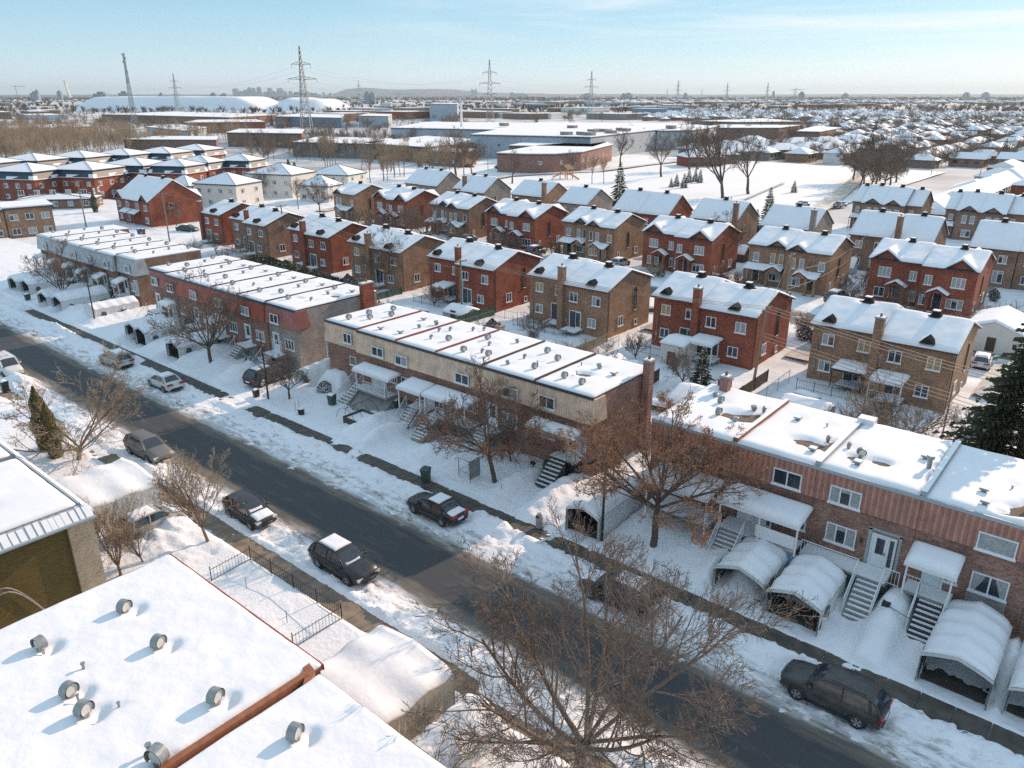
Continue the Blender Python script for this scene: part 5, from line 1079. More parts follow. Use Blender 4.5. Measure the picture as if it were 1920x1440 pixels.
# trees scattered among the bungalows
for i in range(70):
    u = rr.uniform(1290, 1919); v = 205 + 110 * rr.random() ** 1.3
    if 1200 < u < 1580 and v > 300: continue
    p = P(u, v); plant_tree('bare tree among the bungalows beyond the park', p.x, p.y, rr.choice((KE, KG, KM)), rr.uniform(0.55, 0.8), i, z=0, group='bare trees among the bungalows')
for i in range(40):
    u = rr.uniform(0, 1290); v = rr.uniform(222, 285)
    if u < 480: v = rr.uniform(215, 250)
    if 880 < u < 1140 and v > 255: continue
    p = P(u, v); plant_tree('bare tree among the flat-roofed works buildings', p.x, p.y, rr.choice((KE, KG)), rr.uniform(0.5, 0.75), i, z=0, group='bare trees among the works buildings')

# ---- evergreens
def conifer(seed, h, r, tiers=26, per=16, flat=0.35, needle='needle', snowy=0.06, leafs=14, lw=0.045):
    R = random.Random(seed); T = MB(); C = MB(); T.path([(0, 0, -0.3), (0, 0, h * 0.97)], [r * 0.08, 0.02], 7)
    for t in range(tiers):
        f = t / tiers; z = h * (0.07 + 0.93 * f); rad = r * (1 - f) ** 0.85 * R.uniform(0.82, 1.12) + 0.08
        n = max(5, int(per * (1 - f * 0.6)))
        for k in range(n):
            az = 2 * math.pi * (k + R.random() * 0.8) / n; L_ = rad * R.uniform(0.7, 1.15); dr = -flat * L_ * R.uniform(0.5, 1.2)
            tip = Vector((math.cos(az) * L_, math.sin(az) * L_, z + dr)); st = Vector((0, 0, z)); side = Vector((-math.sin(az), math.cos(az), 0))
            for q in range(leafs):
                s = 0.22 + 0.78 * (q + R.random()) / leafs; p = st.lerp(tip, s); sg = 1 if q % 2 else -1
                wl = L_ * 0.34 * (1.1 - s) + 0.10
                e = p + side * sg * wl * R.uniform(0.5, 1) + (tip - st).normalized() * wl * 0.7 + Vector((0, 0, R.uniform(-0.14, 0.06)))
                up_ = (tip - st).normalized() * lw * 1.6 + Vector((0, 0, lw))
                C.poly([p - up_, p + up_, e + up_ * 0.35, e - up_ * 0.35], 1 if R.random() < snowy and dr > -2 else 0)
    return T.mesh('trunk', MM('dark_bark')), C.mesh('crown', MM(needle, 'snow'))
C1 = conifer(1, 11, 3.9, 34, 22, 0.3, lw=0.075, snowy=0.03); C2 = conifer(2, 10.5, 2.6, 26, 15, 0.35, lw=0.09, snowy=0.04, leafs=9); C3 = conifer(3, 5, 1.5, 16, 12, 0.3, lw=0.07, snowy=0.12, leafs=9)
plant_tree('big dark spruce at the right edge behind the rust-sided row', -3.6, 60.0, C1, 1.42, 0.0, name='spruce', cat='evergreen tree')
def at_con(label, u, v, key, h, kh, rz=0, group=None, z=0.2): p = P(u, v); return plant_tree(label, p.x, p.y, key, h / kh, rz, name='spruce', cat='evergreen tree', group=group, z=z)
at_con('tall dark spruce at the near edge of the park', 1160, 388, C2, 11.2, 10.5)
at_con('dark spruce right of the path, upper right of the park edge', 1437, 432, C2, 9.0, 10.5, 1); at_con('smaller spruce just left of the dark spruce by the park edge', 1400, 430, C3, 5, 5, 2); at_con('dark spruce beside the pale long-roofed house', 1415, 445, C2, 5.6, 10.5, 3)
for i, (u, v, h) in enumerate([(1268, 350, 4), (1258, 352, 3), (1282, 353, 4.6), (1291, 343, 4.6), (1303, 341, 4.4), (1312, 343, 4.4)]): at_con('small spruce in the little cluster on the park slope', u, v, C3, h, 5, i, 'small spruces on the park slope', 0.1)
at_con('small lone spruce by the sanded road side of the park', 1488, 362, C3, 3.6, 5); at_con('dark spruce among bungalow roofs above the brown clump', 1628, 300, C2, 13, 10.5, 2, z=0)
at_con('snow-dusted little spruce beside the brown pair on the second street', 800, 490, C3, 5.2, 5, 1); plant_tree('dark evergreen dotted with snow behind the gap between rows', -30.0, 64.2, C3, 0.95, 0.4, name='spruce', cat='evergreen tree')
for i, (u, v) in enumerate([(1640, 250), (1750, 225), (1500, 265), (1850, 280), (510, 235), (545, 228), (395, 223), (760, 222), (900, 260), (1880, 300), (1470, 222)]):
    p = P(u, v); plant_tree('distant dark spruce standing above far roofs', p.x, p.y, C2, 0.9, i, name='spruce', cat='evergreen tree', group='distant spruces', z=0)
def cedar(seed, h, r, n=2600, m='cedar', snowy=0.03, s=0.16):
    R = random.Random(seed); C = MB(); T = MB(); T.path([(0, 0, -0.2), (0, 0, h * 0.6)], [0.09, 0.03], 6)
    for _ in range(n):
        z = h * R.random() ** 0.9; f = z / h; rad = r * min(1, (1 - f) * 2.1) ** 0.7 * (0.55 + 0.45 * min(1, f * 6)) * R.uniform(0.72, 1.08) * (1 + 0.2 * math.sin(z * 3 + seed)); az = R.uniform(0, 6.283)
        p = Vector((rad * math.cos(az), rad * math.sin(az), z)); a = Vector((R.uniform(-.5, .5), R.uniform(-.5, .5), 1)).normalized() * s; b = Vector((-math.sin(az), math.cos(az), 0)) * s * 0.45
        C.poly([p - a * 0.6, p + b, p + a, p - b], 1 if R.random() < snowy else 0)
    return T.mesh('trunk', MM('dark_bark')), C.mesh('crown', MM(m, 'snow'))
CD1 = cedar(1, 5.6, 0.72, 3400, 'cedar', 0.003); CD2 = cedar(2, 6.2, 1.0, 4200, 'needle', 0.05); CD3 = cedar(3, 2.6, 1.9, 5200, 'needle', 0.05, 0.15)
plant_tree('olive green cedar among yellowish branches at the left', *P(108, 865).xy, CD1, 0.85, 0, name='cedar', cat='evergreen tree'); plant_tree('shorter olive cedar beside the first at the left', *P(90, 850).xy, CD1, 0.98, 1, name='cedar', cat='evergreen tree')
plant_tree('tall dark cedar in front of a tan house on the second street', *P(1497, 548).xy, CD2, 1.05, 0, name='cedar', cat='evergreen tree')
for i, (u, v) in enumerate([(545, 330 + 20), (556, 352), (622, 352), (180, 400)]): p = P(u, v); plant_tree('dark slim cedar beside the white houses', p.x, p.y, CD2, (1.3, 1.2, 0.9, 0.8)[i], i, name='cedar', cat='evergreen tree', group='cedars beside the white houses')
for i, (x, y, s) in enumerate([(-108.5, 66.5, 1.1), (-105.4, 66.3, 1.25), (-102.4, 66.0, 1.2), (-99.6, 65.8, 1.3), (-96.8, 65.4, 1.15), (-94.0, 65.2, 1.25), (-91.0, 65.0, 1.1), (-88.2, 64.8, 1.15), (-85.6, 64.4, 1.0)]):
    plant_tree('dark clipped cedar bush in the hedge behind the red row', x, y, CD3, s, i, name='hedge_cedar', cat='hedge', group='dark hedge behind the red row')
for i, (x, y, s, lb) in enumerate([(-57.2, 40.6, 0.55, 'snow-loaded low bush beside the collapsed snow shelter'), (-69.0, 40.2, 0.6, 'snow-loaded low bush in front of the red row'), (-15.8 + 0.5, 107.6, 0.35, 'small dark round bush by the arched porch steps'), (-105.0, 41.0, 0.6, 'snow-covered bush before the grey mansard end house')]):
    me = cached(('bush', 0), lambda: cedar(7, 2.4, 1.6, 2200, 'needle', 0.45, 0.2)); plant_tree(lb, x, y, me, s, i, name='bush', cat='bush')

# ---- yard planting between the brick houses
rr = random.Random(909); cnt = 0
while cnt < 64:
    x = rr.uniform(-140, -8); y = rr.choice((rr.uniform(60, 70.5), rr.uniform(85, 91.5), rr.uniform(102, 108), rr.uniform(120.5, 128), rr.uniform(141, 151)))
    if -70 < x < -44 and y < 71: continue
    plant_tree('leafless shrub in the snowy yards between the brick houses', x, y, rr.choice((KC, KC, KS, KV0)), rr.uniform(.45, .95), rr.uniform(0, 6), group='leafless shrubs between the brick houses'); cnt += 1
KD = tree_kind('darkshrub', 'dark_bark', 'red_twig', seed=96, h=3.6, r0=.08, fork=.12, limbs=10, spread=1.1, lv=2, sub=(9, 7), tilt=.85, up=.22, twr=.016)
cnt = 0
while cnt < 60:
    x = rr.uniform(-100, -6); y = rr.choice((rr.uniform(53, 60), rr.uniform(58, 71), rr.uniform(86, 91), rr.uniform(101, 107)))
    if y < 62 and -24 < x < -16: continue
    if -36 < x < -10 and y < 57: continue
    plant_tree('dark twiggy bush in the yards behind the rows', x, y, rr.choice((KD, KD, KV0)), rr.uniform(.5, 1.05), rr.uniform(0, 6), group='dark twiggy bushes behind the rows'); cnt += 1
for i in range(26):
    x = rr.uniform(-140, -10); y = rr.choice((rr.uniform(61, 70), rr.uniform(86, 91), rr.uniform(102, 107), rr.uniform(121, 128)))
    plant_tree('dark snow-flecked evergreen bush in the brick house yards', x, y, cached(('bush', 1), lambda: cedar(17, 2.2, 1.0, 1500, 'needle', 0.2, 0.17)), rr.uniform(.5, 1.0), i, name='bush', cat='bush', group='evergreen bushes in the brick house yards')
# ---- far masses of bare wood, one mesh each
def tree_mass(name, label, spots, seed, keys, lo, hi, m):
    import numpy as np
    R = random.Random(seed); V = []; Fc = []; off = 0; src = []
    for k in keys:
        vs = []; fs = []; o = 0
        for me in k: vs += [tuple(v.co) for v in me.vertices]; fs += [tuple(i + o for i in p.vertices) for p in me.polygons if len(p.vertices) == 4]; o += len(me.vertices)
        src.append((np.array(vs), np.array(fs)))
    for x, y in spots:
        v, f = src[R.randrange(len(src))]; sc_ = R.uniform(lo, hi); t = R.uniform(0, 6.28); c, s_ = math.cos(t) * sc_, math.sin(t) * sc_
        w_ = np.empty_like(v); w_[:, 0] = v[:, 0] * c - v[:, 1] * s_ + x; w_[:, 1] = v[:, 0] * s_ + v[:, 1] * c + y; w_[:, 2] = v[:, 2] * sc_ * R.uniform(.9, 1.1); V.append(w_); Fc.append(f + off); off += len(v)
    V = np.concatenate(V); Fc = np.concatenate(Fc).astype('int32'); me = bpy.data.meshes.new(name); me.vertices.add(len(V)); me.vertices.foreach_set('co', V.ravel().astype('float32')); me.loops.add(Fc.size); me.loops.foreach_set('vertex_index', Fc.ravel())
    me.polygons.add(len(Fc)); me.polygons.foreach_set('loop_start', np.arange(0, Fc.size, 4, dtype='int32')); me.polygons.foreach_set('loop_total', np.full(len(Fc), 4, dtype='int32')); me.update(); me.materials.append(M[m])
    o = bpy.data.objects.new(name, me); sc.collection.objects.link(o); return tag(o, label, 'trees', kind='stuff')
def wood(name, label, spots, seed, hh=(7, 12), col='brown_far', n=16, wd=0.22, rad=2.6):
    R = random.Random(seed); g = MB()
    for x, y in spots:
        h = R.uniform(*hh)
        for _ in range(n):
            az = R.uniform(0, 6.283); rr_ = R.uniform(0.2, 1) * rad * h / 9; z0 = h * R.uniform(0.0, 0.45); z1 = h * R.uniform(0.6, 1.05)
            a = Vector((x + rr_ * 0.25 * math.cos(az), y + rr_ * 0.25 * math.sin(az), z0)); b = Vector((x + rr_ * math.cos(az + 0.3), y + rr_ * math.sin(az + 0.3), z1))
            s = Vector((R.uniform(-1, 1), R.uniform(-1, 1), 0)).normalized() * wd; s2 = Vector((-s.y, s.x, 0))
            g.poly([a - s, a + s, b]); g.poly([a - s2, a + s2, b])
            if R.random() < 0.7:
                c = a.lerp(b, R.uniform(.3, .7)); e = c + Vector((R.uniform(-1, 1), R.uniform(-1, 1), R.uniform(0.3, 1))) * rad * 0.5; g.poly([c - s * 0.6, c + s * 0.6, e])
    o = g.build(name, MM(col)); return tag(o, label, 'wood', kind='stuff')
KW = [tree_kind('w%d' % q, 'bark', 'pale_twig', seed=200 + q, h=11, r0=.13, fork=.3, limbs=6, spread=.75, lv=1, sub=(13,), tilt=.6, up=.35, twr=.04, tlen=1.3) for q in range(4)]
KV = [tree_kind('v%d' % q, 'bark', 'twig', seed=300 + q, h=9, r0=.16, fork=.28, limbs=8, spread=1.15, lv=1, sub=(14,), tilt=1.0, up=.2, twr=.05, tlen=1.3) for q in range(4)]
sp = []
while len(sp) < 430:
    u = rr.uniform(-40, 470); v = rr.uniform(240, 312)
    if 245 + .03 * max(0, u) < v < 316 - .105 * max(0, u): p = P(u, v); sp.append((p.x, p.y))
tree_mass('woodland', 'dense yellowish brown bare wood behind the hip-roofed blocks at the left', sp, 3, KW, .75, 1.2, 'pale_twig')
sp = []
for _ in range(170): p = P(rr.uniform(470, 880), rr.uniform(262, 304)); sp.append((p.x, p.y))
tree_mass('woodland', 'strip of bare brown trees between the white houses and the works', sp, 4, KW + KV, .6, 1.0, 'twig')
sp = []
for _ in range(1500): p = P(rr.uniform(-20, 1940), 201 + 48 * rr.random() ** 1.3); sp.append((p.x, p.y))
sp = [q for q in sp if not (882 < inview0(*q)[0] < 1280 and 228 < inview0(*q)[1] < 262)]
tree_mass('woodland', 'bare brown trees scattered between the works and far houses', sp, 14, KV, .7, 1.2, 'twig')
sp = []
for _ in range(1500): p = P(rr.uniform(1285, 1960), 206 + 108 * rr.random() ** 1.4); sp.append((p.x, p.y))
sp = [q for q in sp if not (q[0] < -56 and q[1] < 345)]
tree_mass('scrub', 'brown bare trees and hedges between the bungalow lots', sp, 8, KV, .4, .95, 'twig')
sp = []
for _ in range(1500): p = P(rr.uniform(-20, 1940), 187 + 26 * rr.random() ** 1.5); sp.append((p.x, p.y))
sp = [q for q in sp if not (P(620, 205).x < q[0] and False)]
wood('woodland', 'far brown bands of trees under the horizon', sp, 5, (7, 13), 'brown_far', 10, 0.9, 7)
sp = []
for _ in range(2600): p = P(rr.uniform(-20, 1940), 180.2 + 9 * rr.random()); sp.append((p.x, p.y))
wood('woodland', 'blue-grey wooded line along the horizon', sp, 6, (8, 18), 'brown_far', 5, 4, 22)

# ================================================================== VEHICLES
def car_meshes(kind, paint):
    """local space: +X is forward, origin at the ground under the middle"""
    S = {  # stations: x, zbottom, zshoulder, half width ; greenhouse: (x at belt rear, x roof rear, x roof front, x windscreen base), roof z, belt z
        'suv': dict(L=4.75, W=0.93, body=[(-2.36, .5, .80, .70), (-2.30, .32, 1.02, .86), (-1.9, .26, 1.08, .93), (-0.6, .24, 1.06, .94), (0.75, .24, 1.05, .94), (1.1, .24, 1.06, .92), (1.75, .26, 0.98, .90), (2.2, .30, .86, .84), (2.38, .42, .66, .66)], gh=(-2.27, -1.62, 0.12, 1.10), zr=1.68, zb=1.02, wb=1.38, wr=0.365),
        'sedan': dict(L=4.65, W=0.90, body=[(-2.32, .45, .80, .70), (-2.25, .30, .94, .82), (-1.75, .24, 1.0, .89), (-0.9, .22, .97, .91), (0.8, .22, .94, .91), (1.1, .22, .93, .90), (1.8, .24, .84, .87), (2.2, .28, .72, .78), (2.33, .4, .56, .6)], gh=(-1.75, -1.0, 0.15, 1.1), zr=1.44, zb=0.93, wb=1.36, wr=0.335),
        'hatch': dict(L=4.2, W=0.88, body=[(-2.1, .45, .85, .72), (-2.04, .30, 1.0, .82), (-1.6, .24, 1.02, .88), (-0.7, .22, .97, .89), (0.7, .22, .95, .89), (1.0, .22, .94, .88), (1.6, .24, .87, .86), (1.98, .28, .76, .78), (2.1, .4, .6, .6)], gh=(-2.0, -1.5, 0.1, 1.0), zr=1.50, zb=0.95, wb=1.28, wr=0.33),
        'van': dict(L=4.75, W=0.92, body=[(-2.37, .45, 1.1, .84), (-2.33, .30, 1.15, .9), (-1.9, .26, 1.16, .92), (-0.6, .24, 1.16, .92), (0.75, .24, 1.14, .92), (1.2, .24, 1.10, .91), (1.8, .26, 0.98, .88), (2.25, .30, .82, .80), (2.38, .42, .62, .62)], gh=(-2.34, -2.3, 0.45, 1.35), zr=1.84, zb=1.12, wb=1.38, wr=0.34)}[kind]
    W = S['W']; wr = S['wr']; wb = S['wb']
    B = MB(); sec = []
    for x, z0, z1, hw in S['body']:
        h = z1 - z0
        sec.append([(x, -hw * 0.86, z0), (x, -hw * 0.97, z0 + h * .18), (x, -hw, z0 + h * .5), (x, -hw * .965, z0 + h * .82), (x, -hw * 0.88, z1 - 0.01), (x, -hw * .45, z1 + .03), (x, 0, z1 + .04), (x, hw * .45, z1 + .03), (x, hw * .88, z1 - .01), (x, hw * .965, z0 + h * .82), (x, hw, z0 + h * .5), (x, hw * .97, z0 + h * .18), (x, hw * .86, z0)])
    n = len(sec[0]); i0 = 0
    for s_ in sec: B.v += s_
    for j in range(len(sec) - 1):
        for k in range(n):
            k2 = (k + 1) % n; B.f.append((j * n + k, (j + 1) * n + k, (j + 1) * n + k2, j * n + k2)); B.m.append(1 if k == n - 1 else 0)
    B.f.append(tuple(range(n))); B.m.append(0); B.f.append(tuple(range((len(sec) - 1) * n, len(sec) * n))[::-1]); B.m.append(0)
    # wheel arches and sill, dark
    for sx in (-1, 1):
        for xx in (-wb, wb - 0.02):
            ring = [(xx + (wr + .07) * math.cos(math.radians(a)), sx * (W * 0.985), wr + (wr + .07) * math.sin(math.radians(a))) for a in range(-20, 201, 20)]
            B.prism(ring, (0, sx * 0.025, 0), 1)
        B.box(-wb + wr, sx * W * 0.97 - 0.02, .2, wb - wr, sx * W * 0.97 + 0.02, .33, 1)
    B.box(-S['L'] / 2 - 0.02, -W * .6, .36, -S['L'] / 2 + .08, W * .6, .5, 1); B.box(S['L'] / 2 - .08, -W * .5, .34, S['L'] / 2 + 0.01, W * .5, .52, 1)
    # cabin: glass shell with painted pillars and roof
    a, b, c, d = S['gh']; zr, zb = S['zr'], S['zb']; G = MB(); hwb = W * 0.9; hwt = W * 0.72
    if kind == 'van': hwt = W * 0.82
    def ring_(z, xr, xf, hw): return [(xr, -hw, z), (xf, -hw, z), (xf, hw, z), (xr, hw, z)]
    st = []       # (x, top z, belt half width, roof half width)
    for i in range(25):
        x = a + (d - a) * i / 24
        if x < b: t = (x - a) / (b - a); z = zb + (zr - zb) * math.sin(t * math.pi / 2) ** (.8 if kind != 'sedan' else .95)
        elif x > c: t = (d - x) / (d - c); z = zb + (zr - zb) * math.sin(t * math.pi / 2) ** .92
        else: z = zr + .025 * math.sin(math.pi * (x - b) / (c - b))
        t2 = (z - zb) / (zr - zb); st.append((x, z, hwb, hwb + (hwt - hwb) * t2 ** 1.1))
    Rf = MB(); G.v = []; Rf_i = []
    for (xa, za, wa, ra), (xb, zb2, wb_, rb) in zip(st[:-1], st[1:]):
        xm = (xa + xb) / 2; solid = (b * .75 + a * .25) < xm < (c * .72 + d * .28)
        for sx in (-1, 1):
            q = [(xa, sx * wa, zb), (xb, sx * wb_, zb), (xb, sx * rb, zb2 - .05 * (zb2 - zb) / (zr - zb)), (xa, sx * ra, za - .05 * (za - zb) / (zr - zb))]
            pan = kind == 'van' and xm < .05
            (Rf if pan else G).poly(q if sx < 0 else q[::-1])
        ys4 = [-1, -.85, -.4, 0, .4, .85, 1]; zf_ = lambda z, r_, t: z - .05 * (z - zb) / (zr - zb) * (abs(t) ** 4) + .02 * (1 - t * t)
        for t0, t1 in zip(ys4[:-1], ys4[1:]):
            edge = abs(t0 + t1) / 2 > .9 and not solid
            (Rf if (solid or edge) else G).poly([(xa, ra * t0, zf_(za, ra, t0)), (xb, rb * t0, zf_(zb2, rb, t0)), (xb, rb * t1, zf_(zb2, rb, t1)), (xa, ra * t1, zf_(za, ra, t1))])
    glass = G.mesh('windows', MM('glass'))
    for sx in (-1, 1):
        for i in (0,): Rf.path([(x, sx * (w1 + .004), z - .05 * (z - zb) / (zr - zb)) for x, z, w0, w1 in st], .032, 5)
        Rf.path([(a, sx * hwb, zb + .0), (d, sx * hwb, zb + .0)], 0.03, 4)
        for fr in ((.52, .045), (.16, .07)) if kind in ('suv', 'hatch', 'sedan') else ((.45, .06),):
            k = int(24 * fr[0]); x, z, w0, w1 = st[k]; Rf.path([(x, sx * (w0 + .004), zb), (x + (.05 if fr[0] > .3 else .14), sx * (w1 + .004), z - .05)], fr[1], 5)
    if kind == 'van': Rf.prism([(a - .01, -hwb, zb), (a - .01, hwb, zb), (b - .01, hwt, zr - .05), (b - .01, -hwt, zr - .05)], (-.02, 0, 0))
    if kind == 'suv':
        for sx in (-1, 1): Rf.path([(b + .1, sx * hwt * .93, zr + .07), (c - .1, sx * hwt * .93, zr + .07)], .018, 4, 1)
    for sx in (-1, 1): Rf.box(d - .35, sx * (W + .06) - .07, zb + .02, d - .2, sx * (W + .06) + .07, zb + .16)
    roof = Rf.mesh('cabin_roof', [paint, M['black']], True)
    Wm = MB(); Wm.path([(0, -.11, 0), (0, .11, 0)], wr, 18, 0, True)
    Wr = MB(); Wr.path([(0, -.125, 0), (0, .125, 0)], wr * .64, 14, 0, True)
    for k in range(5):
        t = 2 * math.pi * k / 5
        for sy in (-.128, .128): Wr.prism([(wr * .6 * math.cos(t + .32), sy, wr * .6 * math.sin(t + .32)), (wr * .6 * math.cos(t + .95), sy, wr * .6 * math.sin(t + .95)), (wr * .18 * math.cos(t + .6), sy, wr * .18 * math.sin(t + .6))], (0, .004 * (1 if sy > 0 else -1), 0), 1)
    Lt = MB(); Hd = MB(); L2 = S['L'] / 2
    for sx in (-1, 1):
        Lt.append if False else None
    tl = MB(); tl.box(-L2 - .0, .50 * W - .14, .80, -L2 + .16, .93 * W, .97); hl = MB(); hl.box(L2 - .30, .50 * W, .58, L2 - .02, .88 * W, .74)
    if kind == 'van': tl = MB(); tl.box(-L2 - .01, .80 * W, .8, -L2 + .1, .95 * W, 1.3)
    pl = MB(); pl.box(-L2 - .03, -.26, .58, -L2 + .02, .26, .72)
    return dict(body=B.mesh('body', [paint, M['black']], True), windows=glass, cabin_roof=roof, tyre=Wm.mesh('wheel', MM('tire'), False), rim=Wr.mesh('rim', MM('rim', 'black')), tail=tl.mesh('tail_light', MM('tail')), head=hl.mesh('headlight', MM('head')), plate=pl.mesh('licence_plate', MM('white')), S=S)
def car(label, x, y, ang, kind, col, z=0.06, snow=None, rough=0.35, dirt=0.25, cat='car', name='parked_car', group=None):
    key = ('car', kind, col)
    def mk():
        pm = mat('car_paint', col, rough, col2=tuple(c * (1 - dirt) + 0.10 * dirt for c in col), vscale=2.5, spec=0.6); return car_meshes(kind, pm)
    K = cached(key, mk); root = thing(name, label, cat, (x, y, z), math.radians(ang), group); S = K['S']
    def part(n, me, loc=(0, 0, 0), par=root, sc_=None):
        o = bpy.data.objects.new(n, me); sc.collection.objects.link(o); o.parent = par; o.location = loc
        if sc_: o.scale = sc_
        return o
    part('body', K['body']); part('windows', K['windows']); part('cabin_roof', K['cabin_roof']); part('licence_plate', K['plate'])
    for xx in (-S['wb'], S['wb']):
        for sy in (-1, 1): wl = part('wheel', K['tyre'], (xx, sy * (S['W'] - .10), S['wr'])); part('rim', K['rim'], (0, 0, 0), wl)
    for sy in (1, -1): part('tail_light', K['tail'], (0, 0, 0), root, (1, sy, 1)); part('headlight', K['head'], (0, 0, 0), root, (1, sy, 1))
    if snow:
        a, b, c, d = S['gh']; W = S['W']; off = _sn.uniform(0, 40)
        if 'roof' in snow:
            g = MB(); hw = W * .66; g.grid(lin(b + .08, c - .05, 14), lin(-hw, hw, 12), lambda x, y: S['zr'] + .035 + (.075 + .03 * NV(x * 2 + off, y * 2)) * smooth(0, .2, min(x - b - .05, c - x, hw + .03 - abs(y))), 0, skirt=S['zr']); g.build('snow_cover', M['roofsnow'], root, sm=True, world=False)
        if 'hood' in snow:
            g = MB(); L2 = S['L'] / 2; z = lambda x: S['zb'] - (x - d) * (0.16 if kind != 'van' else .26) + .06; g.grid(lin(d + .1, L2 - .18, 12), lin(-W * .72, W * .72, 12), lambda x, y: z(x) - .05 * (y / W) ** 2 + (.05 + .05 * NV(x * 2 + off, y * 2)) * smooth(0, .2, min(x - d - .05, L2 - .15 - x, W * .75 - abs(y))), 0, skirt=lambda x, y: z(x) - .12); g.build('snow_cover', M['roofsnow'], root, sm=True, world=False)
        if 'trunk' in snow:
            g = MB(); L2 = S['L'] / 2; z = lambda x: S['zb'] + .08 - (a + .1 - x) * 0.05; g.grid(lin(-L2 + .1, a + .25, 9), lin(-W * .72, W * .72, 12), lambda x, y: z(x) - .05 * (y / W) ** 2 + (.07 + .03 * NV(x * 2 + off, y * 2)) * smooth(0, .15, min(x + L2 - .08, W * .75 - abs(y))), 0, skirt=lambda x, y: z(x) - .12); g.build('snow_cover', M['roofsnow'], root, sm=True, world=False)
        if 'screen' in snow:
            g = MB(); hw = W * .6; zz = lambda x: S['zb'] + .06 + (S['zr'] - S['zb']) * (d - x) / (d - c); g.grid(lin(c + .15, d - .05, 6), lin(-hw, hw * .8, 8), lambda x, y: zz(x) + .03 * smooth(0, .1, min(x - c - .12, d - x)), 0, skirt=lambda x, y: zz(x) - .06); g.build('snow_cover', M['roofsnow'], root, sm=True, world=False)
    return root
DKG = (0.035, 0.033, 0.030); BLK = (0.012, 0.012, 0.014)
car('dirty dark grey SUV parked nearest the camera, by the snow shelters', -6.65, 31.55, 180, 'suv', DKG, 0.07, rough=0.45, dirt=0.5)
car('black SUV with snow on its roof and windscreen, near side of the street', -32.9, 23.55, 0, 'suv', BLK, 0.08, ('roof', 'screen'))
car('black car with snowy bonnet parked behind the black SUV', -42.6, 23.3, 0, 'hatch', (0.018, 0.018, 0.02), 0.10, ('hood', 'screen'))
car('dusty grey SUV half in sun, parked beside the cut tree snow bank', -57.4, 23.6, 2, 'suv', (0.16, 0.155, 0.14), 0.08, None, 0.5)
car('black sedan with snow on roof and boot, far side of the street', -33.3, 31.75, 180, 'sedan', (0.014, 0.014, 0.016), 0.08, ('roof', 'trunk'))
car('dirty white small SUV seen from behind, far side of the street', -81.6, 31.9, 181, 'suv', (0.50, 0.49, 0.46), 0.08, ('roof',), 0.45)
car('white sedan seen from behind with a black rear window', -71.2, 31.95, 180, 'sedan', (0.66, 0.66, 0.65), 0.08, ('roof',))
van = car('white delivery van with red stripes and a red emblem, left edge', -87.6, 23.5, 0, 'van', (0.70, 0.69, 0.67), 0.08, cat='van', name='delivery_van')
g = MB()      # its red bands, chevron emblem and roof stripes
for k in range(5): g.box(-2.2, -0.6 + k * .22, 1.872, 0.2, -0.52 + k * .22, 1.876)
yy = -0.845
def side_mark(pts): g.prism([(x, -0.865 + (z - 1.12) * 0.135, z) for x, z in pts], (0, -0.008, 0))
side_mark([(-1.1, 1.66), (-0.95, 1.66), (-0.78, 1.36), (-0.72, 1.45), (-0.78, 1.2)]); side_mark([(-0.46, 1.66), (-0.61, 1.66), (-0.84, 1.26), (-0.78, 1.16)])
side_mark([(-2.2, 1.74), (0.0, 1.74), (0.0, 1.69), (-2.2, 1.69)]); side_mark([(-2.2, 1.22), (-1.3, 1.22), (-1.3, 1.17), (-2.2, 1.17)])
g.build('livery', mat('van_red', (0.45, 0.03, 0.03), 0.4), van, world=False)
car('silver car with snow on its roof, parked in the yard beside the big white shelter', -46.1, 18.35, 92, 'hatch', (0.46, 0.45, 0.44), 0.25, ('roof', 'hood'))
car('dark car parked in the driveway behind the second lamp', -64.6, 39.2, 95, 'suv', (0.02, 0.025, 0.03), 0.2, ('roof',))
car('black car glimpsed through the big bare tree, far side of the street', -18.6, 31.7, 180, 'suv', BLK, 0.08, ('roof', 'hood'))
car('dark green car parked beyond the hedge in front of the red gabled house', *P(353, 436).xy, 30, 'sedan', (0.03, 0.06, 0.06), 0.2, ('roof',))
car('snow-covered car at the kerb of the sanded road', *P(1505, 388).xy, 80, 'sedan', (0.3, 0.32, 0.34), 0.1, ('roof', 'hood', 'trunk')); car('pale blue car on the right side of the sanded road', *P(1575, 389).xy, 80, 'sedan', (0.25, 0.32, 0.36), 0.1, ('roof',))
car('dark car parked in the gap beside the dark brick half house', *P(1660, 497).xy, 10, 'suv', (0.03, 0.03, 0.03), 0.1, ('roof',)); car('white hatchback in the lane beyond the right tan pair', *P(1838, 690).xy, 95, 'hatch', (0.6, 0.6, 0.6), 0.2, ('roof',))
for i, (u, v) in enumerate([(880, 314), (1040, 318), (1070, 313), (938, 316)]): car('car parked in front of the curved brown works building', *P(u, v).xy, 20 * i, 'sedan', (0.05, 0.08, 0.12), 0, ('roof',), group='cars by the curved works building')

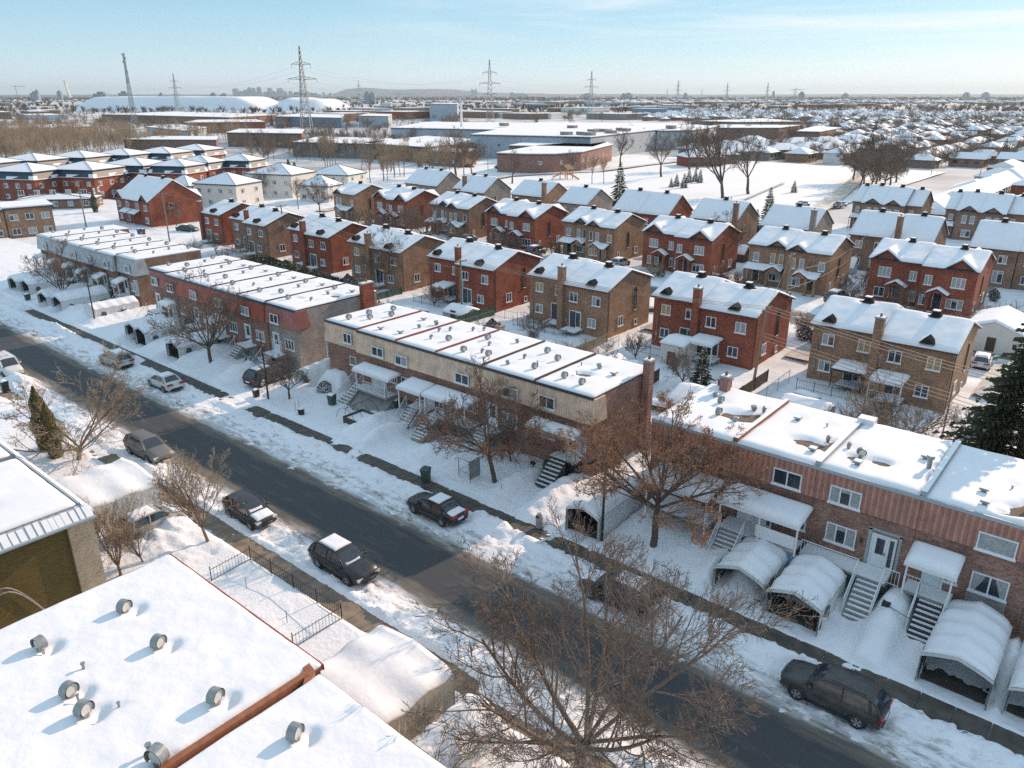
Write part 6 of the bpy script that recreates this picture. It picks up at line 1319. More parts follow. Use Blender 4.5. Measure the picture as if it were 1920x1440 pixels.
# ================================================================== SNOW SHELTERS (tunnel tents)
def shelter(label, x0, x1, y0, y1, h=2.2, open_end='S', sag=0.15, fab='fabric', wins=1, snow=0.22, z0=0.12, fill=True, name='car_shelter', cat='car shelter', peak=0.55, ribs=1.3, group=None, closed=False):
    root = thing(name, label, cat, ((x0 + x1) / 2, y0, z0), 0, group); xc = (x0 + x1) / 2; hw = (x1 - x0) / 2; he = h - peak
    def prof(x):                      # roof height at offset from centre
        t = abs(x - xc) / hw; return he + peak * (1 - t) ** 0.75 if t < 1 else he
    S_ = MB(); nx = 10; xs_ = lin(x0 + .02, x1 - .02, nx); n = max(4, int((y1 - y0) / 0.35)); ys_ = lin(y0, y1, n)
    rib = lambda y: -sag * (0.5 - 0.5 * math.cos(2 * math.pi * (y - y0) / ribs))
    S_.grid(xs_, ys_, lambda x, y: z0 + prof(x) + rib(y) * (0.3 + 0.7 * min(1, 1.5 * abs(x - xc) / hw)))
    for sx, xx in ((-1, x0), (1, x1)):
        for j in range(n):
            a, b = ys_[j], ys_[j + 1]; ra, rb = rib(a), rib(b)
            S_.poly([(xx + sx * ra * .8, a, -.1), (xx + sx * rb * .8, b, -.1), (xx - sx * .02, b, z0 + he + rb * 1.0), (xx - sx * .02, a, z0 + he + ra * 1.0)])
    end = [(x, prof(x)) for x in xs_]
    S_.poly([(x0, y1, -.1), (x1, y1, -.1)] + [(x, y1, z0 + z) for x, z in end[::-1]])
    if closed: S_.poly([(x0, y0, -.1), (x1, y0, -.1)] + [(x, y0, z0 + z) for x, z in end[::-1]])
    else:                              # front flap hanging over the opening
        for (xa, za), (xb, zb_) in zip(end[:-1], end[1:]):
            S_.poly([(xa, y0 + .01, z0 + za), (xb, y0 + .01, z0 + zb_), (xb, y0 + .01, z0 + zb_ - .16), (xa, y0 + .01, z0 + za - .16)])
    sh = S_.build('cover', MM(fab), root, sm=False)
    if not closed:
        I_ = MB(); c_ = .05  # added dark sheets under the cover, standing in for interior shade
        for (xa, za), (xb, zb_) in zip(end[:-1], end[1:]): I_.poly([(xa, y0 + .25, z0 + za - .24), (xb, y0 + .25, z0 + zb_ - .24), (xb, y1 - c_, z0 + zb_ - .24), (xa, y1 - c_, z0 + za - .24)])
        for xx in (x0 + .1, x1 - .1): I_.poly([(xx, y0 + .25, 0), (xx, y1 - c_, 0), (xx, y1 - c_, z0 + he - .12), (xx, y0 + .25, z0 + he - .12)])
        I_.poly([(x0 + .1, y1 - .12, 0), (x1 - .1, y1 - .12, 0)] + [(x, y1 - .12, z0 + z - .24) for x, z in end[::-1]]); I_.build('painted_shade', MM('painted_shade'), root)
    F_ = MB(); yy = y0 + .05
    while yy <= y1:
        F_.path([(x0 + .06, yy, 0), (x0 + .06, yy, z0 + he - .03)] + [(x, yy, z0 + z - .05) for x, z in end[1:-1]] + [(x1 - .06, yy, z0 + he - .03), (x1 - .06, yy, 0)], .025, 4); yy += ribs
    F_.build('frame', MM('zinc'), root)
    if snow:
        def base(x, y): return z0 + prof(x) + rib(y) * (0.3 + 0.7 * min(1, 1.5 * abs(x - xc) / hw)) + .004
        off = _sn.uniform(0, 99); m = MB()
        m.grid(lin(x0 + .06, x1 - .06, 14), lin(y0 + .05, y1 - .03, max(8, int((y1 - y0) / .25))), lambda x, y: base(x, y) + snow * smooth(0, .18 if closed else .4, min(x - x0, x1 - x, y - y0 + .1)) * (1 + (.1 if closed else .2) * NV(x * .9 + off, y * .8) + .2 * NV(x * 2.6, y * 2.6 + off)), 0, skirt=lambda x, y: base(x, y) - .002)
        m.build('snow_cover', M['snow'], sh, sm=True)
    for k in range(wins):
        wy = y0 + 0.9 + k * 2.3
        if wy + .6 < y1:
            for sx, xx in ((1, x1 + .03), (-1, x0 - .03)):
                q = MB(); q.prism([(xx, wy, z0 + .75), (xx, wy + .6, z0 + .75), (xx, wy + .6, z0 + 1.15), (xx, wy + .45, z0 + 1.32), (xx, wy + .15, z0 + 1.32), (xx, wy, z0 + 1.15)], (sx * .02, 0, 0)); q.build('side_window', MM('glass'), sh)
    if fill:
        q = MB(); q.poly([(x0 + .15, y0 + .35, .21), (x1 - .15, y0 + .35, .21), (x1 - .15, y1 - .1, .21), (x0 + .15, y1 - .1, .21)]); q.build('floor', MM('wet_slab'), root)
    return root
shelter('deep-snow tunnel shelter with a dark opening, left of the white steps shelter', -15.1, -12.1, 36.2, 40.0, 2.0, snow=0.24, sag=.22, peak=0.6)
shelter('snow shelter with a dark opening below the blue tarp balcony', -11.8, -8.8, 35.7, 39.9, 2.15, snow=0.24, sag=.22)
shelter('large snow-buried shelter with a dark opening, right of the dark steps', -4.0, -0.9, 35.5, 40.6, 2.25, snow=0.26, sag=.24)
shelter('snow-buried shelter cut by the right edge of the picture', -0.35, 2.7, 35.7, 40.4, 2.15, snow=0.25, sag=.22)
shelter('long carport-like shelter running back between the two rows', -25.3, -22.75, 35.7, 46.2, 2.25, snow=0.3, sag=0.02, wins=0, peak=0.5)
shelter('pair shelter with two arched openings, left one', -90.0, -87.3, 36.8, 41.0, 2.2, snow=0.3, group=None); shelter('pair shelter with two arched openings, right one', -87.1, -84.4, 36.5, 41.0, 2.3, snow=0.3)
shelter('narrow snowy shelter with an open frame, left of the leaning bare tree', -79.9, -77.2, 36.6, 40.8, 2.1, snow=0.35)
shelter('long white shelter with a clean ribbed roof behind the far left lamp', -102.0, -99.2, 37.2, 43.0, 2.3, snow=0.08, wins=1, sag=0.12, closed=True)
shelter('leftmost white shelter at the edge of the picture', -127.0, -123.8, 36.8, 42, 2.3, snow=0.3, sag=0.12); shelter('white shelter beside the leftmost one', -123.4, -120.2, 37.2, 42, 2.3, snow=0.3, sag=0.12)
shelter('snow-heaped shelter right behind the leftmost bare street tree', -109.6, -106.4, 36.2, 42.4, 2.4, snow=0.4, sag=0.1); shelter('snow-heaped shelter left of the leftmost bare street tree', -113.8, -110.6, 36.0, 41.5, 2.3, snow=0.35, sag=0.1)
shelter('big white shelter with smooth sagging snow roof beside the olive house', -53.8, -48.1, 13.6, 20.0, 2.5, snow=0.22, sag=0.16, ribs=2.2, closed=True, wins=0, peak=0.35)
shelter('big snow-roofed shelter with tan fabric wall below the red-edged roof', -25.2, -19.9, 13.4, 19.7, 2.55, fab='tan_fabric', snow=0.22, sag=0.2, ribs=2.3, closed=True, wins=1, peak=0.3)
shelter('tattered white shelter with a dark side window at the bottom centre', -19.2, -16.9, 14.5, 19.6, 1.9, snow=0.18, sag=0.14, closed=True)
# the collapsed shelter left of the tan row, twisted up on its side
root = thing('collapsed_shelter', 'collapsed white shelter leaning against the left end of the tan row', 'car shelter', (-60.0, 42.5, 0.3))
g = MB(); n = 14
for j in range(n):
    for k in range(10):
        def pt(j, k):
            t = j / n; a = math.pi * (k / 10); w_ = 1.3; y = 40.2 + 4.8 * t; lift = 0.5 + 1.7 * t
            return (-60.3 + 1.4 * t - w_ * math.cos(a) * (1 - .25 * t), y, 0.3 + lift * 0.4 + (1.7 + .3 * t) * math.sin(a) + .07 * math.sin(j * 2.2 + k))
        g.poly([pt(j, k), pt(j, k + 1), pt(j + 1, k + 1), pt(j + 1, k)])
g.build('cover', MM('fabric'), root)
g = MB(); g.grid(lin(-59.0, -55.6, 14), lin(40.8, 45.0, 14), lambda x, y: 0.5 + 1.7 * smooth(0, 1.6, min(x + 59.6, -55.2 - x + .4, y - 40.4)) + .12 * NV(x * 1.3, y * 1.3), 0, skirt=0.2); g.build('snow_heap', M['snow'], root, sm=True)
g = MB(); g.box(-58.2, 41.9, 0.2, -56.5, 42.3, 2.0); g.build('board', MM('green_bin'), root)
# bare hoop frame with little raised bed
g = MB()
for k in range(4):
    y = 37.6 + k * 0.9; g.path([(-51.6 + 1.25 + 1.25 * math.cos(math.pi * (1 - t / 10)), y, 0.4 + 1.15 * math.sin(math.pi * t / 10)) for t in range(11)], .02, 4)
g.path([(-50.35, 37.6, 1.55), (-50.35, 40.3, 1.55)], .02, 4)
tag(origin_base(g.build('hoop_frame', MM('black'))), 'bare metal hoop frame standing in the snow before the tan row', 'frame')
g = MB()
for a in ((-50.2, 37.2, -47.6, 37.26), (-50.2, 39.3, -47.6, 39.36), (-50.2, 37.26, -50.14, 39.3), (-47.66, 37.26, -47.6, 39.3)): g.box(a[0], a[1], 0.2, a[2], a[3], 1.0)
g.box(-50.14, 37.26, 0.3, -47.66, 39.3, 0.8, 1); tag(origin_base(g.build('garden_bed', MM('dark_wood', 'snow'))), 'wooden raised garden bed filled with snow beside the hoop frame', 'garden bed')

# ================================================================== STREET FURNITURE
def lamp(label, u, v, h):
    p = P(u, v); root = thing('street_lamp', label, 'street lamp', (p.x, p.y, 0.1))
    g = MB(); g.path([(p.x, p.y, 0), (p.x, p.y, h * .45), (p.x, p.y, h - .5)], [.10, .08, .06], 8, 0, True); g.build('pole', MM('black'), root)
    g = MB(); g.path([(p.x, p.y, h - .5), (p.x, p.y - .05, h - .2), (p.x, p.y - .35, h), (p.x, p.y - 1.3, h + .05)], .04, 6); g.build('arm', MM('black'), root)
    g = MB(); g.box(p.x - .12, p.y - 1.9, h - .02, p.x + .12, p.y - 1.25, h + .12); g.build('lamp_head', MM('black'), root)
lamp('black street lamp in front of the long shelter, beside the orange tree', 1128, 1022, 6.5); lamp('black street lamp at the left, before the long white ribbed shelter', 180, 611, 7.5); lamp('black street lamp beside the small bare tree in the middle', 504, 755, 6.5)
def util_pole(label, u, v, h, arms=1, box=False, lean=(0, 0), thick=.13):
    p = P(u, v); root = thing('utility_pole', label, 'utility pole', (p.x, p.y, 0.2)); g = MB(); tx, ty = p.x + lean[0], p.y + lean[1]
    g.path([(p.x, p.y, 0), (tx, ty, h)], [thick * 1.15, thick * .8], 8, 0, True); g.build('pole', MM('wood'), root)
    for k in range(arms):
        g = MB(); z = h - .25 - k * .8; g.box(tx - .05, ty - 1.1, z - .06, tx + .05, ty + 1.1, z + .06)
        for yy in (-1, -.35, .35, 1): g.cyl(tx, ty + yy, z + .06, z + .2, .035, 6)
        g.build('cross_arm', MM('wood'), root)
    if box: g = MB(); g.cyl(tx + .3, ty, h * .55, h * .55 + .8, .2, 10); g.build('transformer', MM('zinc'), root)
    return (tx, ty, h)
T1 = util_pole('leaning utility pole with a crossarm, behind the red pair with a white patio', 1410, 733, 8.6, 1, lean=(.5, 0)); T2 = util_pole('tall pale utility pole at the right corner of the red pair', 1461, 660, 11.2, 1, True)
T3 = util_pole('utility pole before the dark brick house, upper right', 1645, 482, 7.6, 0); T4 = util_pole('utility pole with a grey transformer left of the tan pair with the tall chimney', 866, 596, 7.6, 1, True)
T5 = util_pole('tall utility pole before the brown pair gable', 537, 483, 9.2, 1, True); T6 = util_pole('utility pole in the yard right of the red gabled house', 319, 458, 9.8, 1); T7 = util_pole('utility pole beside the brown brick duplex', 163, 432, 10.4, 1); T8 = util_pole('utility pole before the hip-roofed blocks at the far left', 58, 374, 9.5, 1)
T9 = util_pole('thin dark pole in the yard under the wires, right of the gnarled tree', 1762, 838, 5.5, 0, thick=.06); T10 = util_pole('utility pole standing by the park path', 1365, 432, 7, 0)
T11 = util_pole('dark metal pole behind the rust-sided row, by the chain-link fence', 1613, 800, 5.0, 0, thick=.06)
for i, (u, v, h) in enumerate([(680, 345, 8), (120, 300, 9), (725, 320, 10), (1178, 250, 12), (915, 320, 8), (1828, 372, 10), (1420, 215, 12), (1700, 330, 9), (1745, 330, 9), (995, 320, 8), (985, 250, 12)]): util_pole('thin utility pole among the distant trees and roofs', u, v, h, 0, thick=.1)
for o in sc.objects:
    if o.get('label') == 'thin utility pole among the distant trees and roofs': o['group'] = 'distant utility poles'
def wire(label, a, b, sag=0.5, r=.018, n=14, group='overhead wires'):
    a = Vector(a); b = Vector(b); g = MB()
    g.path([a.lerp(b, i / n) - Vector((0, 0, sag * 4 * (i / n) * (1 - i / n))) for i in range(n + 1)], r, 4)
    o = g.build('overhead_wire', MM('wire')); o.location = a; o.data.transform(Matrix.Translation(-a)); tag(o, label, 'wire', group)
for k, yy in enumerate((-.9, 0, .9)): wire('slack wire crossing the yards behind the rust-sided row towards the spruce', (T1[0], T1[1] + yy, T1[2] - .2), (8, 66.5 + yy, 5.6), .6, .03)
for k in range(3): wire('low bundle of wires passing the gnarled pale tree', (T1[0], T1[1], T1[2] - 2.6 - .35 * k), (8, 65.5, 3.3 - .35 * k), .3, .028)
for k in range(3): wire('wire along the back yards from the transformer pole to the leaning pole', (T4[0], T4[1] + .6 * k, T4[2] - .2), (T1[0], T1[1] + .6 * k, T1[2] - .3), .7, .022)
for k in range(2): wire('wire along the back yards left of the transformer pole', (T5[0], T5[1], T5[2] - .2 - k), (T4[0], T4[1], T4[2] - .2 - k), 1.0, .022)
wire('pale cable sweeping up over the street from the tall pole', (T2[0], T2[1], 9.4), (T3[0], T3[1], 7.5), 2.4, .035, group=None); wire('lower pale cable sweeping up beside the first one', (T2[0], T2[1], 7.2), (T3[0], T3[1], 4.4), 1.4, .035, group=None)
wire('cable from the tall pole to the leaning pole', T2, T1, .4, .02); wire('wire from the far left pole to the brown pair pole', T6, T5, 1.0, .02)

def bin_(label, x, y, m='green_bin', z=.42, rz=0, s=1.0, lidsnow=True, group=None):
    root = thing('wheelie_bin', label, 'bin', (x, y, z), rz, group); root.scale = (s,) * 3; g = MB()
    g.prism([(-.22, -.24, 0), (.22, -.24, 0), (.29, -.32, .95), (-.29, -.32, .95)], (0, 0, 0)) if False else None
    v0 = [(-.22, -.25, 0), (.22, -.25, 0), (.22, .25, 0), (-.22, .25, 0)]; v1 = [(-.29, -.33, .95), (.29, -.33, .95), (.29, .33, .95), (-.29, .33, .95)]
    for k in range(4): g.poly([v0[k], v0[(k + 1) % 4], v1[(k + 1) % 4], v1[k]])
    g.poly(v0[::-1]); g.build('bin_body', MM(m), root, world=False)
    g = MB(); g.prism([(-.31, -.36, .95), (-.31, .36, 1.0), (-.31, .36, 1.06), (-.31, 0, 1.09), (-.31, -.36, 1.01)], (.62, 0, 0)); 
    if lidsnow: g.prism([(-.26, -.28, 1.04), (-.26, .3, 1.065), (-.26, .2, 1.15), (-.26, -.1, 1.17)], (.52, 0, 0), 1)
    g.build('lid', MM(m, 'roofsnow'), root, world=False)
    g = MB(); g.path([(-.2, .3, .1), (.2, .3, .1)], .1, 8, 0, True); g.build('wheel', MM('tire'), root, world=False)
    return root
bin_('green wheelie bin at the kerb beside the bare dark pavement', *P(799, 905).xy, z=.15, rz=.3, lidsnow=False); bin_('green wheelie bin with a cart in the tan row yard', *P(624, 768).xy, rz=.2); bin_('green wheelie bin by the sunny driveway at the left of the tan row', *P(578, 728).xy, rz=-.1)
bin_('green wheelie bin beside the dark steps of the tan row end house', *P(1027, 900).xy, rz=.2, lidsnow=False); bin_('snow-topped green bin under the balcony of the tan row', *P(743, 778).xy, rz=.4); bin_('brown bin standing beside the near pavement by the vase-shaped tree', *P(347, 970).xy, 'brown_bin', .15, lidsnow=False)
bin_('dark green bin at the far left kerb', *P(54, 568).xy, z=.2); bin_('small dark bin against the long white ribbed shelter', *P(236, 598).xy, z=.5, s=.8); bin_('black bin at the left edge behind the delivery van', *P(12, 738).xy, 'black', .2)
bin_('dark bin standing on the sunny corner by the second lamp', *P(482, 752).xy, 'black', .3, s=.8); bin_('blue bin in the yard below the red gabled house', *P(262, 443).xy, 'blue_bin'); bin_('brown bin beside the blue bin in the yard', *P(270, 443).xy, 'brown_bin')
p = P(1011, 993); root = thing('litter_bin', 'round-topped grey litter bin beside the pavement, left of the long shelter', 'bin', (p.x, p.y, .3)); g = MB(); g.cyl(p.x, p.y, .2, 1.0, .24, 12); g.build('bin_body', MM('concrete'), root); g = MB(); g.cyl(p.x, p.y, 1.0, 1.25, .25, 12, 0, .12); g.build('hood', MM('concrete'), root); g = MB(); g.box(p.x - .12, p.y - .27, 1.0, p.x + .12, p.y - .2, 1.12); g.build('opening', MM('black'), root)
p = P(566, 785); g = MB(); g.cyl(p.x, p.y, .3, .95, .26, 12, 0, .30); g.cyl(p.x, p.y, .95, 1.0, .27, 12, 1); tag(origin_base(g.build('planter', MM('black', 'snow'))), 'round black planter in the snowy front yard of the tan row', 'planter')
p = P(870, 905); root = thing('wire_shelter', 'small transparent box shelter over the cleared path by the pavement', 'shelter', (p.x, p.y, .1)); g = MB()
for a, b in ((0, 0), (1.1, 0), (0, 1.1), (1.1, 1.1)): g.path([(p.x - .5 + a, p.y + b, 0), (p.x - .5 + a, p.y + b, 1.9)], .03, 4)
for z in (.9, 1.9): g.path([(p.x - .5, p.y, z), (p.x + .6, p.y, z), (p.x + .6, p.y + 1.1, z), (p.x - .5, p.y + 1.1, z), (p.x - .5, p.y, z)], .02, 4)
g.build('frame', MM('zinc'), root); g = MB(); g.box(p.x + .6, p.y + .05, .3, p.x + .62, p.y + 1.05, 1.9); g.box(p.x - .45, p.y + .05, 1.9, p.x + .6, p.y + 1.1, 1.94, 1); g.build('panel', MM('concrete', 'roofsnow'), root)
# letter box, blue tarp, snow shovel, stakes
p = P(999, 895); g = MB(); g.path([(p.x, p.y, .3), (p.x, p.y, 1.1)], .03, 6); g.box(p.x - .18, p.y - .12, 1.1, p.x + .18, p.y + .12, 1.3); tag(origin_base(g.build('letter_box', MM('black'))), 'small black box on a post in the tan row yard', 'letter box')
M['blue_tarp'] = mat('blue_tarp', (0.02, 0.13, 0.30), 0.35, col2=(0.30, 0.45, 0.55), vscale=3)
g = MB(); g.grid(lin(-12.3, -11.5, 8), lin(0.4, 1.9, 10), lambda x, y: 0); g.v = [(x, 39.95 - .25 * (1.9 - z) + .08 * NV(x * 5, z * 3), z) for x, z, _ in g.v]; tag(origin_base(g.build('blue_tarp', M['blue_tarp'])), 'blue and white tarp hanging from the left end of the railed landing', 'tarp')
p = P(1665, 1152, .9); root = thing('snow_shovel', 'snow shovel lying on the mound between the two stairs', 'shovel', (p.x, p.y, p.z)); g = MB(); g.path([(p.x, p.y, p.z + .5), (p.x + 1.1, p.y - .35, p.z + .45)], .02, 5); g.build('handle', MM('black'), root); g = MB(); g.box(p.x - .4, p.y - .05, p.z + .3, p.x, p.y + .35, p.z + .62); g.build('blade', MM('black'), root)
for i, (u, v) in enumerate([(882, 915), (940, 935), (562, 775), (555, 778), (540, 1180), (464, 1115)]): p = P(u, v); g = MB(); g.path([(p.x, p.y, .2), (p.x + .03, p.y, 1.25)], .018, 4); tag(origin_base(g.build('marker_stake', MM('dark_wood'))), 'thin stake standing in the yard snow', 'stake', 'thin yard stakes')
# black iron fence round the near yard
def iron_fence(label, pts, h=.95, gap=.2, m='black', posts=2.0, z0=.35, name='iron_fence', rail=.018, cat='fence'):
    grp = 'patio railings behind the brick pairs' if label.startswith('low black patio') else None
    g = MB(); q = MB()
    for a, b in zip(pts[:-1], pts[1:]):
        a = Vector((*a, z0)); b = Vector((*b, z0)); L_ = (b - a).length; n = int(L_ / gap)
        for i in range(n + 1): p = a.lerp(b, i / n); g.path([p, p + Vector((0, 0, h * (1.08 if i % 6 == 0 else 1)))], .011, 3)
        for z in (.14, h - .12): g.path([a + Vector((0, 0, z)), b + Vector((0, 0, z))], rail, 4)
        k = max(1, int(L_ / posts))
        for i in range(k + 1): p = a.lerp(b, i / k); q.path([p - Vector((0, 0, .3)), p + Vector((0, 0, h + .1))], .03, 5)
    r = thing(name, label, cat, (*pts[0], z0), 0, grp); g.build('railing', MM(m), r); q.build('post', MM(m), r); return r
iron_fence('black iron fence around the snowy near yard below the black SUV', [(-37.6, 17.6), (-37.8, 20.3), (-29.0, 20.3), (-29.0, 17.2)])
# chain-link fences in the back yards
M['mesh'] = mat('fence_mesh', (0.25, 0.27, 0.27), 0.5)
def link_fence(label, pts, h=1.3, m='mesh', cell=.35, top='zinc'):
    g = MB(); q = MB()
    for a, b in zip(pts[:-1], pts[1:]):
        a = Vector((*a, .3)); b = Vector((*b, .3)); d = b - a; L_ = d.length; u_ = d / L_; n = int(L_ / cell)
        for i in range(n + 1):
            for s in (0, 1):
                p = a + u_ * (i * cell); e = p + u_ * (min(h, L_ - i * cell) if s == 0 else -min(h, i * cell)); hh = abs((e - p).length)
                if hh > .2: g.path([p, e + Vector((0, 0, hh))], .006, 3)
        g.path([a + Vector((0, 0, h)), b + Vector((0, 0, h))], .025, 4)
        k = max(1, int(L_ / 2.6))
        for i in range(k + 1): p = a.lerp(b, i / k); q.path([p - Vector((0, 0, .3)), p + Vector((0, 0, h + .05))], .03, 5)
    r = thing('chain_link_fence', label, 'fence', (*pts[0], .3)); g.build('fence_mesh', MM(m), r); q.build('post', MM(top), r)
link_fence('chain-link fence along the back lane behind the rust-sided row', [(-22.5, 60.2), (-3.0, 60.2)]); link_fence('chain-link fence between the yards of the right tan pair', [(-15.6, 60.3), (-15.9, 71.0)]); link_fence('chain-link fence left of the right tan pair', [(-24.2, 60.3), (-24.4, 72)])
link_fence('chain-link fence along the yards behind the tan row', [(-60, 57.5), (-40.5, 57.5)], 1.5); link_fence('chain-link fence beside the tan pair with the tall chimney', [(-61.5, 57.5), (-61.5, 70)]); link_fence('chain-link fence between the red pair and the tan pair yards', [(-43.6, 58), (-43.6, 71)])
def board_fence(label, pts, h=1.3, m='dark_wood'):
    r = thing('board_fence', label, 'fence', (*pts[0], .2), 0, 'lot fences behind the brick pairs' if label.startswith('dark lot fence') else None); g = MB(); q = MB()
    for a, b in zip(pts[:-1], pts[1:]):
        a = Vector((*a, .2)); b = Vector((*b, .2)); d = (b - a); n = int(d.length / .16); u_ = d.normalized(); nn = Vector((-u_.y, u_.x, 0)) * .015
        for i in range(n):
            p = a + u_ * (.16 * i); e = p + u_ * .13; g.prism([p - nn, e - nn, e + nn, p + nn], (0, 0, h))
        k = max(1, int(d.length / 2.4))
        for i in range(k + 1): p = a.lerp(b, i / k); q.box(p.x - .05, p.y - .05, 0, p.x + .05, p.y + .05, h + .25)
    g.build('boards', MM(m), r); q.build('post', MM(m), r)
board_fence('dark board fence between the snowy yards left of the brick shed', [(-45, 58), (-34.5, 58), (-34.5, 64)], 1.4); board_fence('dark green fence along the yard behind the red pair', [(-68, 57.8), (-61.8, 57.8)], 1.3, 'green_bin'); board_fence('brown board fence at the right of the leaning pole yard', [(-26.2, 62), (-26.2, 71)], 1.3)
iron_fence('brown railing fence beside the red pair behind the red row', [(-63, 71.4), (-58.8, 71.4)], 1.2, .3, 'dark_wood', 1.5); iron_fence('dark railing at the patio of the tan pair with the tall chimney', [(-58, 70.4), (-50, 69.8)], 1.0, .22, 'black', 2)

# lot fences, sheds, parked cars and packed driveways around the brick pairs
rr = random.Random(404)
for k, (x0, xm, x1, y0, bm, la, lb, ch) in enumerate(ROW1):
    gx = x1 + 2.5
    if k > 1: board_fence('dark lot fence in the yards behind the brick pairs', [(x1 + .6, 58.5), (x1 + .6, y0 - .6)], rr.uniform(1.0, 1.5), rr.choice(('dark_wood', 'wood', 'green_bin')))
    iron_fence('low black patio railing behind a brick pair', [(x0 + .4, y0 - 2.4), (x0 + 5.4, y0 - 2.4)], 1.0, .25, 'black', 1.6)
    g = MB(); g.poly([(gx - 1.4, y0 + 6, .62), (gx + 1.4, y0 + 6, .62), (gx + 1.4, 93.2, .50), (gx - 1.4, 93.2, .50)]); tag(g.build('driveway', M['packed']), kind='structure')
    g = MB(); g.poly([(gx - 1.4, 100.8, .50), (gx + 1.4, 100.8, .50), (gx + 1.4, 116, .55), (gx - 1.4, 116, .55)]); tag(g.build('driveway', M['packed']), kind='structure')
for x, y, kd, cl, lb in ((-26.3, 87.5, 'suv', (.03, .03, .035), 'dark SUV in the driveway between the red and tan pairs, second street'), (-43.7, 88.5, 'sedan', (.3, .3, .3), 'grey sedan in a driveway behind the tall-chimney pair'), (-61.2, 87.0, 'hatch', (.25, .04, .03), 'red hatchback in a driveway off the second street'),
                         (-31.2, 106.4, 'suv', (.2, .17, .12), 'tan car under snow beside the tan pair with the tall cedar'), (-48.6, 106, 'sedan', (.05, .06, .08), 'dark sedan by the veiled red pair'), (-66.2, 107, 'hatch', (.45, .45, .45), 'silver hatchback left of the veiled red pair'), (-83, 106, 'suv', (.03, .04, .05), 'dark SUV left of the centre tan pair'), (-100.6, 107, 'sedan', (.35, .35, .36), 'grey sedan beside the brown pair, second street')):
    car(lb, x, y, 90 + rr.uniform(-4, 4), kd, cl, .55, ('roof', 'hood'))
for i in range(14):
    x = -20 - i * 8.7 + rr.uniform(-2, 2); y = rr.uniform(122.5, 126); wd = rr.uniform(2.2, 3.4)
    globals().setdefault('LATE', []).append((x, y, wd))
# garden sheds and garages
def shed(label, x0, x1, y0, y1, h, hr, m, ridge='X', name='garden_shed', cat='shed', door_=True, group=None):
    root = thing(name, label, cat, ((x0 + x1) / 2, (y0 + y1) / 2, .2), 0, group); g = MB(); ym = (y0 + y1) / 2; xm = (x0 + x1) / 2
    if ridge == 'X': g.prism([(x0, y0, 0), (x0, y1, 0), (x0, y1, h), (x0, ym, hr), (x0, y0, h)], (x1 - x0, 0, 0))
    else: g.prism([(x0, y0, 0), (x0, y0, h), (xm, y0, hr), (x1, y0, h), (x1, y0, 0)], (0, y1 - y0, 0))
    g.build('wall', MM(m), root)
    base = (lambda x, y: hr - (abs(y - ym) / (ym - y0)) * (hr - h) + .02) if ridge == 'X' else (lambda x, y: hr - (abs(x - xm) / (xm - x0)) * (hr - h) + .02)
    rf = snow_slab(root, x0 - .12, x1 + .12, y0 - .12, y1 + .12, 0, .26, .25, 'roof', base, wave=.04)
    if door_: g = MB(); g.box(xm - .45, y0 - .03, .2, xm + .45, y0 + .01, 1.8); g.build('door', MM('dark_wood'), root)
    return root
shed('tan metal shed in the yard left of the white patio', -21.6, -17.6, 61.8, 64.6, 1.9, 2.3, 'tan_fabric'); shed('small grey shed under the gnarled pale tree', -14.6, -12.9, 64.5, 66.6, 1.5, 1.7, 'grey_trim'); shed('low tan shed behind the chain-link fence', -9.8, -6.6, 60.8, 62.6, 1.3, 1.5, 'buff_brick')
shed('snow-roofed garage with a brick chimney end behind the rust-sided row', -29.0, -25.2, 55.5, 60.2, 2.3, 3.1, 'buff_brick', 'X', 'garage', 'garage'); shed('red brick shed with a small gable and black trim', -39.5, -36.3, 59.5, 62.0, 2.0, 2.9, 'red_brick', 'Y')
shed('long white-walled garden room under a sloping snow roof, beside the red pair', -37.2, -34.6, 69.0, 72.3, 2.6, 2.9, 'white_stucco'); shed('small tarp-covered heap shed behind the tan row roof', -52.5, -49.5, 58.6, 61, 1.4, 2.1, 'grey_trim'); shed('snow-capped low shed right of the chimney pot', -48.9, -45.8, 58.2, 60.4, 1.2, 1.8, 'dark_wood')
shed('pale blue garden shed with glazed doors behind the red row', -87.2, -83.6, 55.6, 58.2, 2.5, 2.9, 'grey_siding'); shed('small green-trimmed shed right of the pale garden shed', -82.8, -80.8, 56.5, 58.5, 1.5, 2.3, 'tan_siding'); shed('dark snow-topped shed beside the transformer pole', -70.5, -67.5, 62.0, 64.5, 1.6, 1.9, 'dark_trim')
shed('low shed beneath the chimney of the tan row end', -24.5, -21.8, 51.6, 54.5, 2.0, 2.5, 'row_brick', 'Y'); shed('second low snow roof beside the tan row end', -26.9, -24.7, 52.5, 57.2, 2.2, 2.5, 'grey_trim'); shed('white garage with wide snow roof at the right edge', -14.0, -8.2, 96.4, 104.5, 2.5, 3.6, 'white_stucco', 'Y', 'garage', 'garage')
shed('round snow-capped shed in the yard of the red pair', -60.2, -57.4, 60, 62.5, 1.5, 2.2, 'white_stucco'); shed('dark carport with rounded snow roof beside the dark brick houses', -23.6, -20.6, 148, 153, 2.2, 3.0, 'dark_trim', 'Y'); shed('low flat bungalow of snow beside the centre path', -66.8, -63.2, 66.2, 69.3, 1.4, 2.0, 'grey_trim')
for i, (x, y, wd) in enumerate(LATE): shed('small snow-capped shed behind the second-street houses', x, x + wd, y, y + 2.3, rr.uniform(1.5, 2.1), rr.uniform(2.3, 2.9), rr.choice(('grey_trim', 'dark_wood', 'tan_fabric', 'dark_trim')), rr.choice('XY'), group='snow-capped sheds behind the second street')
rr = random.Random(31)
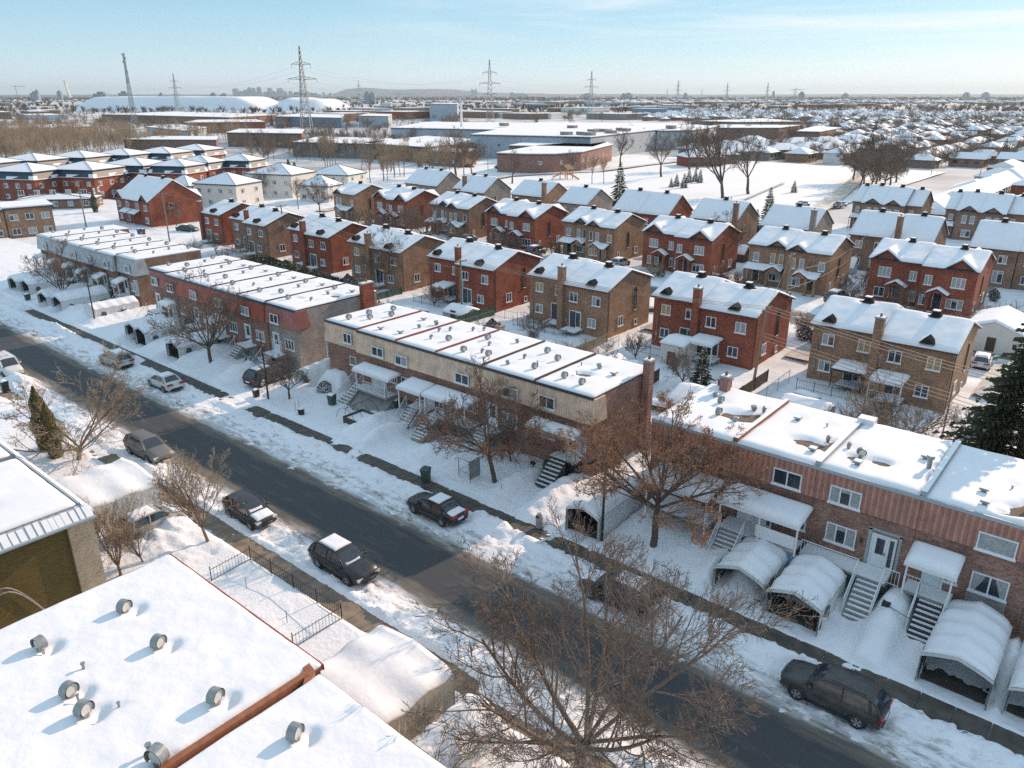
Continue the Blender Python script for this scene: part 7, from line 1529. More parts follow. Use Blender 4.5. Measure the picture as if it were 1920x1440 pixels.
for i in range(34):      # covered garden things: low dark piles with snow caps
    x = rr.uniform(-98, -8); y = rr.choice((rr.uniform(54, 58), rr.uniform(59, 70), rr.uniform(85.5, 90)))
    if -36 < x < -10 and y < 57: continue
    root = thing('covered_pile', 'low snow-capped pile under a cover in the yards behind the rows', 'pile', (x, y, .3), rr.uniform(0, 3), 'snow-capped piles behind the rows'); a, b, h = rr.uniform(.5, 1.3), rr.uniform(.4, .8), rr.uniform(.4, 1.0)
    g = MB(); g.box(-a, -b, 0, a, b, h); g.build('cover', MM(rr.choice(('dark_wood', 'green_bin', 'dark_trim', 'grey_trim', 'brown_bin'))), root, world=False)
    g = MB(); g.grid(lin(-a - .05, a + .05, 6), lin(-b - .05, b + .05, 6), lambda x, y: h + .02 + .22 * smooth(0, .35, min(a + .06 - abs(x), b + .06 - abs(y))), 0, skirt=h); g.build('snow_cap', M['roofsnow'], root, True, world=False)
def pot(label, u, v, z, h=1.2, m='grey_brick'):
    p = P(u, v, z); root = thing('garden_chimney', label, 'chimney', (p.x, p.y, 0.2)); g = MB(); g.box(p.x - .38, p.y - .38, 0, p.x + .38, p.y + .38, z); g.box(p.x - .45, p.y - .45, z, p.x + .45, p.y + .45, z + .12, 1); g.cyl(p.x, p.y, z + .12, z + .45, .13, 8, 2); g.build('stack', MM(m, 'concrete', 'rust_trim'), root)
pot('pale square brick stack behind the grey-brick end house', 711, 570, 3.2); pot('pale square stack with a white pot above the dark hedge', 513, 510, 3.4); pot('tan brick stack rising behind the tan row roof', 937, 612, 3.0, m='buff_brick'); pot('red brick stack at the back edge of the rust-sided row', 1360, 712, 7.6, m='red_brick')

# ================================================================== FARTHER BUILDINGS
def hip_block(label, cx, cy, w_, d_, zw, brickm='red_brick', rz=0.0, skirt=True, group=None, roofh=2.0):
    """square block: brick walls, flared dark skirt with dormer notches, low snowy pyramid roof"""
    root = thing('hip_roofed_block', label, 'apartment block', (cx, cy, 0), rz, group); hw, hd = w_ / 2, d_ / 2
    g = MB(); g.box(-hw, -hd, 0, hw, hd, zw); g.build('wall', MM(brickm), root, world=False)
    z1 = zw + (2.0 if skirt else 0.0); g = MB()
    if skirt:
        lo = [(-hw - .5, -hd - .5, zw - .1), (hw + .5, -hd - .5, zw - .1), (hw + .5, hd + .5, zw - .1), (-hw - .5, hd + .5, zw - .1)]; hi = [(-hw + .2, -hd + .2, z1), (hw - .2, -hd + .2, z1), (hw - .2, hd - .2, z1), (-hw + .2, hd - .2, z1)]
        for k in range(4): g.poly([lo[k], lo[(k + 1) % 4], hi[(k + 1) % 4], hi[k]])
        sk = g.build('skirt_roof', MM('blue_trim'), root, world=False)
        g = MB()
        for k in range(4):
            a, b, c, d = Vector(lo[k]), Vector(lo[(k + 1) % 4]), Vector(hi[(k + 1) % 4]), Vector(hi[k]); up = Vector((0, 0, .12))
            for f0, f1, t in ((0.0, 0.10, .5), (0.10, .44, .06), (.44, .52, .4), (.52, .9, .06), (.9, 1, .5)):
                p0, p1 = a.lerp(b, f0) + up, a.lerp(b, f1) + up; g.poly([p0, p1, p1.lerp(c, t) if f1 > .5 else p1.lerp(d.lerp(c, f1), t), p0.lerp(d.lerp(c, f0), t)])
        g.build('skirt_snow', MM('roofsnow'), sk, world=False)
    g = MB(); e = .25; q = [(-hw - e, -hd - e, z1 + .08), (hw + e, -hd - e, z1 + .08), (hw + e, hd + e, z1 + .08), (-hw - e, hd + e, z1 + .08)]; ap = (0, 0, z1 + roofh)
    g.box(-hw - e, -hd - e, z1 - .2, hw + e, hd + e, z1 + .07)
    rf = g.build('roof', MM('blue_trim'), root, world=False); g = MB()
    for k in range(4): g.poly([q[k], q[(k + 1) % 4], ap])
    g.build('roof_snow', MM('roofsnow'), rf, world=False)
    g = MB()
    for k in range(4): g.path([Vector(q[k]) + Vector((0, 0, .03)), Vector(ap) + Vector((0, 0, .03))], .09, 3)
    g.build('hip_ridge', MM('dark_trim'), rf, world=False)
    g = MB(); n = max(3, int(w_ / 3.2))
    for i in range(n):
        x = -hw + w_ * (i + .5) / n
        for z in ((1.0, 3.8) if zw < 7 else (1.0, 3.6, 6.0)): fm, pm = win_meshes(1.3, 1.2, 2, i % 4, 'white', False); f = bpy.data.objects.new('window', fm); sc.collection.objects.link(f); f.parent = root; f.location = (x, -hd, z); pp = bpy.data.objects.new('pane', pm); sc.collection.objects.link(pp); pp.parent = f
    n = max(2, int(d_ / 4))
    for i in range(n):
        y = -hd + d_ * (i + .5) / n
        for z in (1.0, 3.8): fm, pm = win_meshes(1.3, 1.2, 2, (i + 1) % 4, 'white', False); f = bpy.data.objects.new('window', fm); sc.collection.objects.link(f); f.parent = root; f.location = (hw, y, z); f.rotation_euler = (0, 0, math.pi / 2); pp = bpy.data.objects.new('pane', pm); sc.collection.objects.link(pp); pp.parent = f
    return root
HG = 'hip-roofed red brick blocks at the left'
for i, (u, v) in enumerate([(50, 305), (159, 302), (252, 295), (331, 297), (375, 291), (450, 288)]):
    p = P(u, v, 9.8); s = 15.0 if i < 3 else 11.5; hip_block('red hip-roofed block in the nearer row, number %s from the left edge' % ('one two three four five six'.split()[i]), p.x, p.y, s, s * .84, 6.0, 'red_brick', math.radians(26), True, HG, 1.9)
for i, (u, v) in enumerate([(-30, 292), (60, 287), (148, 282), (229, 278), (304, 275), (367, 270)]):
    p = P(u, v, 9.8); hip_block('red hip-roofed block in the farther row, number %s from the left edge' % ('one two three four five six'.split()[i]), p.x, p.y, 15.5, 13, 6.0, 'red_brick', math.radians(26), True, HG, 1.9)
p = P(72, 378, 2.5); hip_block('low house with a wide snow roof in front of the hip-roofed blocks', p.x - 3, p.y + 6, 18, 7, 2.6, 'brown_brick', math.radians(50), False, None, 1.2)
WG = 'white hip-roofed houses'
for i, (u, v, w_, h_) in enumerate([(425, 325, 13, 6), (525, 308, 15, 6.5), (632, 310, 13, 5.5), (600, 330, 9, 4.5), (345, 330, 8, 4.6)]):
    p = P(u, v, h_ + 2.2); hip_block(['white stuccoed hip-roofed house nearest the red gabled house', 'largest white hip-roofed house with a pyramid roof', 'white hip-roofed house beside the slim cedars', 'low white annex below the slim cedars', 'small white house behind the red gabled house'][i], p.x, p.y, w_, w_ * .8, h_, 'white_stucco', math.radians(20), False, WG, 2.6)
# brown brick duplex row and the red gabled pair at the left
def flat_house(label, pts, h, wallm, zt=None, group=None, win=True, name='flat_roofed_building', cat='building', trim='dark_trim', units=(), sills=True, rows=(1.0, 3.8), wgap=3.6, snow=.25, kinds=None):
    """outline pts (world xy, anticlockwise), walls up to h, snowy flat roof, windows on the sides that look at us"""
    root = thing(name, label, cat, (sum(p[0] for p in pts) / len(pts), sum(p[1] for p in pts) / len(pts), 0), 0, group)
    ar = sum(pts[i][0] * pts[(i + 1) % len(pts)][1] - pts[(i + 1) % len(pts)][0] * pts[i][1] for i in range(len(pts)))
    if ar < 0: pts = pts[::-1]
    g = MB(); g.prism([(x, y, -.1) for x, y in pts], (0, 0, h + .1)); g.build('wall', MM(wallm), root)
    g = MB(); c = Vector((sum(p[0] for p in pts) / len(pts), sum(p[1] for p in pts) / len(pts), 0)); ex = [(c + (Vector((x, y, 0)) - c) * (1 + .5 / max(4, (Vector((x, y, 0)) - c).length))) for x, y in pts]
    g.prism([(q.x, q.y, h + .004) for q in ex], (0, 0, .35)); rf = g.build('roof', MM(trim), root)
    g = MB(); g.prism([(q.x, q.y, h + .358) for q in [c + (e - c) * .995 for e in ex]], (0, 0, snow)); g.build('roof_snow', MM('roofsnow'), rf)
    if win:
        k = 0
        for i in range(len(pts)):
            a = Vector((*pts[i], 0)); b = Vector((*pts[(i + 1) % len(pts)], 0)); d = b - a; L_ = d.length
            if L_ < 3: continue
            u_ = d / L_; nn = Vector((u_.y, -u_.x, 0)); m_ = (a + b) / 2
            if nn.dot(Vector((0, 0, 0)) - m_) <= 0: continue
            n = min(14, max(1, int(L_ / wgap)))
            for j in range(n):
                p = a + d * (j + .5) / n
                for z in rows:
                    if z + 1.3 > h: continue
                    fm, pm = win_meshes(1.5, 1.2, 2, (j + k) % 4, 'white', False); f = inst('window', fm, root, (p.x, p.y, z), math.atan2(u_.y, u_.x)); pp = bpy.data.objects.new('pane', pm); sc.collection.objects.link(pp); pp.parent = f; k += 1
    return root
a, b = P(158, 428), P(-60, 462); d = (Vector((-171, 52.5)) - Vector((-169.5, 64.5)))
flat_house('brown brick duplex with small canopies, right part of the left-edge row', [(-173.5, 52.5), (-172, 60.6), (-181, 62.5), (-182.5, 54.3)], 5.9, 'tan_brick', group='brown brick duplex row', wgap=2.6)
flat_house('brown brick duplex cut by the left edge of the picture', [(-175.2, 43.6), (-173.55, 52.3), (-182.6, 54.1), (-184.2, 45.4)], 5.7, 'tan_brick', group='brown brick duplex row', wgap=2.6)
simple_house('red gabled house with grey bay windows, left half', -181.5, -173.8, 77.5, 12, 5.6, 9.6, 'red_brick', [(1.6, 3.6, 1.5, 1.2, 2, 0), (1.6, .9, 1.5, 1.3, 3, 1), (5.4, 3.4, 1.5, 1.6, 2, 0), (5.2, .8, 1.6, 1.8, 2, 0)], None, 'red gabled pair', gab=[(-179.4, 2.0, 1.6)], porch=[(4.0, 7.4)])
simple_house('red gabled house with balconies, right half by the round bare tree', -173.7, -166.0, 77.5, 12, 5.6, 9.6, 'red_brick', [(6.0, 3.6, 1.5, 1.2, 2, 0), (6.0, .9, 1.5, 1.3, 3, 1), (2.2, 3.4, 1.5, 1.6, 2, 0)], None, 'red gabled pair', gab=[(-168.0, 2.0, 1.6)], porch=[(0.2, 3.6)])
board_fence('dark fence along the yards behind the grey mansard row', [(-96, 57.5), (-64.6, 57.5)], 1.2)
# works buildings: roof outlines surveyed from the photograph at their own height
def works(label, roof, h, wallm, group='flat-roofed works buildings', **k):
    pts = [tuple(P(u, v, h).xy) for u, v in roof]
    return flat_house(label, pts, h, wallm, group=group, name='works_building', cat='works building', wgap=k.pop('wgap', 9), rows=k.pop('rows', (1.5,)), snow=.3, **k)
works('red-brown curved works building on the park edge', [(932, 289), (985, 291), (1040, 291), (1090, 287), (1148, 273), (1128, 266), (1010, 275)], 6.5, 'plum_brick', wgap=6, rows=(3.2,))
works('long white-roofed works hall just behind the curved brown building', [(955, 275), (1110, 278), (1140, 268), (1010, 264)], 6.5, 'brown_brick')
wh = works('huge white warehouse with roof units, above the park', [(882, 254), (1107, 259), (1275, 240), (1270, 233), (1010, 231)], 9.5, 'steel_siding', rows=(2, 5))
works('pale grey warehouse end beyond the big white warehouse', [(1232, 247), (1300, 246), (1345, 239), (1300, 235), (1240, 238)], 9, 'grey_siding')
works('blue-white striped front building left of the big white warehouse', [(733, 241), (985, 246), (1010, 232), (800, 230)], 8.5, 'steel_siding', rows=(1.2, 4))
works('low works building with roof units behind the grove', [(680, 270), (800, 278), (925, 265), (800, 257)], 6, 'tan_brick'); works('small brown works building left of the park', [(802, 284), (868, 288), (892, 282), (830, 278)], 5.5, 'brown_brick')
works('teal works shed right of the snow dump', [(515, 219), (640, 222), (645, 216), (560, 214)], 8, 'blue_siding'); works('long dark works building below the snow dump', [(190, 215), (430, 221), (520, 216), (330, 210)], 7, 'brown_brick'); works('long red works building in front of the dark one', [(345, 231), (497, 229.5), (480, 225), (370, 226)], 7, 'red_brick')
works('grey shed with snow-covered lean-to behind the wood', [(275, 239), (350, 247), (387, 240), (330, 234)], 7, 'steel_siding'); works('low wide works building behind the hip-roofed blocks', [(232, 263), (405, 264), (408, 258), (300, 257)], 6, 'brown_brick'); works('brown works building at the edge of the wood', [(425, 250), (565, 252), (570, 244), (450, 243)], 7, 'brown_brick')
works('grey works building right of the grove, half hidden by trees', [(548, 268), (700, 272), (735, 262), (600, 258)], 6, 'grey_brick'); works('grey block building with a pale front on the far plain', [(672, 218), (728, 219), (735, 215), (690, 214)], 9, 'steel_siding'); works('pale grey tower-like silo block on the far plain', [(805, 195), (857, 196), (860, 194), (815, 193.4)], 17, 'steel_siding', win=False)
works('long low school with a dark front beyond the bungalows', [(1310, 241), (1460, 241), (1500, 236), (1350, 235)], 6.5, 'brown_brick', rows=(1.5,), wgap=6); works('school wing with a pale side wall behind the long school', [(1312, 228), (1380, 230), (1500, 229), (1430, 223)], 7, 'grey_brick'); works('brown flat building right of the school among trees', [(1490, 247.5), (1538, 248.5), (1578, 241), (1530, 238)], 6.5, 'brown_brick', wgap=6)
works('green-sided low works building at the left, behind the wood', [(0, 245), (175, 238), (160, 233), (0, 238)], 6, 'tan_siding')
ctr = P(1000, 245, 9.5)
for i, (u, v) in enumerate([(1073, 241), (1062, 254), (1092, 254), (1105, 255), (1112, 249), (1130, 248), (1145, 251), (1165, 246), (1172, 247), (1258, 241), (945, 236)]):
    p = P(u, v, 9.9); s = 2.4 if i != 5 else 4.5; g = MB(); g.box(p.x - s, p.y - 1.6, 9.8, p.x + s, p.y + 1.6, 11.6, 0, 1); g.build('roof_unit', MM('grey_brick', 'roofsnow'), wh)
# other low buildings out on the plain
rr = random.Random(101)
def lowbox(label, x, y, w_, d_, h, m, rz, group, cat='works building', name='works_building'):
    root = thing(name, label, cat, (x, y, 0), rz, group); g = MB(); g.box(-w_ / 2, -d_ / 2, -.1, w_ / 2, d_ / 2, h); g.build('wall', MM(m), root, world=False); g = MB(); g.box(-w_ / 2 - .3, -d_ / 2 - .3, h, w_ / 2 + .3, d_ / 2 + .3, h + .5, 0, 0); g.build('roof', MM('roofsnow'), root, world=False); return root
cnt = 0
while cnt < 150:
    u = rr.uniform(-30, 1940); v = 183.5 + 46 * rr.random() ** 1.7
    if u > 1300 and v > 205: continue
    if 100 < u < 640 and 190 < v < 232: continue
    if 640 < u < 1300 and v > 226: continue
    p = P(u, v); dist = (p.x ** 2 + p.y ** 2) ** .5; lowbox('low works building with a white roof out on the far plain', p.x, p.y, rr.uniform(25, 95), rr.uniform(18, 50), rr.uniform(5, 9) + (3 if v < 190 else 0), rr.choice(('red_brick', 'brown_brick', 'steel_siding', 'grey_brick', 'brown_brick', 'blue_siding', 'white_stucco')), math.radians(rr.uniform(-12, 12)), 'low works buildings on the far plain'); cnt += 1
# bungalows: small hipped or gabled houses set in streets
def bung_mesh(kind):
    def mk():
        W_, D_ = 11.0, 8.5; H_ = 3.0 + (1.2 if kind == 2 else 0); R_ = 1.9; wl = MB(); wl.box(-W_ / 2, -D_ / 2, -.1, W_ / 2, D_ / 2, H_); e = .6; x0, x1, y0, y1 = -W_ / 2 - e, W_ / 2 + e, -D_ / 2 - e, D_ / 2 + e; rx = 2.0 if kind != 1 else W_ / 2 + e
        g = MB(); A, B_, C_, D2 = (x0, y0, H_ - .1), (x1, y0, H_ - .1), (x1, y1, H_ - .1), (x0, y1, H_ - .1); r0, r1 = (-rx, 0, H_ + R_), (rx, 0, H_ + R_)
        g.poly([A, B_, r1, r0]); g.poly([C_, D2, r0, r1]); g.poly([D2, A, r0]); g.poly([B_, C_, r1]); g.poly([D2, C_, B_, A], 1)
        q = MB()
        for x in (-3.5, 0.2, 3.4): q.box(x - .8, -D_ / 2 - .05, 1.1, x + .8, -D_ / 2, 2.3)
        for y in (-2, 2): q.box(W_ / 2, y - .6, 1.1, W_ / 2 + .05, y + .6, 2.2)
        return wl, g.mesh('roof', MM('roofsnow', 'dark_trim')), q.mesh('window', MM('glass'))
    return cached(('bung', kind), mk)
def bungalow(label, x, y, rz, kind, m, s, group):
    wl, rm, qm = bung_mesh(kind); wm = cached(('bw', kind, m), lambda: wl.mesh('wall', MM(m))); root = thing('bungalow', label, 'bungalow', (x, y, 0), rz, group); root.scale = (s, s, s)
    for n, me in (('wall', wm), ('roof', rm), ('window', qm)): o = bpy.data.objects.new(n, me); sc.collection.objects.link(o); o.parent = root
    return root
rr = random.Random(55); n_b = 0; far = MB(); spots = []
for j in range(46):
    y = 192 + j * 17.5 * (1 + .012 * j)
    for i in range(60):
        x = 150 - i * 15.5 * (1 + 0.006 * j); spots.append((x + rr.uniform(-2, 2), y + rr.uniform(-2.5, 2.5), j))
def inview(x, y): 
    q = Vector((x, y, 3 - H_CAM)); t = q.dot(_F)
    return 960 + FPX * q.dot(_R) / t, 720 - FPX * q.dot(_U) / t
BM = ['brown_brick', 'red_brick', 'tan_brick', 'grey_brick', 'white_stucco', 'brown_brick']
for x, y, j in sorted(spots, key=lambda s: s[0] ** 2 + s[1] ** 2):
    u, v = inview(x, y)
    if u < 1200 or u > 1960 or v < 192: continue
    if x < -58 and y < 345: continue                      # the park and its street
    if -66 < x < -50 and y < 345: continue
    if u < 1285 and v > 240: continue
    if u < 1590 and 222 < v < 268 and u < 1590: 
        if u < 1520: continue
    rz = math.radians(rr.choice((0, 90, 90)) + rr.uniform(-3, 3)); s = rr.uniform(.85, 1.2)
    if n_b < 255: bungalow('small bungalow with a snowy roof in the neighbourhood beyond the park', x, y, rz, rr.choice((0, 0, 1, 2)), rr.choice(BM), s, 'bungalows beyond the park'); n_b += 1
    else:
        W_ = 6 * s; D_ = 4.6 * s; H_ = 3; i0 = len(far.v); far.box(x - W_ + .4, y - D_ + .4, 0, x + W_ - .4, y + D_ - .4, H_, 1); rx = 2
        A, B_, C_, D2 = (x - W_, y - D_, H_), (x + W_, y - D_, H_), (x + W_, y + D_, H_), (x - W_, y + D_, H_); r0, r1 = (x - rx, y, H_ + 2.2), (x + rx, y, H_ + 2.2)
        far.poly([A, B_, r1, r0]); far.poly([C_, D2, r0, r1]); far.poly([D2, A, r0]); far.poly([B_, C_, r1])
rr = random.Random(56)
for _ in range(900):
    u = rr.uniform(1150, 1940) if rr.random() < .75 else rr.uniform(-20, 1200); v = 182 + 13 * rr.random(); p = P(u, v); x, y = p.x, p.y; s = rr.uniform(1, 1.8); W_ = 7 * s; D_ = 5.5 * s; H_ = 3 * s
    far.box(x - W_ + .4, y - D_ + .4, 0, x + W_ - .4, y + D_ - .4, H_, 1); A, B_, C_, D2 = (x - W_, y - D_, H_), (x + W_, y - D_, H_), (x + W_, y + D_, H_), (x - W_, y + D_, H_); r0, r1 = (x - 2, y, H_ + 2.2 * s), (x + 2, y, H_ + 2.2 * s)
    far.poly([A, B_, r1, r0]); far.poly([C_, D2, r0, r1]); far.poly([D2, A, r0]); far.poly([B_, C_, r1])
tag(far.build('distant_houses', MM('roofsnow', 'brown_brick')), 'mass of tiny white-roofed houses far beyond the bungalows', 'houses', kind='stuff')
for i, (u, v) in enumerate([(1465, 290), (1520, 287), (1560, 288), (1390, 293), (1340, 300), (1310, 305), (1430, 282), (1495, 276), (1545, 274), (1370, 285), (1410, 272), (1600, 268)]):
    p = P(u, v + 6); bungalow('snow-roofed bungalow facing the far side of the park', p.x, p.y, math.radians(-42 + 90), 0, BM[i % 4], 1.35, 'bungalows along the far side of the park')
for i in range(9): bungalow('bungalow in the terrace running away behind the dark brick group', -40 + .2 * i, 192 + i * 13.5, math.radians(90), 1, 'brown_brick', 1.1, 'terrace behind the dark brick group')
# playground
p = P(1050, 336); root = thing('play_structure', 'orange and green play structure at the edge of the park', 'play structure', (p.x, p.y, .1)); g = MB()
for a in ((0, 0), (3, 0), (0, 3), (3, 3)): g = MB(); g.box(p.x + a[0] - .12, p.y + a[1] - .12, 0, p.x + a[0] + .12, p.y + a[1] + .12, 3.6); g.build('post', MM('orange'), root)
g = MB(); g.box(p.x - .3, p.y - .3, 1.5, p.x + 3.3, p.y + 3.3, 1.7); g.build('deck', MM('tan_siding'), root)
g = MB(); g.prism([(p.x - .4, p.y - .4, 3.4), (p.x + 3.4, p.y - .4, 3.4), (p.x + 1.5, p.y - .4, 4.8)], (0, 3.8, 0)); g.build('roof', MM('cedar'), root); g = MB(); g.prism([(p.x + 3.3, p.y + 1, 1.7), (p.x + 6.8, p.y + 1, .2), (p.x + 6.8, p.y + 1, .5), (p.x + 3.3, p.y + 1, 2.1)], (0, .9, 0)); g.prism([(p.x - .3, p.y + 1, 1.7), (p.x - 4, p.y + 1, .2), (p.x - 4, p.y + 1, .5), (p.x - .3, p.y + 1, 2.1)], (0, .9, 0)); g.build('slide', MM('orange'), root)

# ================================================================== PYLONS, MASTS, SKYLINE
def lattice(g, x, y, h, w0, w1, n, r, zc=0.0):
    prev = None
    for i in range(n + 1):
        t = i / n; z = zc + (h - zc) * (1 - (1 - t) ** 1.25); w_ = w0 + (w1 - w0) * ((z - zc) / (h - zc)) ** .8
        c = [Vector((x + sx * w_, y + sy * w_, z)) for sx, sy in ((-1, -1), (1, -1), (1, 1), (-1, 1))]
        if prev:
            for k in range(4): g.path([prev[k], c[k]], r, 3); g.path([prev[k], c[(k + 1) % 4]], r * .6, 3); g.path([prev[(k + 1) % 4], c[k]], r * .6, 3)
        for k in range(4): g.path([c[k], c[(k + 1) % 4]], r * .6, 3)
        prev = c
def pylon_key(arms):
    def mk():
        g = MB(); lattice(g, 0, 0, 60, 4.2, .35, 13, .30); a = MB()
        for z, L_ in arms:
            for s in (-1, 1):
                tip = Vector((s * L_, 0, z)); a.path([(s * .9, 0, z + 1.8), tip], .22, 3); a.path([(s * 1.2, 0, z - .4), tip], .22, 3); a.path([(s * 1.2, 0, z - .4), (s * L_ * .5, 0, z + .8)], .14, 3); a.path([tip, tip + Vector((0, 0, -2.4))], .16, 3)
        return g.mesh('tower', MM('lattice')), a.mesh('cross_arms', MM('lattice'))
    return cached(('pylon',) + tuple(arms), mk)
PY = {}
def pylon(label, u, vt, arms=((48, 7), (38, 10.5), (28, 7)), H=60.0, rz=None, s=1.0):
    h = (H * s - 27) / ((178 - vt) * 1.0); dist = h * 1529.0; dv = 27 * 1529.0 / dist; p = P(u, 178 + dv); 
    root = thing('power_pylon', label, 'pylon', (p.x, p.y, 0), math.radians(40) if rz is None else rz, 'power line pylons'); root.scale = (s, s, s)
    for n, me in zip(('tower', 'cross_arms'), pylon_key(arms)): o = bpy.data.objects.new(n, me); sc.collection.objects.link(o); o.parent = root
    PY[label] = (p, s); return p
pylon('tallest lattice pylon, left of the centre above the snow dump', 576, 90); pylon('lattice pylon over the left part of the snow dump', 335, 138); pylon('lattice pylon above the middle of the horizon hill', 919, 114); pylon('lattice pylon right of the centre over the warehouses', 1107, 134)
pylon('small lattice pylon before the left end of the hill', 675, 151); pylon('small distant pylon, first right of the warehouses', 1269, 151); pylon('small distant pylon beside the first one right of the warehouses', 1250, 166, s=1.0); pylon('small distant pylon, second on the right half', 1361, 155); pylon('small distant pylon, third on the right half', 1436, 155); pylon('faint pylon far right of the third', 1490, 164); pylon('faint pylon on the right horizon', 1315, 167)
# guyed telecom mast that fans out slightly, with antenna clusters
def mast(label, u, vt, H, w0=1.6, clus=True):
    dist = (H - 27) / (178 - vt) * 1529.0; dv = 27 * 1529.0 / dist; p = P(u, 178 + dv); root = thing('telecom_mast', label, 'mast', (p.x, p.y, 0)); g = MB(); lattice(g, p.x, p.y, H, w0, .35, 22, .17); g.build('tower', MM('lattice'), root)
    g = MB()
    for k, z in enumerate((H, H - 3, H - 6, H - 14, H - 20, H - 22)):
        for a in range(3): t = a * 2.1 + k; q = (p.x + 1.1 * math.cos(t), p.y + 1.1 * math.sin(t)); g.box(q[0] - .25, q[1] - .25, z - 1.6, q[0] + .25, q[1] + .25, z + .6)
    g.build('antennas', MM('grey_trim'), root); return p
mast('tall telecom mast with dark antenna clusters above the snow dump, far left', 254, 103, 60, 2.2)
p = P(866, 268); root = thing('telecom_mast', 'white monopole mast with a crown of antennas before the big warehouse', 'mast', (p.x, p.y, 0)); H = HT(866, 268, 184); g = MB(); g.path([(p.x, p.y, 0), (p.x, p.y, H)], [.9, .6], 8, 0, True); g.build('pole', MM('white'), root); g = MB()
for a in range(9): t = a * .698; g.box(p.x + 2.2 * math.cos(t) - .22, p.y + 2.2 * math.sin(t) - .22, H - 2.6 + (a % 2), p.x + 2.2 * math.cos(t) + .22, p.y + 2.2 * math.sin(t) + .22, H + .4 + (a % 2))
for a in range(3): t = a * 2.09; g.path([(p.x, p.y, H - 1), (p.x + 2.2 * math.cos(t), p.y + 2.2 * math.sin(t), H - 1)], .15, 4)
g.build('antennas', MM('grey_trim'), root)
# conductors between the pylons
def hv(a, b, sag):
    (pa, sa), (pb, sb) = PY[a], PY[b]; c, s_ = math.cos(math.radians(40)), math.sin(math.radians(40))
    for z, L_ in ((45.6, 7), (35.6, 10.5), (25.6, 7)):
        for s in (-1, 1): A = (pa.x + s * L_ * c, pa.y + s * L_ * s_, z); B_ = (pb.x + s * L_ * c, pb.y + s * L_ * s_, z); wire('high-voltage conductor strung between the pylons over the far plain', A, B_, sag, .05, 18, 'high-voltage conductors')
hv('tallest lattice pylon, left of the centre above the snow dump', 'lattice pylon over the left part of the snow dump', 10); hv('tallest lattice pylon, left of the centre above the snow dump', 'lattice pylon above the middle of the horizon hill', 10); hv('lattice pylon above the middle of the horizon hill', 'lattice pylon right of the centre over the warehouses', 9)
# snow dump
def HD(u): q = _F * FPX + _U * 542 + _R * (u - 960); return Vector((q.x, q.y, 0)).normalized()
a, b = P(108, 209), P(640, 209); cx, cy = (a + b).xy / 2; ax = (b - a).normalized(); nx_ = Vector((-ax.y, ax.x, 0)); half = (b - a).length / 2; g = MB(); grid = []
def dump_h(s, t):
    e = min(smooth(-half, -half + 60, s), 1); f = 24.2 * e * (1 - smooth(half * .22, half * .52, s)) * smooth(0, 26, t)
    f2 = 20.5 * smooth(half * .45, half * .62, s) * (1 - smooth(half * .78, half * .99, s)) * smooth(0, 40, t) + 9 * smooth(half * .2, half * .3, s) * (1 - smooth(half * .45, half * .7, s)) * smooth(0, 50, t)
    return max(f, f2) + 1.0 * NV(s * .02, t * .02) * smooth(0, 30, t)
n1, n2_ = 110, 26
for j in range(n2_ + 1):
    for i in range(n1 + 1): s = -half + 2 * half * i / n1; t = 190 * (j / n2_) ** 2; q = Vector((cx, cy, 0)) + ax * s + nx_ * t * (1 if nx_.dot(Vector((cx, cy, 0))) > 0 else -1); g.v.append((q.x, q.y, dump_h(s, t) - .2))
for j in range(n2_):
    for i in range(n1): k = j * (n1 + 1) + i; g.f.append((k, k + 1, k + n1 + 2, k + n1 + 1)); g.m.append(0)
tag(origin_base(g.build('snow_dump', M['snow'], sm=True)), 'long flat-topped snow dump hill at the left under the horizon', 'snow hill')
# horizon hill, flat far ridge, towers
M['hill'] = mat('hill_wood', (0.07, 0.085, 0.10), 0.95, col2=(0.16, 0.17, 0.19), vscale=0.004)
def ridge(name, u0, u1, dist, prof, depth, m):
    g = MB(); n = 90
    A = []
    for i in range(n + 1):
        u = u0 + (u1 - u0) * i / n; d = HD(u); A.append((u, d))
    rows = 5
    for j in range(rows + 1):
        for u, d in A:
            q = d * (dist + depth * j / rows); hh = prof(u) * math.sin(math.pi * j / rows) ** .6 if 0 < j < rows else -1; g.v.append((q.x, q.y, hh * (1 + .06 * NV(u * .15, j))))
    for j in range(rows):
        for i in range(n): k = j * (n + 1) + i; g.f.append((k, k + 1, k + n + 2, k + n + 1)); g.m.append(0)
    return tag(g.build(name, m, sm=True), kind='structure')
def hp(u):
    h = 0
    for c, w_, a in ((690, 58, 13), (650, 22, 6), (805, 95, 11), (870, 40, 4), (930, 60, 4.5), (1000, 60, 3), (1150, 160, 2.0), (1650, 400, 1.5), (300, 300, 1.0)): h = max(h, a * math.exp(-((u - c) / w_) ** 4) if a > 9 else a * math.exp(-((u - c) / w_) ** 2))
    return 27 + h * 11500 / 1529
ridge('mountain', -200, 2120, 11000, hp, 2500, M['hill'])
M['tower'] = mat('far_tower', (0.26, 0.30, 0.35), 0.7, 0.3, 0.01)
rr = random.Random(7)
def tower(label, u, vt, wpx, dist, m='tower', group='far skyline towers'):
    d = HD(u) * dist; h = 27 + (178 - vt) * dist / 1529; w_ = wpx * dist / 1529 / 2
    root = thing('tower_block', label, 'tower block', (d.x, d.y, 0), math.radians(38), group); g = MB(); g.box(-w_, -w_ * .6, 0, w_, w_ * .6, h); g.build('wall', MM(m), root, world=False); g = MB(); g.box(-w_ * .5, -w_ * .3, h, w_ * .5, w_ * .3, h + 6); g.build('roof_room', MM(m), root, world=False)
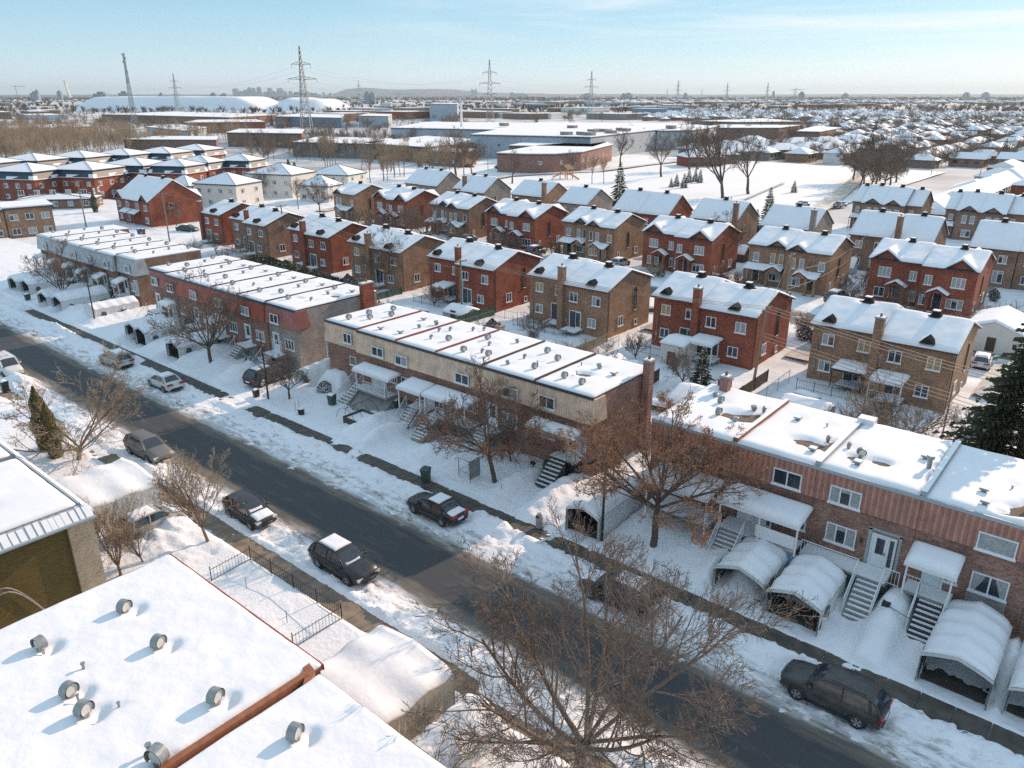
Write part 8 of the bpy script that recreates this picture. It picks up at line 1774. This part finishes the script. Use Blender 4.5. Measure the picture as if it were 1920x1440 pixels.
for u, vt, wd in [(443, 168, 10), (452, 172, 8), (462, 170, 8), (469, 166, 7), (477, 167, 5), (487, 165.5, 8), (498, 173, 7), (507, 167, 8), (513, 172, 7), (526, 167, 10), (534, 172, 8), (545, 172, 7), (555, 174, 8), (566, 174, 9), (575, 173, 7), (592, 175, 7), (607, 174, 5), (620, 175, 6), (455, 174, 14), (480, 174, 20), (520, 174, 24), (590, 177, 30)]:
    tower('grey-blue tower of the distant city centre skyline', u, vt, wd, 10200, group='city centre towers')
for u, vt, wd, ds in [(70, 172, 6, 4000), (66, 175, 13, 4000), (112, 173, 7, 4500), (190, 176, 22, 3000), (233, 175, 16, 3000), (302, 176, 6, 5000), (400, 176, 10, 5000), (420, 177, 12, 5000), (688, 175, 10, 2600), (698, 176, 10, 2600), (1169, 177, 8, 5000), (1178, 176, 14, 5000), (1450, 173, 4, 5000), (1503, 175, 9, 3500), (1585, 177, 10, 4500), (1812, 175.5, 9, 5200), (1848, 175.5, 10, 5200), (1100, 177, 20, 6000), (960, 174, 8, 9000), (885, 168.5, 5, 11200), (890, 170, 10, 11200), (893, 167, 2.5, 11200), (975, 176, 30, 9000), (1285, 176, 7, 5000)]:
    tower('lone distant block standing on the horizon', u, vt, wd, ds)
d = HD(128) * 7600; root = thing('leaning_tower', 'pale leaning tower with a flared top on the far left horizon', 'tower', (d.x, d.y, 0)); g = MB(); r_ = _R
for k in range(12):
    t0, t1 = k / 12, (k + 1) / 12; f = lambda t: (d - r_ * (14 * t ** 1.5) * 1.0, 14 - 9 * math.sin(math.pi * min(t * .8, .5)) + 10 * max(0, t - .8) * 3); (c0, w0), (c1, w1) = f(t0), f(t1); z0, z1 = 137 * t0, 137 * t1
    q = [(c0 - r_ * w0), (c0 + r_ * w0), (c1 + r_ * w1), (c1 - r_ * w1)]; g.prism([(q[0].x, q[0].y, z0), (q[1].x, q[1].y, z0), (q[2].x, q[2].y, z1), (q[3].x, q[3].y, z1)], (-6, 14, 0))
g.build('shaft', MM('white_stucco'), root)
# tower cranes
for lb, u, vt, ds in (('distant tower crane on the far left horizon', 32, 164, 3800), ('distant tower crane before the hill', 748, 175, 2600), ('distant tower crane right of the third small pylon', 1488, 168, 3600)):
    d = HD(u) * ds; h = 27 + (178 - vt) * ds / 1529; root = thing('tower_crane', lb, 'crane', (d.x, d.y, 0)); g = MB(); g.path([(d.x, d.y, 0), (d.x, d.y, h)], 1.1, 4); g.build('mast', MM('lattice'), root); g = MB(); a = Vector((d.x, d.y, h - 3)); g.path([a - _R * 16, a + _R * 40], .9, 4); g.path([Vector((d.x, d.y, h + 3)), a + _R * 30], .3, 3); g.build('jib', MM('lattice'), root)

# ================================================================== AIR
g = MB(); g.box(-30000, -30000, -1.2, 30000, 30000, 260)
hz = g.build('haze', []); tag(hz, 'thin pale winter haze over the plain', 'haze', kind='stuff')
hm = bpy.data.materials.new('haze'); hm.use_nodes = True; nt = hm.node_tree; nt.nodes.clear(); o_ = N(nt, 'ShaderNodeOutputMaterial'); v_ = N(nt, 'ShaderNodeVolumePrincipled')
v_.inputs['Color'].default_value = (0.80, 0.93, 1.0, 1); v_.inputs['Density'].default_value = 0.00006; v_.inputs['Anisotropy'].default_value = 0.22
nt.links.new(v_.outputs[0], o_.inputs['Volume']); hz.data.materials.append(hm)
